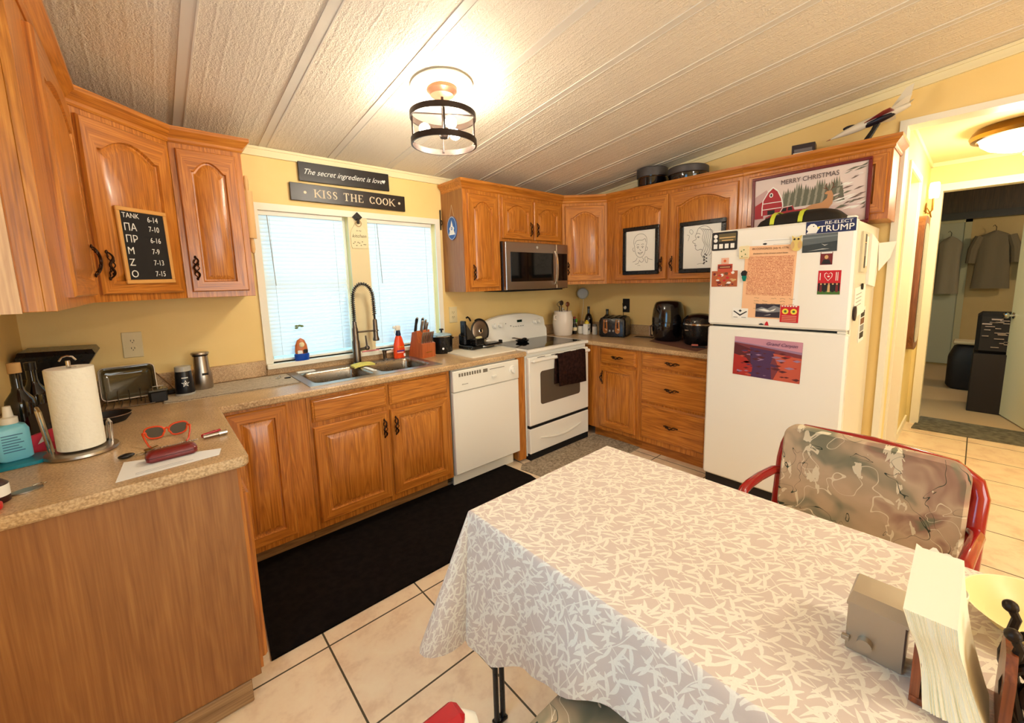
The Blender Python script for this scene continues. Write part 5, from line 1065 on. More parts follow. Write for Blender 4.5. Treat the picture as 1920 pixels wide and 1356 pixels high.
# outlets
def outlet(label, M, dark=False, plug=False):
    t = thing('wall_outlet', label, 'outlet', M @ Vector((0, 0, 0))); m = BLKM if dark else mat('outlet_ivory', S(222, 206, 160), .4)
    obj('cover_plate', MB(m).box(-.040, .040, -.068, .068, 0, .006, .0025, M=M), t, world=True)
    mb = MB(m)
    for sy in (-.02, .02):
        mb.prism(circ(0, sy, .016, 20), .006, .0085, M=M)
    mb.use(INK)
    for sy in (-.02, .02): mb.box(-.0075, -.0050, sy-.002, sy+.007, .0083, .0089, M=M); mb.box(.0050, .0075, sy-.002, sy+.007, .0083, .0089, M=M); mb.box(-.002, .002, sy-.010, sy-.006, .0083, .0089, M=M)
    obj('socket', mb, t, world=True, smooth=0); return t
outlet('ivory wall outlet under the left upper cabinets', WINF(-3.672, 1.185, 0) @ Matrix.Rotation(radians(-1), 4, 'Z'))
outlet('dark wall outlet above the toaster with a white plug in it', RGTF(-.62, 1.20, 0), True)
t = thing('plug_and_cord', 'white plug with black cord in the dark outlet above the toaster', 'plug', (-.02, -.62, 1.18)); obj('plug', MB(WHT2).ball((-.022, -.62, 1.18), (.012, .016, .018), 14, 8), t, world=True); obj('cord', MB(BLK).tube([(-.03, -.62, 1.19), (-.04, -.615, 1.215), (-.035, -.60, 1.225), (-.02, -.60, 1.10), (-.03, -.60, .99), (-.06, -.60, .93)], .003, 6), t, world=True)
outlet('ivory wall outlet right of the window behind the food slicer', WINF(-1.665, 1.20, 0))
# eye plaque
EP = FR((-1.7322, -.155, 1.90), (0, -1, 0), (0, 0, 1))
t = thing('oval_plaque', 'blue oval plaque with a pyramid and eye on the cabinet side', 'plaque', (-1.735, -.155, 1.90))
BLU = mat('plaque_blue', S(40, 92, 160), .5)
mb = MB(BLU); mb.prism(circ(0, 0, .068, 36, .092), 0, .006, M=EP); obj('plate', mb, t, world=True)
mb = MB(PAPER)
def ringp(mb, rx, ry, w_, z, M, n=36):
    for i in range(n):
        A, B = 2*pi*i/n, 2*pi*(i+1)/n; mb.add([(rx*cos(A), ry*sin(A), z), (rx*cos(B), ry*sin(B), z), ((rx-w_)*cos(B), (ry-w_)*sin(B), z), ((rx-w_)*cos(A), (ry-w_)*sin(A), z)], [(0, 1, 2, 3)], M)
ringp(mb, .064, .088, .003, .0064, EP); mb.add([(-.018, .010, .0064), (.018, .010, .0064), (0, .062, .0064)], [(0, 1, 2)], EP)
mb.add([(-.045, -.052, .0064), (.045, -.052, .0064), (.026, -.015, .0064), (-.026, -.015, .0064)], [(0, 1, 2, 3)], EP)
mb.prism([(.034*cos(a_), -.004+.018*sin(a_)) for a_ in [i*2*pi/20 for i in range(20)]], .0062, .007, M=EP); mb.use(BLU).prism(circ(0, -.004, .012, 16), .007, .0074, M=EP); mb.use(PAPER).prism(circ(0, -.004, .005, 12), .0074, .0078, M=EP)
obj('emblem', mb, t, world=True, smooth=0)
obj('hanging_string', MB(mat('string', S(200, 186, 150), .8)).tube([(-.03, .09, .001), (0, .18, .001), (.03, .09, .001)], .001, 5, M=EP), t, world=True)
# iron hook bracket by window right
mb = MB(IRON); mb.box(-1.752, -1.742, -.012, -.001, 1.90, 2.06, .003); mb.tube([(-1.747, -.012, 1.98), (-1.747, -.03, 1.965), (-1.747, -.03, 1.945), (-1.747, -.014, 1.94)], .004, 6); one('wall_hook', mb, 'rusty iron hook bracket beside the right end of the window', 'hook')
# round white speaker / clock on corner wall and its cable
t = thing('round_speaker', 'round white smart speaker puck mounted in the corner above the crock', 'speaker', (-.005, -.14, 1.30))
M_ = FR((.0, -.16, 1.325), (-.65, -.75, 0), (0, 0, 1)); M_ = FR((-.03, -.08, 1.320), (.62, -.78, 0), (0, 0, 1))
obj('shell', MB(mat('speaker_grey', S(176, 176, 166), .4)).lathe([(0, 0), (.058, 0), (.062, .008), (.060, .022), (.052, .028), (0, .028)], n=40, M=M_), t, world=True); obj('face', MB(mat('speaker_cloth', S(196, 200, 198), .8, bump=(300, .2))).prism(circ(0, 0, .050, 36), .028, .030, M=M_), t, world=True)
obj('cable', MB(WHT2).tube([(-.03, -.09, 1.26), (-.034, -.09, 1.18), (-.04, -.07, 1.05), (-.04, -.06, .93)], .0022, 6), t, world=True)
# orange spray bottle
t = thing('spray_bottle', 'orange cleaner spray bottle with white trigger beside the sink', 'spray bottle', (-2.215, -.060-.03, Z))
ORB = mat('orange_plastic', S(236, 72, 20), .3)
mb = MB(ORB); R = []
for rx, ry, z in ((.040, .020, 0), (.045, .024, .006), (.045, .024, .06), (.040, .023, .11), (.028, .019, .15), (.019, .016, .172), (.0, .0, .174)): R.append([(rx*cos(a_), ry*sin(a_), z) for a_ in [i*2*pi/24 for i in range(24)]])
mb.rings(R, cap=False); obj('bottle_body', mb, t)
obj('collar', MB(mat('navy_plastic', S(20, 26, 60), .4)).lathe([(0, .170), (.018, .170), (.020, .18), (.014, .21), (0, .212)], n=18), t)
mb = MB(WHT2); mb.box(-.022, .020, -.010, .010, .208, .248, .006); mb.box(-.040, -.018, -.008, .008, .225, .246, .004); mb.tube([(-.018, 0, .226), (-.028, 0, .205), (-.026, 0, .188)], .004, 6); obj('trigger', mb, t)
mb = MB(mat('label_purple', S(80, 50, 120), .5)); mb.box(-.028, .030, -.0260, -.0238, .052, .062); mb.use(PAPER).box(-.028, .022, -.0260, -.0238, .043, .047); mb.box(.024, .038, -.0240, -.022, .012, .034); mb.use(mat('label_yellow', S(240, 170, 40), .5)).text('Clean', .022, WINF(0, .088, -.0245), shear=.3); obj('bottle_label', mb, t)
# knife block
t = thing('knife_block', 'orange wooden knife block full of steel knives beside the sink', 'knife block', (-2.065, -.165, Z), radians(10))
KB = wood('knife_block_wood', 'z', S(150, 70, 30), S(184, 92, 42), S(206, 116, 60), .4)
mb = MB(KB); side = [(-.085, 0), (.085, 0), (.085, .0)]; 
mb.prism([(.085, 0), (-.035, 0), (-.045, .115), (-.025, .205), (.03, .19)], -.062, .062, M=FR((0, 0, 0), (0, 1, 0), (0, 0, 1))); obj('block', mb, t, smooth=20)
mb = MB(KB); mb.prism([(-.035, 0), (-.082, 0), (-.088, .105), (-.045, .118)], -.062, .062, M=FR((0, 0, 0), (0, 1, 0), (0, 0, 1))); obj('front_block', mb, t, smooth=20)
obj('badge', MB(GOLD).box(-.028, .028, -.0845, -.0825, .038, .058, M=Matrix.Identity(4)), t)
def knife(x, y, z, l, r, kind, tl=.25):
    """local to the block"""
    M_ = Matrix.Translation((x, y, z)) @ Matrix.Rotation(tl, 4, 'X')
    mb = MB(STEEL if kind == 's' else mat('dark_handle', S(50, 48, 46), .3, .5), M_); mb.tube([(0, 0, -.01), (0, 0, 0), (0, .001, l*.5), (0, -.002, l*.85), (0, -.004, l)], [r*.7, r, r*.85, r, r*.8], 10, flat=1.0); return mb
KR = t.rotation_euler.z; KL = t.location.copy()
gi = 0
for row in range(1):
    for i in range(6):
        mb = knife(-.048+i*.0185, -.067, .112, .085, .0072, 's'); mb.use(INK); M_ = mb.M; mb.box(-.0015, .0015, -.0078, -.006, .012, .075, M=M_)
        if i == 0: base = one('steak_knife', mb, 'steel-handled steak knives lined up in the low front row of the block', 'knife', group='steak knives in the front row', loc=KL, rz=KR)
        else:
            mesh = one('steak_knife', mb, 'steel-handled steak knives lined up in the low front row of the block', 'knife', group='steak knives in the front row', loc=KL, rz=KR)
for i, (x, y, z, l, r, kd, lb) in enumerate(((-.042, .012, .205, .105, .012, 'd', 'tall dark-handled knife at the left of the block'), (-.012, -.02, .200, .085, .011, 's', 'steel-handled knife second from left in the top row'), (.016, .016, .204, .100, .011, 'd', 'dark-handled knife at the middle of the top row'), (.036, -.018, .197, .070, .010, 's', 'short steel-handled knife in the top row'), (.048, .02, .200, .085, .011, 's', 'rightmost steel-handled knife in the top row of the block'))):
    mb = knife(x, y, z-.006, l, r, kd); mb.use(CHR).ball((0, -.003, l), (r*.85, r*.85, r*.6), 10, 6, M=mb.M); one('kitchen_knife', mb, lb, 'knife', loc=KL, rz=KR)
# slow cooker
t = thing('slow_cooker', 'small round black slow cooker with glass lid beside the knife block', 'slow cooker', (-1.868, -.135, Z))
obj('pot', MB(BLK).lathe([(0, 0), (.078, 0), (.082, .006), (.084, .10), (.086, .130), (.088, .138), (.080, .142), (0, .142)], n=36), t)
obj('rim', MB(CHR).lathe([(.086, .132), (.089, .136), (.086, .140), (.083, .136)], n=36, cap=False), t)
obj('lid', MB(mat('lid_glass', S(150, 176, 186), .1)).lathe([(0, .14), (.080, .142), (.076, .150), (.04, .160), (0, .163)], n=36), t)
mb = MB(BLK); mb.cyl((0, 0, .160), (0, 0, .182), .008); mb.lathe([(0, .180), (.018, .182), (.020, .188), (.014, .194), (0, .194)], n=16); obj('lid_knob', mb, t)
mb = MB(CHR); mb.cyl((-.040, -.076, .045), (-.043, -.088, .045), .009, n=12); obj('dial', mb, t); mb = MB(BLK); mb.box(.078, .104, -.02, .02, .105, .118, .004); mb.box(-.104, -.078, -.02, .02, .105, .118, .004); obj('handle', mb, t)
# food slicer
t = thing('food_slicer', 'black electric food slicer with round steel blade beside the stove', 'food slicer', (-1.555, -.20, Z+.012), radians(8))
obj('base', MB(BLK).box(-.15, .115, -.085, .085, 0, .030, .006), t)
obj('motor_housing', MB(BLK).box(-.15, .00, .0, .085, .03, .125, .012), t)
M_ = FR((.02, -.006, .135), (1, 0, 0), (0, .12, 1)); mb = MB(STEEL); mb.lathe([(0, 0), (.084, 0), (.086, .002), (.080, .005), (.03, .007), (0, .007)], n=48, M=M_); bl = obj('blade', mb, t)
mb = MB(CHR); mb.lathe([(.012, .006), (.022, .006), (.022, .012), (.018, .014), (.012, .012)], n=24, M=M_, cap=False); mb.use(BLK).prism(circ(0, 0, .012, 20), .006, .010, M=M_); obj('blade_hub', mb, bl)
mb = MB(mat('guard_grey', S(84, 78, 70), .35, .6)); R = []
mb.prism([(.096*cos(a_), .096*sin(a_)) for a_ in [-.9+i*(pi+.9)/20 for i in range(21)]]+[(-.155, .085), (-.150, -.055), (-.05, -.075)], -.012, -.001, M=M_); obj('blade_guard', mb, t)
mb = MB(BLK); mb.tube([(.100*cos(a_), .100*sin(a_), -.003) for a_ in [-.7+i*(2.7)/18 for i in range(19)]], .007, 8, M=M_); obj('guard_rim', mb, t)
mb = MB(BLK); mb.box(-.172, -.150, -.03, .03, .11, .235, .006); obj('thickness_plate', mb, t)
mb = MB(BLK); mb.box(-.02, .17, -.115, -.030, .018, .034, .005); mb.use(STEEL).box(-.02, .165, -.120, -.113, .014, .022, .002); obj('food_tray', mb, t)
obj('food_pusher', MB(BLK).box(-.12, -.02, -.10, -.02, .030, .085, .008), t); obj('tray_stop', MB(BLK).box(.155, .178, -.118, -.085, .015, .050, .005), t)
mb = MB(BLK); mb.tube([(-.06, .02, .225), (-.075, .02, .250), (-.095, .018, .262), (-.11, .016, .255)], .007, 8); obj('pusher_handle', mb, t)
mb = MB(PAPER); mb.box(-.005, .045, -.1005, -.0995, .055, .066); mb.box(-.03, .02, -.086, -.0855, .008, .020); obj('brand_plate', mb, t)
mb = MB(mat('pale_scraps', S(220, 206, 150), .8)); mb.ball((-.05, -.06, .09), (.035, .02, .012), 12, 6); obj('cheese', mb, t)
t2 = t
one('cutting_board', MB(mat('cutting_board_plastic', S(238, 230, 208), .5)).prism(rrect(-.245, .205, -.205, .175, .03, 5), 0, .010), 'white plastic cutting board under the food slicer', 'cutting board', loc=(-1.620, -.335, Z), rz=radians(2))
# spoon rest on the cooktop
t = thing('spoon_rest', 'shiny black spoon rest with a utensil on the cooktop', 'spoon rest', (-1.115, -.27, .9242))
mb = MB(BLK); mb.lathe([(0, 0), (.040, 0), (.055, .012), (.058, .020), (.052, .018), (.038, .006), (0, .005)], n=28, sx=1.15); obj('dish', mb, t)
mb = MB(STEEL); mb.tube([(-.09, .01, .045), (-.04, .005, .034), (.02, -.005, .024)], [.004, .005, .006], 8); mb.ball((-.095, .01, .046), (.022, .014, .005), 12, 6); mb.use(BLK).ball((.02, -.005, .026), (.03, .018, .012), 12, 8); obj('ladle', mb, t)
# sponge + little things at sink
t = thing('dish_sponge', 'yellow sponge cloth draped over the sink divider under the faucet', 'sponge', (-2.545, -.20, ZW+.006))
mb = MB(mat('yellow_sponge', S(226, 214, 110), .95, bump=(120, .4))); R = []
for x, dz in ((-.065, -.004), (-.05, .0), (.0, .006), (.05, .004), (.075, .0)): R.append([(x, -.045, dz), (x, .035, dz+.002), (x, .035, dz+.014), (x, -.045, dz+.012)])
mb.rings(R); obj('cloth', mb, t, smooth=30)
one('sink_tray', MB(WHT2).box(-2.93, -2.82, -.135, -.085, ZW+.0045, ZW+.012, .004), 'small white soap tray on the back rim of the left sink bowl', 'tray')
mb = MB(PAPER, Matrix.Translation((-2.548, -.32, ZW-.03))); mb.box(-.012, .012, -.10, .06, .034, .037, .001); mb.box(.012, .0155, -.10, .06, -.08, .037, .001)
one('dish_cloth', mb, 'off-white dish cloth folded over the divider between the sink bowls', 'cloth')
# ---------------------------------------------------------------- corner behind and right of stove
t = thing('utensil_crock', 'white ceramic crock holding utensils in the corner by the stove', 'crock', (-.475, -.185, Z))
obj('crock_body', MB(mat('crock_glaze', S(228, 214, 196), .25)).lathe([(0, 0), (.085, 0), (.092, .01), (.105, .12), (.100, .19), (.088, .225), (.092, .245), (.086, .245), (.080, .222), (.09, .19), (.08, .02), (0, .02)], n=36), t)
mb = MB(mat('crock_glaze2', S(228, 214, 196), .25)); mb.tube([(-.098, 0, .21), (-.125, 0, .205), (-.125, 0, .17), (-.103, 0, .165)], .008, 8); obj('handle', mb, t)
for i, (dx, dy, l, m_, nm, lb) in enumerate(((-.03, .0, .10, 'd', 'whisk', 'dark metal whisk standing in the white crock'), (.01, .02, .12, 'd', 'ladle', 'grey ladle standing in the white crock'), (.035, -.01, .09, 'b', 'wooden_spoon', 'brown wooden spoon standing in the white crock'))):
    m2 = {'d': mat('dark_utensil', S(74, 60, 48), .4, .6), 'b': CHER}[m_]; mb = MB(m2); mb.cyl((dx*.6, dy*.6, .03), (dx*1.6, dy*1.6, .245+l*.5), .005, n=8)
    if nm == 'whisk':
        for q in range(5): a_ = q*pi/5; mb.tube([(dx*1.6+.026*cos(a_)*sin(pi*k_/8), dy*1.6+.026*sin(a_)*sin(pi*k_/8), .245+l*.4+.06*k_/8) for k_ in range(9)], .0016, 5)
    else: mb.ball((dx*1.6, dy*1.6, .245+l*.5+.02), (.030, .012, .026), 12, 8)
    one(nm, mb, lb, 'utensil', loc=(-.475, -.185, Z))
t = thing('sauce_bottle', 'small dark sauce bottle with a cream label beside the crock', 'bottle', (-.340, -.225, Z)); obj('glass', MB(DGB).lathe([(0, 0), (.022, 0), (.024, .005), (.024, .09), (.012, .12), (.011, .16), (0, .162)], n=18), t); obj('bottle_label', MB(CREAM).lathe([(.0245, .035), (.0245, .07)], n=18, cap=False), t); obj('cap', MB(mat('red_cap', S(150, 50, 40), .4)).lathe([(0, .158), (.013, .158), (.013, .178), (0, .18)], n=14), t)
t = thing('spice_jar', 'clear jar with a bright green lid beside the crock', 'jar', (-.300, -.190, Z)); obj('glass', MB(mat('jar_green_label', S(214, 214, 176), .3)).lathe([(0, 0), (.026, 0), (.028, .004), (.028, .11), (.024, .118), (0, .118)], n=20), t); obj('lid', MB(mat('green_lid', S(110, 180, 50), .4)).lathe([(0, .118), (.029, .118), (.030, .122), (.030, .15), (.027, .153), (0, .153)], n=20), t)
t = thing('sugar_jar', 'squat white jar with dark lid between the spice bottles', 'jar', (-.275, -.265, Z)); obj('body', MB(WHT2).lathe([(0, 0), (.036, 0), (.040, .005), (.040, .075), (.036, .082), (0, .082)], n=24), t); obj('lid', MB(mat('brown_lid', S(60, 36, 26), .4)).lathe([(0, .082), (.040, .082), (.040, .092), (0, .094)], n=24), t)
t = thing('salt_box', 'white box with a little black animal picture and yellow top', 'box', (-.290, -.345, Z), radians(12)); obj('carton', MB(PAPER).box(-.036, .036, -.024, .024, 0, .108, .002), t)
mb = MB(INK); mb.box(-.016, .014, -.0246, -.0238, .045, .060); mb.box(-.016, -.011, -.0246, -.0238, .032, .046); mb.box(.009, .014, -.0246, -.0238, .032, .046); mb.box(.012, .022, -.0246, -.0238, .055, .072); mb.text('SALT', .012, WINF(0, .088, -.0246)); obj('animal_print', mb, t, smooth=0)
mb = MB(mat('yellow_cap', S(224, 196, 60), .4)); mb.lathe([(0, .108), (.024, .108), (.024, .128), (.010, .134), (.010, .145), (0, .145)], n=18); obj('cap', mb, t)
t = thing('salt_shaker', 'clear plastic shaker with grey lid left of the toaster', 'shaker', (-.250, -.415, Z)); obj('body', MB(mat('frosted_plastic', S(216, 212, 202), .3)).lathe([(0, 0), (.024, 0), (.027, .005), (.024, .08), (0, .082)], n=20), t); obj('lid', MB(mat('grey_lid', S(110, 104, 96), .4)).lathe([(0, .082), (.022, .082), (.022, .10), (.018, .105), (0, .105)], n=18), t)
bottle('tall dark oil bottle standing behind the salt box', (-.135, -.245, Z), [(0, 0), (.040, 0), (.043, .006), (.043, .14), (.03, .18), (.014, .20), (.013, .25), (0, .252)], DGB, BLK, [(0, .248), (.015, .248), (.015, .272), (0, .273)], name='oil_bottle')
bottle('dark oil bottle with round shoulders right behind the toaster', (-.075, -.44, Z), [(0, 0), (.036, 0), (.040, .006), (.040, .15), (.03, .18), (.014, .195), (.013, .23), (0, .232)], mat('olive_bottle', S(52, 44, 14), .1, coat=.5), BLK, [(0, .226), (.015, .226), (.015, .248), (0, .249)], name='oil_bottle')
mb = MB(BLK); mb.tube([(-.36, -.11, Z+.0), (-.36, -.11, Z+.16), (-.37, -.115, Z+.235), (-.41, -.13, Z+.265)], .003, 6); mb.use(WHT2).ball((-.425, -.135, Z+.262), (.014, .010, .014), 10, 6); one('charging_cable', mb, 'thin dark cable with a white plug curving behind the crock', 'cable')
# toaster
t = thing('toaster', 'black four-slice toaster with two chrome lever plates on the right worktop', 'toaster', (-.20, -.625, Z), radians(-90+22))
mb = MB(BLK); R = []
for d, z in ((.010, .006), (.0, .012), (0, .155), (.012, .182), (.035, .192)): R.append([(p[0], p[1], z) for p in rrect(-.13+d, .13-d, -.135+d, .135-d, .03, 5)])
mb.rings(R); tb = obj('body', mb, t, smooth=40)
for sx in (-.062, .055):
    mb = MB(CHR); FT = WINF(sx, .098, -.136); mb.prism([(p[0], p[1]) for p in [(-.018, .072), (.018, .072), (.022, .0), (.024, -.035), (.018, -.055), (0, -.064), (-.018, -.055), (-.024, -.035), (-.022, 0)]], 0, .004, M=FT); lv = obj('lever_plate', mb, t)
    mb = MB(BLK); mb.box(-.006, .006, -.01, .065, .004, .0052, M=FT); mb.use(CHR).cyl((0, -.032, .004), (0, -.032, .014), .013, n=16, M=FT); mb.box(-.012, .012, .048, .060, .004, .026, .003, M=FT); obj('lever', mb, lv)
mb = MB(mat('grey_button', S(150, 146, 138), .4))
for xx in (-.020, .014): obj('button', MB(MC['grey_button']).box(xx-.008, xx+.008, -.139, -.134, .052, .072, .002), t)
mb = MB(DARKGAP)
for xx in (-.085, -.035, .030, .080): mb.box(xx-.012, xx+.012, -.105, .105, .190, .1928)
obj('slots', mb, t, smooth=0)
obj('foot_ring', MB(BLKM).box(-.115, .115, -.12, .12, 0, .007), t)
mb = MB(BLKM); mb.box(-.10, .08, -.05, .05, 0, .004, .0015); mb.use(STEEL).box(-.10, .08, -.056, -.05, 0, .006, .001); one('grill_tray', mb, 'flat black tray with steel edge between toaster and air fryer', 'tray', loc=(-.155, -.93, Z+.0015), rz=radians(-78))
# air fryer
t = thing('air_fryer', 'big glossy black egg-shaped air fryer on the right worktop', 'air fryer', (-.185, -1.175, Z+.002), radians(-90+14))
GB = mat('gloss_black', S(16, 12, 16), .14, coat=.6)
prof = [(0, 0), (.095, 0), (.108, .01), (.122, .06), (.130, .13), (.130, .20), (.122, .27), (.112, .315), (.100, .338), (.07, .350), (0, .354)]
obj('body', MB(GB).lathe(prof, n=48, sx=1.05, sy=1.08), t, smooth=50)
obj('basket_front', MB(GB).lathe([(.118, .030), (.1345, .09), (.1365, .15), (.134, .165), (.12, .165)], n=48, sx=.98, sy=1.06, M=Matrix.Translation((0, -.006, 0)), cap=False), t, smooth=50)
mb = MB(STEEL); mb.tube([(-.105, -.115, .05), (-.115, -.145, .06), (-.115, -.150, .13), (-.105, -.12, .14)], .010, 8); obj('handle', mb, t)
# rice cooker
t = thing('multicooker', 'black rounded multicooker with silver lid band beside the fridge', 'cooker', (-.225, -1.475, Z+.002))
obj('body', MB(BLK).lathe([(0, 0), (.105, 0), (.115, .01), (.128, .08), (.130, .165), (0, .165)], n=44), t); obj('lid_band', MB(CHR).lathe([(.129, .160), (.1335, .166), (.1335, .176), (.129, .180)], n=44, cap=False), t)
obj('lid', MB(GB).lathe([(.130, .176), (.126, .205), (.10, .235), (.06, .252), (0, .258)], n=44), t); obj('badge', MB(STEEL).box(-.131, -.126, .03, .06, .12, .128), t)
PM = mat('purple_grey_mat', S(110, 76, 66), .6)
one('counter_mat', MB(PM).prism([(-.33, -1.08), (-.10, -1.02), (-.02, -1.10), (-.02, -1.62), (-.58, -1.62)], Z, Z+.0016), 'thin purple-brown mat under the air fryer and multicooker', 'mat', smooth=20)
t = thing('bottle_opener', 'small pink and dark gadget on the worktop edge by the fridge', 'gadget', (-.41, -1.555, Z+.0018), -1.2); obj('handle', MB(mat('pink_grip', S(220, 120, 96), .4)).box(-.05, .0, -.010, .010, .012, .026, .004), t); obj('blade', MB(BLKM).box(-.045, .055, -.012, .012, 0, .012, .003), t)
# ---------------------------------------------------------------- on top of the right uppers
def canister(loc, label, r, h):
    t = thing('round_pot', label, 'pot', loc); obj('pot_body', MB(GB).lathe([(0, 0), (r*.93, 0), (r*.97, .01), (r, h*.6), (r*1.02, h*.62), (r*1.02, h), (r*.97, h+.004), (0, h+.004)], n=44), t); obj('rim', MB(CHR).lathe([(r*1.0, h*.60), (r*1.035, h*.62), (r*1.0, h*.64)], n=44, cap=False), t)
    obj('lid', MB(mat('lid_grey', S(72, 66, 64), .5)).lathe([(r*1.045, h*.66), (r*1.055, h*.68), (r*1.055, h+.004), (r*.98, h+.012), (0, h+.014)], n=44), t)
    return t
TOPZ = ZT+.041
canister((-.17, -.985, TOPZ), 'glossy black round pot, left one on top of the cabinets', .125, .185); canister((-.165, -1.31, TOPZ), 'dark round pan with grey lid, right one on top of the cabinets', .150, .130)
t = thing('keepsake_box', 'small black and white box standing on the cabinets left of the model jet', 'box', (-.17, -2.125, TOPZ), radians(8)); obj('carton', MB(mat('box_dark', S(46, 34, 36), .4)).box(-.05, .05, -.065, .065, 0, .115, .002), t)
mb = MB(PAPER); mb.box(-.0508, -.0500, -.055, .055, .01, .062); mb.use(mat('box_grey', S(110, 104, 104), .5)).box(-.0512, -.0506, -.05, .05, .065, .085); mb.use(BLK).box(-.0512, -.0506, -.04, .01, .012, .02); obj('box_print', mb, t, smooth=0)
# model jet on stand
t = thing('model_jet', 'black, white and red model jet on a curved stand atop the cabinets', 'model plane', (-.17, -2.47, TOPZ))
JW = mat('jet_white', S(222, 212, 190), .3); JB = mat('jet_navy', S(26, 22, 32), .3); JR = mat('jet_red', S(130, 20, 20), .3)
d0 = Vector((0, .20, .115)); d1_ = Vector((0, -.175, .215)); ax = (d1_-d0)
def jp(s_, off=(0, 0, 0)): return d0+ax*s_+Vector(off)
mb = MB(JW); mb.tube([jp(s_) for s_ in (0, .1, .22, .4, .6, .8, .93, 1)], [.003, .011, .020, .026, .026, .023, .017, .010], 14); obj('fuselage', mb, t)
mb = MB(JR); mb.tube([jp(-.06), jp(0), jp(.06)], [.001, .003, .007], 10); obj('nose', mb, t)
mb = MB(JB); mb.ball(jp(.28, (0, .004, .018)), (.012, .040, .015), 12, 8); obj('cockpit', mb, t)
mb = MB(JB); mb.tube([jp(s_, (-.004, 0, -.008)) for s_ in (.42, .5, .65, .78, .85)], [.012, .022, .0235, .019, .010], 12); obj('belly', mb, t)
mb = MB(JB)
for s0, s1, z in ((.4, .62, -.012),): mb.tube([jp(s0, (0, 0, z)), jp(s1, (0, 0, z))], .013, 10)
mb.use(JR); mb.add([tuple(jp(.42, (-.012, 0, .0))), tuple(jp(.72, (-.125, 0, -.01))), tuple(jp(.80, (-.125, 0, -.01))), tuple(jp(.82, (-.012, 0, 0))), tuple(jp(.42, (-.012, 0, .004))), tuple(jp(.72, (-.125, 0, -.006))), tuple(jp(.80, (-.125, 0, -.006))), tuple(jp(.82, (-.012, 0, .004)))], [(0, 1, 2, 3), (7, 6, 5, 4), (0, 4, 5, 1), (1, 5, 6, 2), (2, 6, 7, 3)])
mb.use(JW); mb.add([tuple(jp(.42, (.012, 0, .0))), tuple(jp(.72, (.125, 0, -.01))), tuple(jp(.80, (.125, 0, -.01))), tuple(jp(.82, (.012, 0, 0))), tuple(jp(.42, (.012, 0, .004))), tuple(jp(.72, (.125, 0, -.006))), tuple(jp(.80, (.125, 0, -.006))), tuple(jp(.82, (.012, 0, .004)))], [(0, 1, 2, 3), (7, 6, 5, 4), (0, 4, 5, 1), (1, 5, 6, 2), (2, 6, 7, 3)])
obj('wing', mb, t, smooth=0)
mb = MB(JR); 
for sx in (-.02, .0, .02):
    w_ = .004 if sx == 0 else .002; tip = .105 if sx == 0 else .035
    if sx: mb.use(JW)
    a_, b_, c_, e_ = jp(.74, (sx, 0, .012)), jp(.93, (sx*2.6, 0, tip)), jp(1.02, (sx*2.6, 0, tip+.004)), jp(.98, (sx, 0, .010)); mb.add([tuple(a_+Vector((w_, 0, 0))), tuple(b_+Vector((w_, 0, 0))), tuple(c_+Vector((w_, 0, 0))), tuple(e_+Vector((w_, 0, 0))), tuple(a_-Vector((w_, 0, 0))), tuple(b_-Vector((w_, 0, 0))), tuple(c_-Vector((w_, 0, 0))), tuple(e_-Vector((w_, 0, 0)))], [(0, 1, 2, 3), (7, 6, 5, 4), (0, 4, 5, 1), (1, 5, 6, 2), (2, 6, 7, 3)])
obj('tail_fin', mb, t, smooth=0)
mb = MB(BLK); R = []
for s_, wx, wy in ((0, .035, .05), (.06, .032, .045), (.12, .03, .030), (.4, .012, .018), (.8, .010, .014), (1, .010, .016)): cy = .07-.10*s_**.7; R.append([(p[0], cy+p[1], (.145)*s_) for p in rrect(-wx, wx, -wy, wy, min(wx, wy)*.5, 3)])
mb.rings(R); obj('stand', mb, t)
# firefighter style cap / bag on the fridge
t = thing('dark_bag', 'flat black bag with two neon yellow straps lying on top of the fridge', 'bag', (-.50, -2.20, FZ)); t.location.z = 1.7655
mb = MB(BLKM); mb.rings([[(p[0], p[1], z) for p in rrect(-.15+d, .15-d, -.25+d, .20-d*1.6, .06, 5)] for d, z in ((.02, 0), (0, .015), (.01, .045), (.04, .075), (.09, .092))]); obj('bag_body', mb, t, smooth=50)
for yy in (.10, -.05):
    mb = MB(mat('neon_yellow', S(206, 214, 60), .5)); mb.rings([[(x, yy-.012, z), (x, yy+.012, z), (x, yy+.012, z+.004), (x, yy-.012, z+.004)] for x, z in ((-.153, .008), (-.153, .016), (-.143, .047), (-.113, .077), (-.062, .094), (.06, .094))]); obj('strap', mb, t, smooth=0)
# ---------------------------------------------------------------- fridge magnets and papers
FF = RGTF(0, 0, FX-.0003)           # u = -y, v = z
def flat(name, label, cat, u0, u1, v0, v1, m, th=.003, M=FF, group=None, art=None, r=0, rot=0.):
    cu, cv = (u0+u1)/2, (v0+v1)/2; MM_ = M @ Matrix.Translation((cu, cv, 0)) @ Matrix.Rotation(radians(rot), 4, 'Z'); w_, h_ = (u1-u0)/2, (v1-v0)/2
    t = thing(name, label, cat, MM_ @ Vector((0, 0, 0)), 0, group); mb = MB(m, MM_)
    if r: mb.prism(rrect(-w_, w_, -h_, h_, r, 3), 0, th)
    else: mb.box(-w_, w_, -h_, h_, 0, th)
    obj('card', mb, t, world=True, smooth=0)
    if art:
        mb = MB(INK, MM_ @ Matrix.Translation((0, 0, th+.0003))); art(mb, w_, h_); obj('print', mb, t, world=True, smooth=0)
    return t
LV = [0]
def P(mb, m, pts):            # flat polygon, each one a hair above the last
    mb.use(m); LV[0] = (LV[0]+1) % 60; z = LV[0]*.00002; mb.add([(p[0], p[1], z) for p in pts], [list(range(len(pts)))])
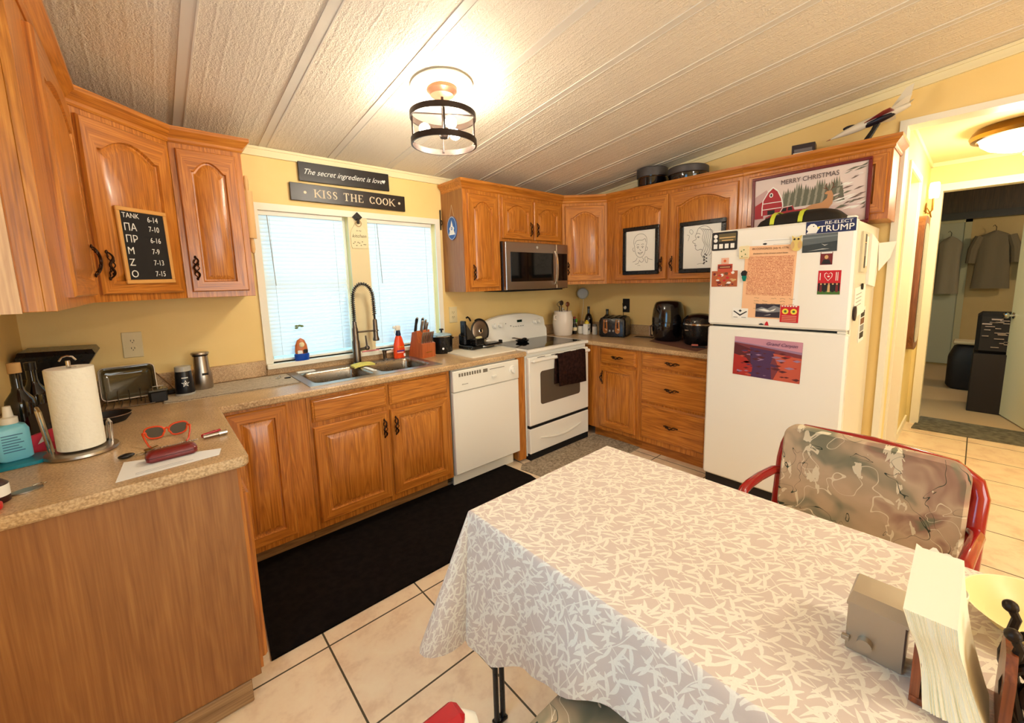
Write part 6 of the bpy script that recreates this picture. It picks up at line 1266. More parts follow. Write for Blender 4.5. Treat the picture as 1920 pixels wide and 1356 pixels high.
def Rr(mb, m, x0, x1, y0, y1): P(mb, m, [(x0, y0), (x1, y0), (x1, y1), (x0, y1)])
def art0(f):
    def g(mb, w_, h_): LV[0] = 0; f(mb, w_, h_)
    return g
CMX = lambda n_, c, r=.6: mat(n_, c, r)
OLV = CMX('magnet_olive', S(96, 84, 50)); MAR = CMX('magnet_maroon', S(110, 30, 30)); RDM = CMX('magnet_red', S(196, 24, 36)); TANM = CMX('magnet_tan', S(206, 168, 110)); GRYM = CMX('magnet_grey', S(130, 130, 132))
ORM = CMX('magnet_orange', S(214, 96, 40)); YEL = CMX('magnet_yellow', S(236, 214, 70)); GRN = CMX('magnet_green', S(70, 110, 40)); PNKM = CMX('print_pink', S(214, 150, 120)); BRN = CMX('print_brown', S(110, 64, 36))
def a1(mb, w_, h_):
    Rr(mb, OLV, -w_*.45, w_*.9, -h_*.05, h_*.8); Rr(mb, TANM, -w_*.4, w_*.85, h_*.3, h_*.42); Rr(mb, TANM, -w_*.2, w_*.7, h_*.02, h_*.12)
    for i in range(4): Rr(mb, PAPER, -w_*.85+i*w_*.45, -w_*.55+i*w_*.45, -h_*.8, -h_*.3)
    for i in range(2): P(mb, PAPER, [(p[0]-w_*.7, p[1]+h_*(.1+.45*i)) for p in circ(0, 0, w_*.16, 10)])
    mb.text('MAGNET', .012, mb.M @ Matrix.Translation((w_*.2, h_*.62, .0015))) if False else None
flat('fridge_magnet', 'rectangular black and olive magnet at the top left of the freezer door', 'magnet', 1.787, 1.945, 1.638, 1.755, BLKM, .004, art=art0(a1), r=.008)
def a_castle(mb, w_, h_):
    for x, y in ((-.5, .2), (.3, -.3), (0, .4), (-.4, -.6)): P(mb, GRN, [(p[0]+w_*x, p[1]+h_*y) for p in circ(0, 0, .004, 7)])
    P(mb, TANM, [(-w_*.9, -h_*.8), (w_*.9, -h_*.8), (w_*.8, -h_*.9), (-w_*.8, -h_*.9)])
flat('fridge_magnet', 'pale cream tower-shaped clip magnet left of the parchment document', 'magnet', 1.962, 2.020, 1.575, 1.655, CREAM, .012, art=art0(a_castle), r=.008, rot=2)
k = N('parchment_writing'); v_ = k.coord()
l_ = k.n('ShaderNodeTexWave', {'Vector': v_, 'Scale': 34., 'Distortion': 0.}, wave_type='BANDS', bands_direction='Z').outputs['Fac']
n_1 = k.n('ShaderNodeTexNoise', {'Vector': k.coord(sc=(1, 1, 1.5)), 'Scale': 190., 'Detail': 3.}).outputs['Fac']
f_ = k.math('GREATER_THAN', n_1, .47)
f2 = k.math('MULTIPLY', f_, k.math('GREATER_THAN', l_, .3))
mx_ = k.n('ShaderNodeMix', {0: f2, 6: (*S(236, 184, 140), 1), 7: (*S(190, 112, 80), 1)}, data_type='RGBA'); k.set(Base_Color=mx_.outputs[2], Roughness=.8); PWR = k.m
PCH = CMX('parchment', S(238, 190, 146), .8)
def a_doc(mb, w_, h_):
    Rr(mb, PWR, -w_*.86, w_*.92, -h_*.36, h_*.72); mb.use(BRN); mb.text('IN CONGRESS. July 4, 1776.', .017, mb.M @ Matrix.Translation((0, h_*.92, .0016)))
    mb.text('Declaration of the thirteen united States', .0115, mb.M @ Matrix.Translation((0, h_*.79, .0016)), shear=.3)
    rnd = random.Random(5)
    for c in range(5):
        for r_ in range(5):
            if rnd.random() < .8: x = -w_*.5+c*w_*.34; y = -h_*.44-r_*h_*.075; mb.tube([(x+q*.004, y+rnd.uniform(-.003, .003), .0003) for q in range(8)], .0008, 4, flat=.3)
flat('paper_document', 'thin white sheet behind the parchment document on the freezer door', 'paper', 2.03, 2.295, 1.235, 1.685, PAPER, .0008, rot=-.5, art=art0(lambda mb, w_, h_: (P(mb, INK, [(p[0]-w_*.45, p[1]+h_*.88) for p in circ(0, 0, .012, 9, .006)]), Rr(mb, GRYM, -w_*.5, w_*.55, h_*.955, h_*.962), Rr(mb, GRYM, -w_*.1, w_*.5, h_*.85, h_*.855))))
flat('parchment_document', 'tan parchment document full of old handwriting on the freezer door', 'document', 1.992, 2.272, 1.205, 1.648, PCH, .0016, art=art0(a_doc), rot=-1.2)
mb = MB(CMX('owl_cream', S(222, 196, 110), .4)); OM_ = FF @ Matrix.Translation((2.272, 1.650, .002)); mb.prism([(p[0], p[1]-.010) for p in circ(0, 0, .028, 20, .036)], 0, .010, M=OM_); mb.prism([(-.020, .015), (.020, .015), (.024, .044), (.010, .032), (-.010, .032), (-.024, .044)], 0, .011, M=OM_)
t = thing('fridge_magnet', 'owl-shaped cream magnet at the top right corner of the parchment document', 'magnet', OM_ @ Vector((0, 0, 0))); obj('owl_body', mb, t, world=True, smooth=0)
mb = MB(INK, OM_)
for sx in (-.010, .010): mb.prism(circ(sx, .022, .0055, 12), .0105, .012)
mb.use(TANM)
for sx in (-.018, .018): mb.prism(circ(sx, -.012, .010, 12, .022), .010, .0115)
obj('owl_eyes', mb, t, world=True, smooth=0)
def a_sea(mb, w_, h_):
    P(mb, CMX('sea_dark', S(52, 60, 62)), [(-w_, -h_), (w_, -h_), (w_, h_*.1), (-w_, -h_*.2)]); P(mb, CMX('sea_mid', S(120, 128, 130)), [(-w_, h_*.5), (w_, h_*.62), (w_, h_*.75), (-w_, h_*.7)])
    P(mb, CMX('sea_light', S(196, 196, 190)), [(w_*.1, -h_*.1), (w_*.3, -h_*.35), (w_*.5, -h_*.2), (w_*.3, -h_*.25)]); P(mb, MC['sea_light'], [(-w_*.7, -h_*.85), (w_*.2, -h_*.65), (w_*.6, -h_*.7), (w_*.1, -h_*.75)])
flat('photo_print', 'grey-blue seascape photo under the blue bumper sticker', 'photo', 2.300, 2.462, 1.592, 1.692, CMX('sea_grey', S(92, 100, 102)), .0012, art=art0(a_sea), rot=.6)
def a_stick(mb, w_, h_):
    e = [(-.98, -.9), (-.55, -.9), (-.50, -.5), (-.42, -.1), (-.45, .2), (-.52, .0), (-.55, .3), (-.66, .62), (-.80, .62), (-.92, .3), (-.97, -.2), (-.90, -.5)]
    P(mb, PAPER, [(p[0]*w_, p[1]*h_) for p in e]); P(mb, INK, [(p[0]-w_*.68, p[1]+h_*.22) for p in circ(0, 0, .003, 8)]); P(mb, YEL, [(-w_*.5, h_*.12), (-w_*.40, -h_*.05), (-w_*.46, -h_*.25), (-w_*.53, -h_*.05)])
    mb.use(PAPER)
    for q in (0, .0006): mb.text('RE-ELECT', .0235, mb.M @ Matrix.Translation((w_*.32+q, h_*.56, .0014+q*.2)), sx=1.25); mb.text('TRUMP', .046, mb.M @ Matrix.Translation((w_*.24+q*1.6, -h_*.36+q, .0014+q*.2)), sx=1.06)
flat('bumper_sticker', 'navy blue campaign bumper sticker with a white eagle head at the top right', 'sticker', 2.312, 2.538, 1.694, 1.763, CMX('sticker_navy', S(30, 40, 86)), .0012, art=art0(a_stick), rot=.3)
flat('photo_print', 'tiny dark red portrait photo below the seascape photo', 'photo', 2.390, 2.446, 1.520, 1.590, MAR, .0012, art=art0(lambda mb, w_, h_: (Rr(mb, PAPER, -w_*.9, w_*.9, h_*.75, h_*.98), P(mb, TANM, [(p[0], p[1]+h_*.2) for p in circ(0, 0, .009, 10, .011)]), P(mb, INK, [(-w_*.8, -h_*.9), (w_*.8, -h_*.9), (w_*.5, -h_*.2), (-w_*.5, -h_*.2)]))))
def a_heart(mb, w_, h_):
    H_ = [(0, -.30), (.34, .05), (.36, .30), (.20, .42), (.04, .30), (0, .2), (-.04, .30), (-.20, .42), (-.36, .30), (-.34, .05)]
    hp_ = [(p[0]*w_-w_*.1, p[1]*h_+h_*.42) for p in H_]; P(mb, PAPER, hp_); P(mb, RDM, [((p[0]+w_*.1)*.86-w_*.1, (p[1]-h_*.42)*.86+h_*.43) for p in hp_]); P(mb, PAPER, [(p[0]-w_*.08, p[1]+h_*.5) for p in circ(0, 0, .006, 10, .004)])
    Rr(mb, BLKM, -w_*.96, w_*.96, -h_*.75, -h_*.05); Rr(mb, GRN, -w_, w_, -h_, -h_*.72)
    for i in range(5): x = -w_*.7+i*w_*.35; P(mb, (MAR, INK, TANM, INK, MAR)[i], [(x-.006, -h_*.8), (x+.006, -h_*.8), (x+.005, -h_*.2), (x-.005, -h_*.2)]); P(mb, TANM, [(p[0]+x, p[1]-h_*.13) for p in circ(0, 0, .0045, 8)])
    Rr(mb, PAPER, -w_*.85, -w_*.78, h_*.2, h_*.8); Rr(mb, PAPER, w_*.55, w_*.62, h_*.15, h_*.85); Rr(mb, PAPER, w_*.7, w_*.76, h_*.15, h_*.85)
flat('photo_print', 'red card with a white heart over a small group photo', 'photo', 2.386, 2.490, 1.355, 1.488, RDM, .0014, art=art0(a_heart))
def a_food(mb, w_, h_):
    rnd = random.Random(3)
    for i in range(26):
        x, y = rnd.uniform(-.85, .85)*w_, rnd.uniform(-.85, .8)*h_; P(mb, (ORM, PAPER, MAR, TANM, RDM, BRN, PAPER)[i % 7], [(p[0]+x, p[1]+y) for p in circ(0, 0, rnd.uniform(.006, .016), 7, rnd.uniform(.004, .010))])
flat('photo_print', 'orange and white food photo magnet at the left of the freezer door', 'photo', 1.793, 1.955, 1.402, 1.505, CMX('food_brown', S(176, 92, 50)), .002, art=art0(a_food))
flat('fridge_magnet', 'small stepped orange-red magnet directly above the food photo', 'magnet', 1.830, 1.922, 1.497, 1.548, CMX('brick_orange', S(190, 76, 46)), .004, art=art0(lambda mb, w_, h_: (Rr(mb, MAR, -w_*.9, w_*.9, -h_*.1, h_*.7), Rr(mb, TANM, -w_*.7, w_*.7, h_*.15, h_*.35))))
flat('fridge_magnet', 'tiny pinkish magnet topping the stepped orange magnet', 'magnet', 1.852, 1.898, 1.549, 1.588, CMX('pale_pink_magnet', S(226, 176, 150)), .004, art=art0(lambda mb, w_, h_: P(mb, ORM, circ(0, 0, .009, 10))))
mb = MB(CMX('teal_gem', S(10, 120, 104), .2)); GM_ = FF @ Matrix.Translation((1.997, 1.470, 0)); mb.prism([(-.004, -.034), (.008, -.034), (.014, -.01), (.010, .01), (-.010, .01), (-.012, -.012)], 0, .012, M=GM_); mb.use(BLKM).prism([(-.014, 0), (.012, 0), (.016, .024), (.004, .034), (-.010, .030), (-.018, .016)], 0, .013, M=GM_)
one('fridge_magnet', mb, 'black and teal gem-like magnet left of the parchment document', 'magnet', smooth=0)
def a_wing(mb, w_, h_):
    P(mb, INK, [(-w_*.9, h_*.35), (-w_*.8, h_*.5), (0, -h_*.2), (w_*.8, h_*.5), (w_*.9, h_*.35), (0, -h_*.5)]); P(mb, INK, [(-.010, h_*.5), (0, h_*.25), (.010, h_*.5), (0, h_*.75)]); Rr(mb, INK, -w_*.85, -w_*.3, -h_*.8, -h_*.72); Rr(mb, INK, w_*.2, w_*.8, -h_*.8, -h_*.72)
flat('card', 'white card with a black winged chevron at the lower left of the freezer door', 'card', 1.935, 2.028, 1.198, 1.264, PAPER, .002, art=art0(a_wing), rot=-1)
def a_pan(mb, w_, h_):
    P(mb, GRYM, [(-w_, h_*.2), (-w_*.5, h_*.55), (0, h_*.3), (w_*.5, h_*.8), (w_, h_*.5), (w_, -h_*.1), (0, -h_*.3), (-w_, -h_*.1)]); P(mb, PAPER, [(-w_*.8, h_*.1), (-w_*.3, h_*.3), (w_*.2, 0), (w_*.7, h_*.4), (w_*.5, 0), (0, -h_*.15)]); P(mb, PAPER, [(-w_*.3, -h_*.75), (w_*.3, -h_*.5), (w_*.2, -h_*.62)])
flat('photo_print', 'dark panoramic photo at the bottom edge of the parchment document', 'photo', 2.072, 2.206, 1.212, 1.294, CMX('night_photo', S(44, 38, 50)), .0024, art=art0(a_pan))
def a_red(mb, w_, h_):
    for sx in (-1, 1): P(mb, YEL, [(p[0]+sx*w_*.46, p[1]+h_*.30) for p in circ(0, 0, .017, 14)]); P(mb, GRN, [(p[0]+sx*w_*.46, p[1]+h_*.30) for p in circ(0, 0, .008, 6)])
    for i in range(4): Rr(mb, PNKM, -w_*.8, w_*.8, -h_*(.2+.2*i)-.004, -h_*(.2+.2*i))
    for i in range(6): Rr(mb, PAPER, -w_*.9+i*w_*.3, -w_*.72+i*w_*.3, h_*.85, h_*.98)
flat('fridge_magnet', 'red magnet with two yellow circles at the lower right of the document', 'magnet', 2.209, 2.304, 1.187, 1.288, RDM, .003, art=art0(a_red), rot=-1)
mb = MB(INK); TM = FF @ Matrix.Translation((2.125, 1.170, 0))
mb.prism([(-.030, -.002), (-.018, .004), (-.004, -.001), (-.004, -.006), (-.03, -.006)], 0, .003, M=TM); mb.use(RDM).prism([(.002, -.008), (.024, -.008), (.020, .010), (.014, .018), (.006, .008)], 0, .004, M=TM)
one('fridge_magnet', mb, 'tiny black and red figure magnet just above the freezer door gap', 'magnet', smooth=0)
def a_can(mb, w_, h_):
    C1, C2, C3, C4, C5 = CMX('canyon_sky', S(196, 140, 158)), CMX('canyon_purple', S(74, 44, 82)), CMX('canyon_red', S(168, 40, 30)), CMX('canyon_dark', S(84, 28, 34)), CMX('canyon_haze', S(150, 120, 150))
    P(mb, C1, [(-w_, h_), (-w_, h_*.70), (w_, h_*.50), (w_, h_)]); P(mb, C5, [(-w_, h_*.70), (-w_*.3, h_*.62), (w_, h_*.40), (w_, h_*.52), (-w_, h_*.76)])
    P(mb, C4, [(-w_, h_*.70), (-w_*.2, h_*.40), (-w_*.4, -h), (-w_, -h_)] if False else [(-w_, h_*.66), (-w_*.3, h_*.35), (-w_*.35, -h_*.95), (-w_, -h_)])
    P(mb, C2, [(-w_*.5, h_*.52), (w_*.25, h_*.42), (w_*.15, -h_*.2), (w_*.2, -h_), (-w_*.4, -h_)]); P(mb, C3, [(-w_, h_*.1), (-w_*.6, -h_*.05), (-w_*.38, -h_*.45), (-w_*.42, -h_), (-w_, -h_)]); P(mb, CMX('canyon_rust', S(190, 84, 60)), [(w_*.2, h_*.32), (w_, h_*.22), (w_, -h_), (w_*.25, -h_), (w_*.4, -h_*.4)])
    rnd = random.Random(8)
    for i in range(70):
        x, y = rnd.uniform(-.95, .95), rnd.uniform(-.93, .38); c = (C4, C3, MC['canyon_rust'], C2, C5, C4)[rnd.randrange(6)]
        if abs(x+.1) < .3 and c in (C3, MC['canyon_rust']): c = C2
        a_ = rnd.uniform(.010, .032); P(mb, c, [(x*w_+p[0], y*h_+p[1]) for p in [(-a_*.9 if x*w_ > -w_+.03 else 0, 0), (0, -a_*.25), (min(a_, w_-x*w_), a_*.12), (0, a_*.3)]])
    mb.use(CMX('canyon_script', S(96, 60, 90))); mb.text('Grand Canyon', .030, mb.M @ Matrix.Translation((w_*.42, h_*.78, .0020)), shear=.4, sx=.95)
flat('poster', 'red and purple canyon landscape picture on the lower fridge door', 'poster', 1.955, 2.334, .826, 1.076, CMX('canyon_base', S(120, 52, 58)), .0015, art=art0(a_can), r=.008, rot=-1.1)
# right side of the fridge
FS = WINF(0, 0, FY1+.004-.0003)
flat('clip_board', 'grey upright clip holding folded papers high on the fridge side', 'clip board', -.60, -.42, 1.475, 1.70, CMX('side_card', S(206, 196, 168)), .010, M=FS, art=art0(lambda mb, w_, h_: (Rr(mb, INK, -w_*.3, w_*.2, -h_*.8, h_*.9), Rr(mb, GRYM, -w_*.2, w_*.1, -h_*.2, h_*.4), Rr(mb, PAPER, w_*.25, w_*.8, -h_*.7, h_*.8), Rr(mb, TANM, -w_*.3, w_*.2, h_*.45, h_*.5))), rot=0)
mb = MB(PAPER, FS); mb.prism([(-.36, 1.40), (-.12, 1.38), (-.06, 1.55), (-.10, 1.66), (-.36, 1.70)], 0, .014); 
one('loose_papers', mb, 'stack of pale papers pinned toward the back of the fridge side', 'papers', smooth=20)
mb = MB(PAPER); mb.add([(-.12, FY1-.012, 1.655), (-.02, FY1-.085, 1.665), (-.035, FY1-.062, 1.56), (-.10, FY1-.02, 1.48), (-.12, FY1-.011, 1.653), (-.02, FY1-.083, 1.663), (-.037, FY1-.060, 1.561), (-.102, FY1-.018, 1.483)], [(0, 1, 2, 3), (7, 6, 5, 4), (0, 4, 5, 1), (1, 5, 6, 2), (2, 6, 7, 3), (3, 7, 4, 0)]); one('loose_paper', mb, 'white paper sheet curling away from the back of the fridge side', 'paper', smooth=0)
flat('note_card', 'pale torn note under a round black magnet on the fridge side', 'note', -.66, -.36, 1.225, 1.395, PAPER, .004, M=FS, rot=4, art=art0(lambda mb, w_, h_: [Rr(mb, GRYM, -w_*.8, w_*.2, h_*(.5-.25*i), h_*(.5-.25*i)+.004) for i in range(4)]))
one('fridge_magnet', MB(BLKM).prism(circ(-.50, 1.392, .018, 16), .004, .012, M=FS), 'round black magnet pinning the torn note to the fridge side', 'magnet', smooth=20)
one('fridge_magnet', MB(CMX('dark_badge', S(50, 30, 34))).prism(circ(-.655, 1.245, .030, 14, .042), .004, .012, M=FS), 'dark oval badge magnet at the lower left of the torn note', 'magnet', smooth=20)
flat('photo_strip', 'dark vertical photo strip low on the fridge side', 'photo', -.46, -.30, 1.055, 1.262, PAPER, .003, M=FS, rot=2, art=art0(lambda mb, w_, h_: [Rr(mb, (BLKM, GRYM, BRN, BLKM)[i], -w_*.7, w_*.8, -h_*.8+i*h_*.42, -h_*.44+i*h_*.42) for i in range(4)]))
# ---------------------------------------------------------------- framed drawings on the cabinet doors
DFm = RGTF(0, 0, -.3245)
def frame_pic(label, u0, u1, v0, v1, art):
    t = thing('picture_frame', label, 'picture', DFm @ Vector(((u0+u1)/2, (v0+v1)/2, 0))); M_ = DFm @ Matrix.Translation(((u0+u1)/2, (v0+v1)/2, 0)); w_, h_ = (u1-u0)/2, (v1-v0)/2; b = .034
    mb = MB(BLK, M_)
    for a_ in ((-w_, w_, -h_, -h_+b), (-w_, w_, h_-b, h_), (-w_, -w_+b, -h_+b, h_-b), (w_-b, w_, -h_+b, h_-b)): mb.box(*a_, 0, .018, .004)
    obj('frame', mb, t, world=True); obj('drawing_sheet', MB(mat('drawing_paper', S(244, 242, 232), .5), M_).box(-w_+b, w_-b, -h_+b, h_-b, 0, .008), t, world=True, smooth=0)
    mb = MB(CMX('pencil_line', S(84, 80, 76)), M_ @ Matrix.Translation((0, 0, .0085))); art(mb); obj('drawing_lines', mb, t, world=True, smooth=0)
def cur(mb, pts, r=.0014, closed=False):      # smooth drawn line
    P_ = [Vector((p[0], p[1], 0)) for p in pts]; out = []; n_ = len(P_)
    for i in range(n_ if closed else n_-1):
        p0, p1, p2, p3 = P_[(i-1) % n_ if closed else max(i-1, 0)], P_[i], P_[(i+1) % n_], P_[(i+2) % n_ if closed else min(i+2, n_-1)]
        for k_ in range(4): s_ = k_/4; out.append(.5*((2*p1)+(-p0+p2)*s_+(2*p0-5*p1+4*p2-p3)*s_*s_+(-p0+3*p1-3*p2+p3)*s_**3))
    if not closed: out.append(P_[-1])
    mb.tube(out, r, 4, closed=closed, flat=.3)
def child(mb):
    cur(mb, [(-.058, .04), (-.050, -.01), (-.030, -.045), (0, -.06), (.030, -.045), (.048, -.01), (.056, .04)]); cur(mb, [(-.058, .04), (-.066, .08), (-.055, .118), (-.02, .142), (.025, .140), (.058, .112), (.064, .07), (.056, .04)])
    cur(mb, [(-.055, .06), (-.04, .085), (-.01, .09), (.02, .088), (.045, .10), (.055, .07)]); cur(mb, [(-.066, .03), (-.076, .02), (-.068, -.002), (-.056, .0)]); cur(mb, [(.060, .03), (.070, .02), (.064, -.002), (.052, .0)])
    for sx in (-.024, .022): cur(mb, [(sx-.012, .03), (sx, .038), (sx+.012, .03)]); mb.ball((sx, .026, 0), (.0045, .005, .0006), 8, 4); cur(mb, [(sx-.014, .05), (sx, .056), (sx+.013, .052)])
    cur(mb, [(-.006, .015), (.002, .0), (.008, .004)]); cur(mb, [(-.024, -.014), (0, -.032), (.026, -.012)]); cur(mb, [(-.024, -.014), (0, -.020), (.026, -.012)])
    cur(mb, [(-.03, -.06), (-.045, -.085), (-.075, -.095)]); cur(mb, [(.02, -.06), (.035, -.08), (.02, -.10), (.0, -.095), (-.005, -.08)]); cur(mb, [(.045, -.065), (.055, -.10), (.07, -.105), (.075, -.07), (.06, -.055), (.045, -.065)]); cur(mb, [(.075, -.07), (.10, -.08), (.12, -.085)]); cur(mb, [(-.01, -.085), (-.02, -.11), (-.05, -.115)]); cur(mb, [(-.025, -.13), (-.01, -.125), (.002, -.132)], .001)
def lady(mb):
    cur(mb, [(-.03, .14), (-.045, .10), (-.052, .085), (-.044, .06), (-.072, .045), (-.062, .03), (-.050, .026), (-.054, .012), (-.046, .004), (-.048, -.012), (-.03, -.026), (-.005, -.020), (.01, -.03)]); cur(mb, [(-.03, .14), (0, .155), (.04, .15), (.07, .12), (.085, .07), (.082, .0), (.09, -.06), (.075, -.10)])
    for i in range(6): x = .0+i*.014; cur(mb, [(x-.02, .145-i*.004), (x+.012, .11), (x+.004, .06-.01*i), (x+.022, .01-.012*i), (x+.006, -.04-.008*i)], .0012)
    cur(mb, [(-.04, .074), (-.028, .080), (-.016, .072)]); mb.ball((-.028, .072, 0), (.005, .004, .0006), 8, 4); cur(mb, [(-.045, .10), (-.028, .104), (-.012, .096)]); cur(mb, [(-.055, .012), (-.038, .012)])
    cur(mb, [(.01, -.03), (.0, -.06), (.02, -.09), (.05, -.12)]); cur(mb, [(-.08, .10), (-.10, .12), (-.09, .14), (-.07, .12), (-.08, .10)], .001); cur(mb, [(-.11, .05), (-.10, .09), (-.12, .10)], .001)
    for i in range(10): mb.ball((.03+.012*sin(i*2.), -.06-.008*i, 0), (.007, .006, .0006), 7, 4)
    cur(mb, [(-.03, -.135), (0, -.13), (.03, -.136)], .001)
frame_pic('black-framed line drawing of a smiling child, left of the two on the doors', .800, 1.155, 1.503, 1.918, child)
frame_pic('black-framed line drawing of a long-haired woman in profile beside the fridge', 1.338, 1.700, 1.503, 1.905, lady)
# ---------------------------------------------------------------- winter picture above the fridge
XM = RGTF(0, 0, -.3245) @ Matrix.Translation((2.197, 1.955, 0)) @ Matrix.Rotation(radians(.8), 4, 'Z'); XW, XH = .325, .190
t = thing('winter_picture', 'large red-framed snowy barn and truck picture with MERRY CHRISTMAS lettering', 'picture', XM @ Vector((0, 0, 0)))
mb = MB(mat('dark_red_frame', S(104, 22, 20), .35), XM)
for a_ in ((-XW, XW, -XH, -XH+.018), (-XW, XW, XH-.018, XH), (-XW, -XW+.018, -XH+.018, XH-.018), (XW-.018, XW, -XH+.018, XH-.018)): mb.box(*a_, 0, .022, .003)
obj('frame', mb, t, world=True)
SNOW = CMX('snow_sky', S(222, 204, 196)); BARN = CMX('barn_red', S(168, 40, 48)); PINE = CMX('pine_grey', S(104, 104, 86)); PIN2 = CMX('pine_pale', S(150, 146, 128)); TRK = CMX('truck_red', S(170, 44, 50)); DEER = CMX('deer_tan', S(196, 142, 96)); GND = CMX('snow_ground', S(214, 190, 186))
obj('canvas', MB(SNOW, XM).box(-XW+.018, XW-.018, -XH+.018, XH-.018, 0, .010), t, world=True, smooth=0)
mb = MB(SNOW, XM @ Matrix.Translation((0, 0, .0104))); LV[0] = 0; LVs = [0]
def Q(m, pts): LVs[0] += 1; mb.use(m); mb.add([(p[0], p[1], LVs[0]*.00003) for p in pts], [list(range(len(pts)))])
rnd = random.Random(4)
for i in range(26):
    x = -.13+i*.0125; h = .07+.05*rnd.random(); c = PIN2 if i % 3 == 0 else PINE; Q(c, [(x-.02, -.04), (x+.02, -.04), (x+.010, h*.15), (x+.013, h*.15), (x+.006, h*.55), (x+.008, h*.55), (x, h), (x-.008, h*.55), (x-.006, h*.55), (x-.013, h*.15), (x-.010, h*.15)])
Q(GND, [(-.305, -.170), (.305, -.170), (.305, -.07), (.05, -.06), (-.305, -.08)])
Q(CMX('barn_roof', S(196, 160, 156)), [(-.305, .06), (-.235, .10), (-.20, .03), (-.305, -.01)]); Q(BARN, [(-.305, .0), (-.25, .03), (-.25, -.09), (-.305, -.09)])
Q(PAPER, [(-.262, -.02), (-.258, .03), (-.225, .088), (-.195, .115), (-.165, .088), (-.138, .03), (-.130, -.01), (-.130, -.07), (-.262, -.07)]); Q(BARN, [(-.256, -.02), (-.252, .028), (-.222, .080), (-.195, .105), (-.168, .080), (-.145, .028), (-.137, -.01), (-.137, -.07), (-.256, -.07)])
Q(PAPER, [(p[0]-.205, p[1]+.060) for p in circ(0, 0, .012, 8, .016)]); Q(INK, [(p[0]-.205, p[1]+.060) for p in circ(0, 0, .006, 8, .010)]); Q(PAPER, [(-.254, .012), (-.140, .012), (-.140, .007), (-.254, .007)]); Q(PAPER, [(-.256, -.028), (-.140, -.028), (-.140, -.033), (-.256, -.033)]); Q(INK, [(-.225, -.04), (-.180, -.04), (-.180, -.068), (-.225, -.068)])
for i in range(46):                      # snowy fir at the right
    y = -.10+rnd.random()*.25; x = .305-rnd.random()*(.05+.11*(1-abs(y)/.22)); a_ = .018+rnd.random()*.022
    x1_ = min(.305, x+a_)
    Q((PAPER, PINE, SNOW, CMX('twig', S(120, 100, 90)))[i % 4], [(x-a_, y-.006), (x, y-.002), (x1_, y+.010), (x, y+.009)])
Q(TRK, [(-.240, -.112), (-.235, -.085), (-.190, -.068), (-.155, -.062), (-.135, -.030), (-.075, -.026), (-.062, -.058), (.0, -.058), (.0, -.098), (-.06, -.112), (-.14, -.125), (-.235, -.135)])
Q(PAPER, [(-.150, -.061), (-.133, -.031), (-.077, -.026), (-.079, -.030), (-.131, -.035), (-.145, -.062)]); Q(INK, [(-.142, -.060), (-.128, -.037), (-.108, -.035), (-.110, -.058)]); Q(INK, [(-.102, -.057), (-.100, -.035), (-.080, -.033), (-.073, -.056)])
Q(PAPER, [(-.192, -.100), (-.180, -.078), (-.150, -.074), (-.120, -.095), (-.128, -.098), (-.155, -.084), (-.178, -.088)]); 
for cx, cy, r_ in ((-.150, -.125, .023), (-.02, -.100, .017)): Q(INK, [(p[0]+cx, p[1]+cy) for p in circ(0, 0, r_, 14)]); Q(PAPER, [(p[0]+cx, p[1]+cy) for p in circ(0, 0, r_*.55, 12)]); Q(MAR, [(p[0]+cx, p[1]+cy) for p in circ(0, 0, r_*.3, 10)])
Q(INK, [(-.238, -.118), (-.205, -.110), (-.205, -.090), (-.236, -.092)]); Q(PAPER, [(-.245, -.135), (-.19, -.128), (-.19, -.122), (-.245, -.126)])
Q(DEER, [(.005, -.090), (.0, -.055), (.03, -.040), (.085, -.036), (.112, -.012), (.115, .010), (.102, .012), (.098, .020), (.112, .030), (.135, .030), (.145, .0), (.142, -.05), (.12, -.080), (.06, -.085), (.05, -.13), (.04, -.13), (.035, -.09)])
for a0, b0 in (((.118, .030), (.100, .060)), ((.100, .060), (.108, .078)), ((.130, .030), (.145, .062)), ((.145, .062), (.135, .080)), ((.108, .045), (.090, .052)), ((.138, .045), (.155, .050))): d_ = Vector((b0[0]-a0[0], b0[1]-a0[1])); n_ = Vector((-d_.y, d_.x)).normalized()*.0018; Q(BRN, [(a0[0]-n_.x, a0[1]-n_.y), (b0[0]-n_.x, b0[1]-n_.y), (b0[0]+n_.x, b0[1]+n_.y), (a0[0]+n_.x, a0[1]+n_.y)])
mb.use(CMX('xmas_ink', S(84, 66, 64))); M0 = mb.M; mb.M = None; mb.text('MERRY CHRISTMAS', .042, M0 @ Matrix.Translation((.01, .130, .004)), sx=.88); mb.M = M0
obj('painting', mb, t, world=True, smooth=0)
# ---------------------------------------------------------------- hall and far room things
t = thing('wall_sconce', 'small lit wall sconce with ornate brass arm above the wooden mirror', 'sconce', (1.58, HY-.05, 2.05))
mb = MB(GOLD); mb.tube([(1.58, HY-.003, 2.0), (1.58, HY-.03, 1.97), (1.58, HY-.055, 2.0), (1.58, HY-.055, 2.10)], .006, 8); mb.ball((1.58, HY-.012, 2.02), (.018, .008, .05), 12, 8); mb.tube([(1.56, HY-.02, 2.02), (1.53, HY-.04, 1.98), (1.55, HY-.05, 1.94)], .004, 6); mb.tube([(1.60, HY-.02, 2.02), (1.63, HY-.04, 1.98), (1.61, HY-.05, 1.94)], .004, 6); obj('arm', mb, t, world=True)
obj('shade', MB(mat('sconce_shade', (1., .93, .72), .5, emis=1.6)).lathe([(.030, 0), (.034, .03), (.036, .07), (.032, .12), (.028, .13)], c=(1.58, HY-.055, 2.10), n=20), t, world=True)
t = thing('hall_mirror', 'tall narrow brown wooden mirror with rounded ends on the hall wall', 'mirror', (1.40, HY-.03, 1.40))
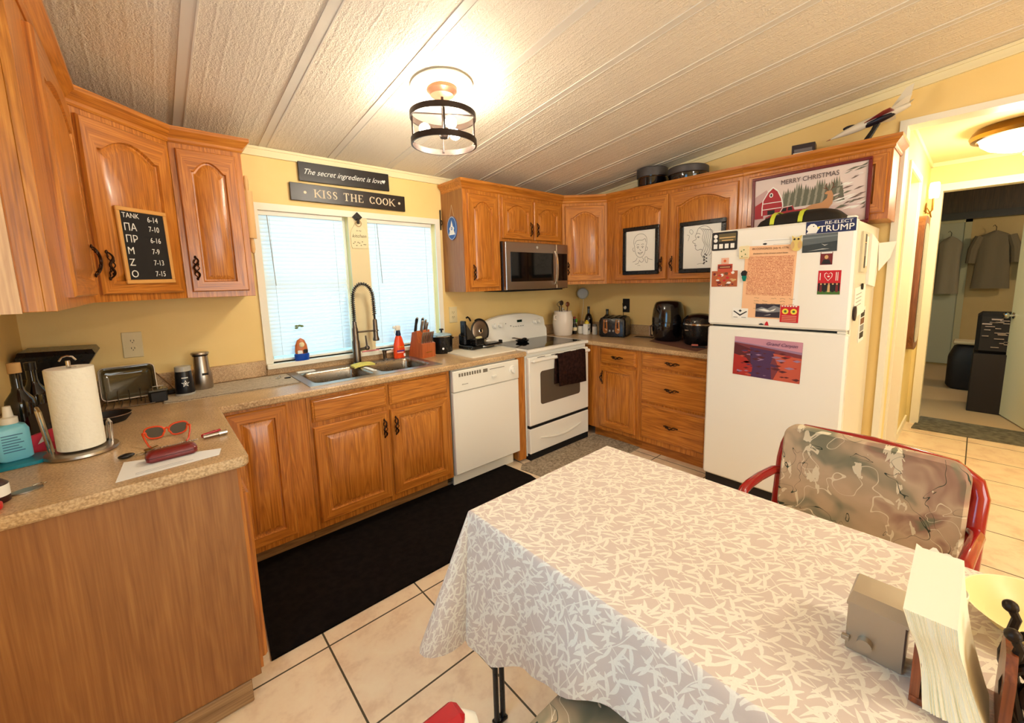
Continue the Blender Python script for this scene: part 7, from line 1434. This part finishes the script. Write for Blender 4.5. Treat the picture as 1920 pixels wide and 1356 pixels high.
ol = rrect(1.13, 1.60, .80, 1.93, .16, 6); mb = MB(wood('mirror_wood', 'z', S(84, 44, 16), S(118, 66, 28), S(146, 88, 42), .4)); MI = FR((0, HY-.0005, 0), (1, 0, 0), (0, 0, 1)); mb.prism(ol, 0, .048, M=MI); obj('frame', mb, t, world=True, smooth=20)
obj('glass', MB(mat('mirror_glass', S(30, 24, 20), .08)).prism(rrect(1.18, 1.55, .86, 1.87, .12, 6), .048, .050, M=MI), t, world=True, smooth=20)
t = thing('drawer_tower', 'black storage tower with shiny clutter in front by the open door', 'storage tower', (2.95, -3.20, 0))
mb = MB(mat('tower_black', S(20, 12, 10), .5)); mb.box(2.70, 3.12, -3.40, -3.015, 0, .62, .006); obj('cabinet', mb, t, world=True)
mb = MB(mat('tower_black2', S(14, 9, 8), .6)); mb.box(2.72, 3.10, -3.40, -3.02, .62, 1.03, .03); obj('upper_bin', mb, t, world=True)
mb = MB(STEEL); rnd = random.Random(2)
for i in range(34): y = -3.10-rnd.random()*.26; z = .64+rnd.random()*.34; mb.box(2.700, 2.72, y, y+.03+rnd.random()*.05, z, z+.006)
o = obj('shiny_packets', mb, t, world=True); o['kind'] = 'stuff'
t = thing('travel_bag', 'dark bag slumped against the storage tower with a folded towel on it', 'bag', (3.95, -3.0, 0))
mb = MB(mat('bag_dark', S(24, 20, 24), .6)); mb.rings([[(p[0]+3.95, p[1]-2.98, z) for p in rrect(-.2+d, .2-d, -.2+d, .17-d, .08, 5)] for d, z in ((.03, .0), (0, .05), (.0, .40), (.04, .52), (.10, .56))]); obj('bag_body', mb, t, world=True, smooth=50)
one('folded_towel', MB(mat('beige_towel', S(196, 176, 140), .9)).box(3.80, 4.08, -3.10, -2.84, .562, .60, .012), 'beige folded towel on top of the dark bag in the far room', 'towel')
def garment(label, x, y, z, w_, h_, m, sl=True, name='hanging_shirt', rz=0):
    t = thing(name, label, 'clothing', (x, y, z), rz); mb = MB(m); R = []
    for q, ww, d in ((0, .10, .015), (.05, .55, .05), (.12, .98, .07), (.35, .90, .08), (.7, .96, .09), (1., 1.06, .09)):
        R.append([(-d*.5*(1+.3*sin(i*1.3+q*4)) if abs(i-8) < 5 else 0, 0, 0) for i in range(1)]) if False else None
        n_ = 20; R.append([(d*.55*cos(2*pi*i/n_)*(1+.25*sin(5*2*pi*i/n_+q)), ww*w_/2*sin(2*pi*i/n_), -q*h_) for i in range(n_)])
    mb.rings(R); obj('garment_body', mb, t, smooth=60)
    if sl:
        for sg in (-1, 1): obj('sleeve', MB(m).tube([(0, sg*w_*.42, -.09*h_), (-.02, sg*w_*.56, -.3*h_), (-.01, sg*w_*.60, -.55*h_)], [.05, .055, .05], 10), t)
    obj('hanger', MB(IRON).tube([(0, 0, 0), (0, 0, .05), (0, .02, .08), (0, .035, .06)], .004, 6), t)
    return t
garment('grey shirt hanging high on the far wall', 5.45, -3.10, 2.02, .36, .82, mat('cloth_grey', S(116, 104, 86), .9))
garment('pale green-white coat hanging beside the open door', 5.40, -3.66, 2.06, .34, 1.10, mat('cloth_pale', S(176, 186, 176), .9))
garment('grey towel-like jacket hanging at the front of the grey door', 5.46, -2.66, 1.98, .26, .86, mat('cloth_greige', S(140, 130, 114), .9), False, 'hanging_jacket')
garment('maroon and tan garment hanging left on the grey door', 5.46, -2.36, 1.90, .24, .95, mat('cloth_maroon', S(86, 36, 30), .9), False, 'hanging_jacket')
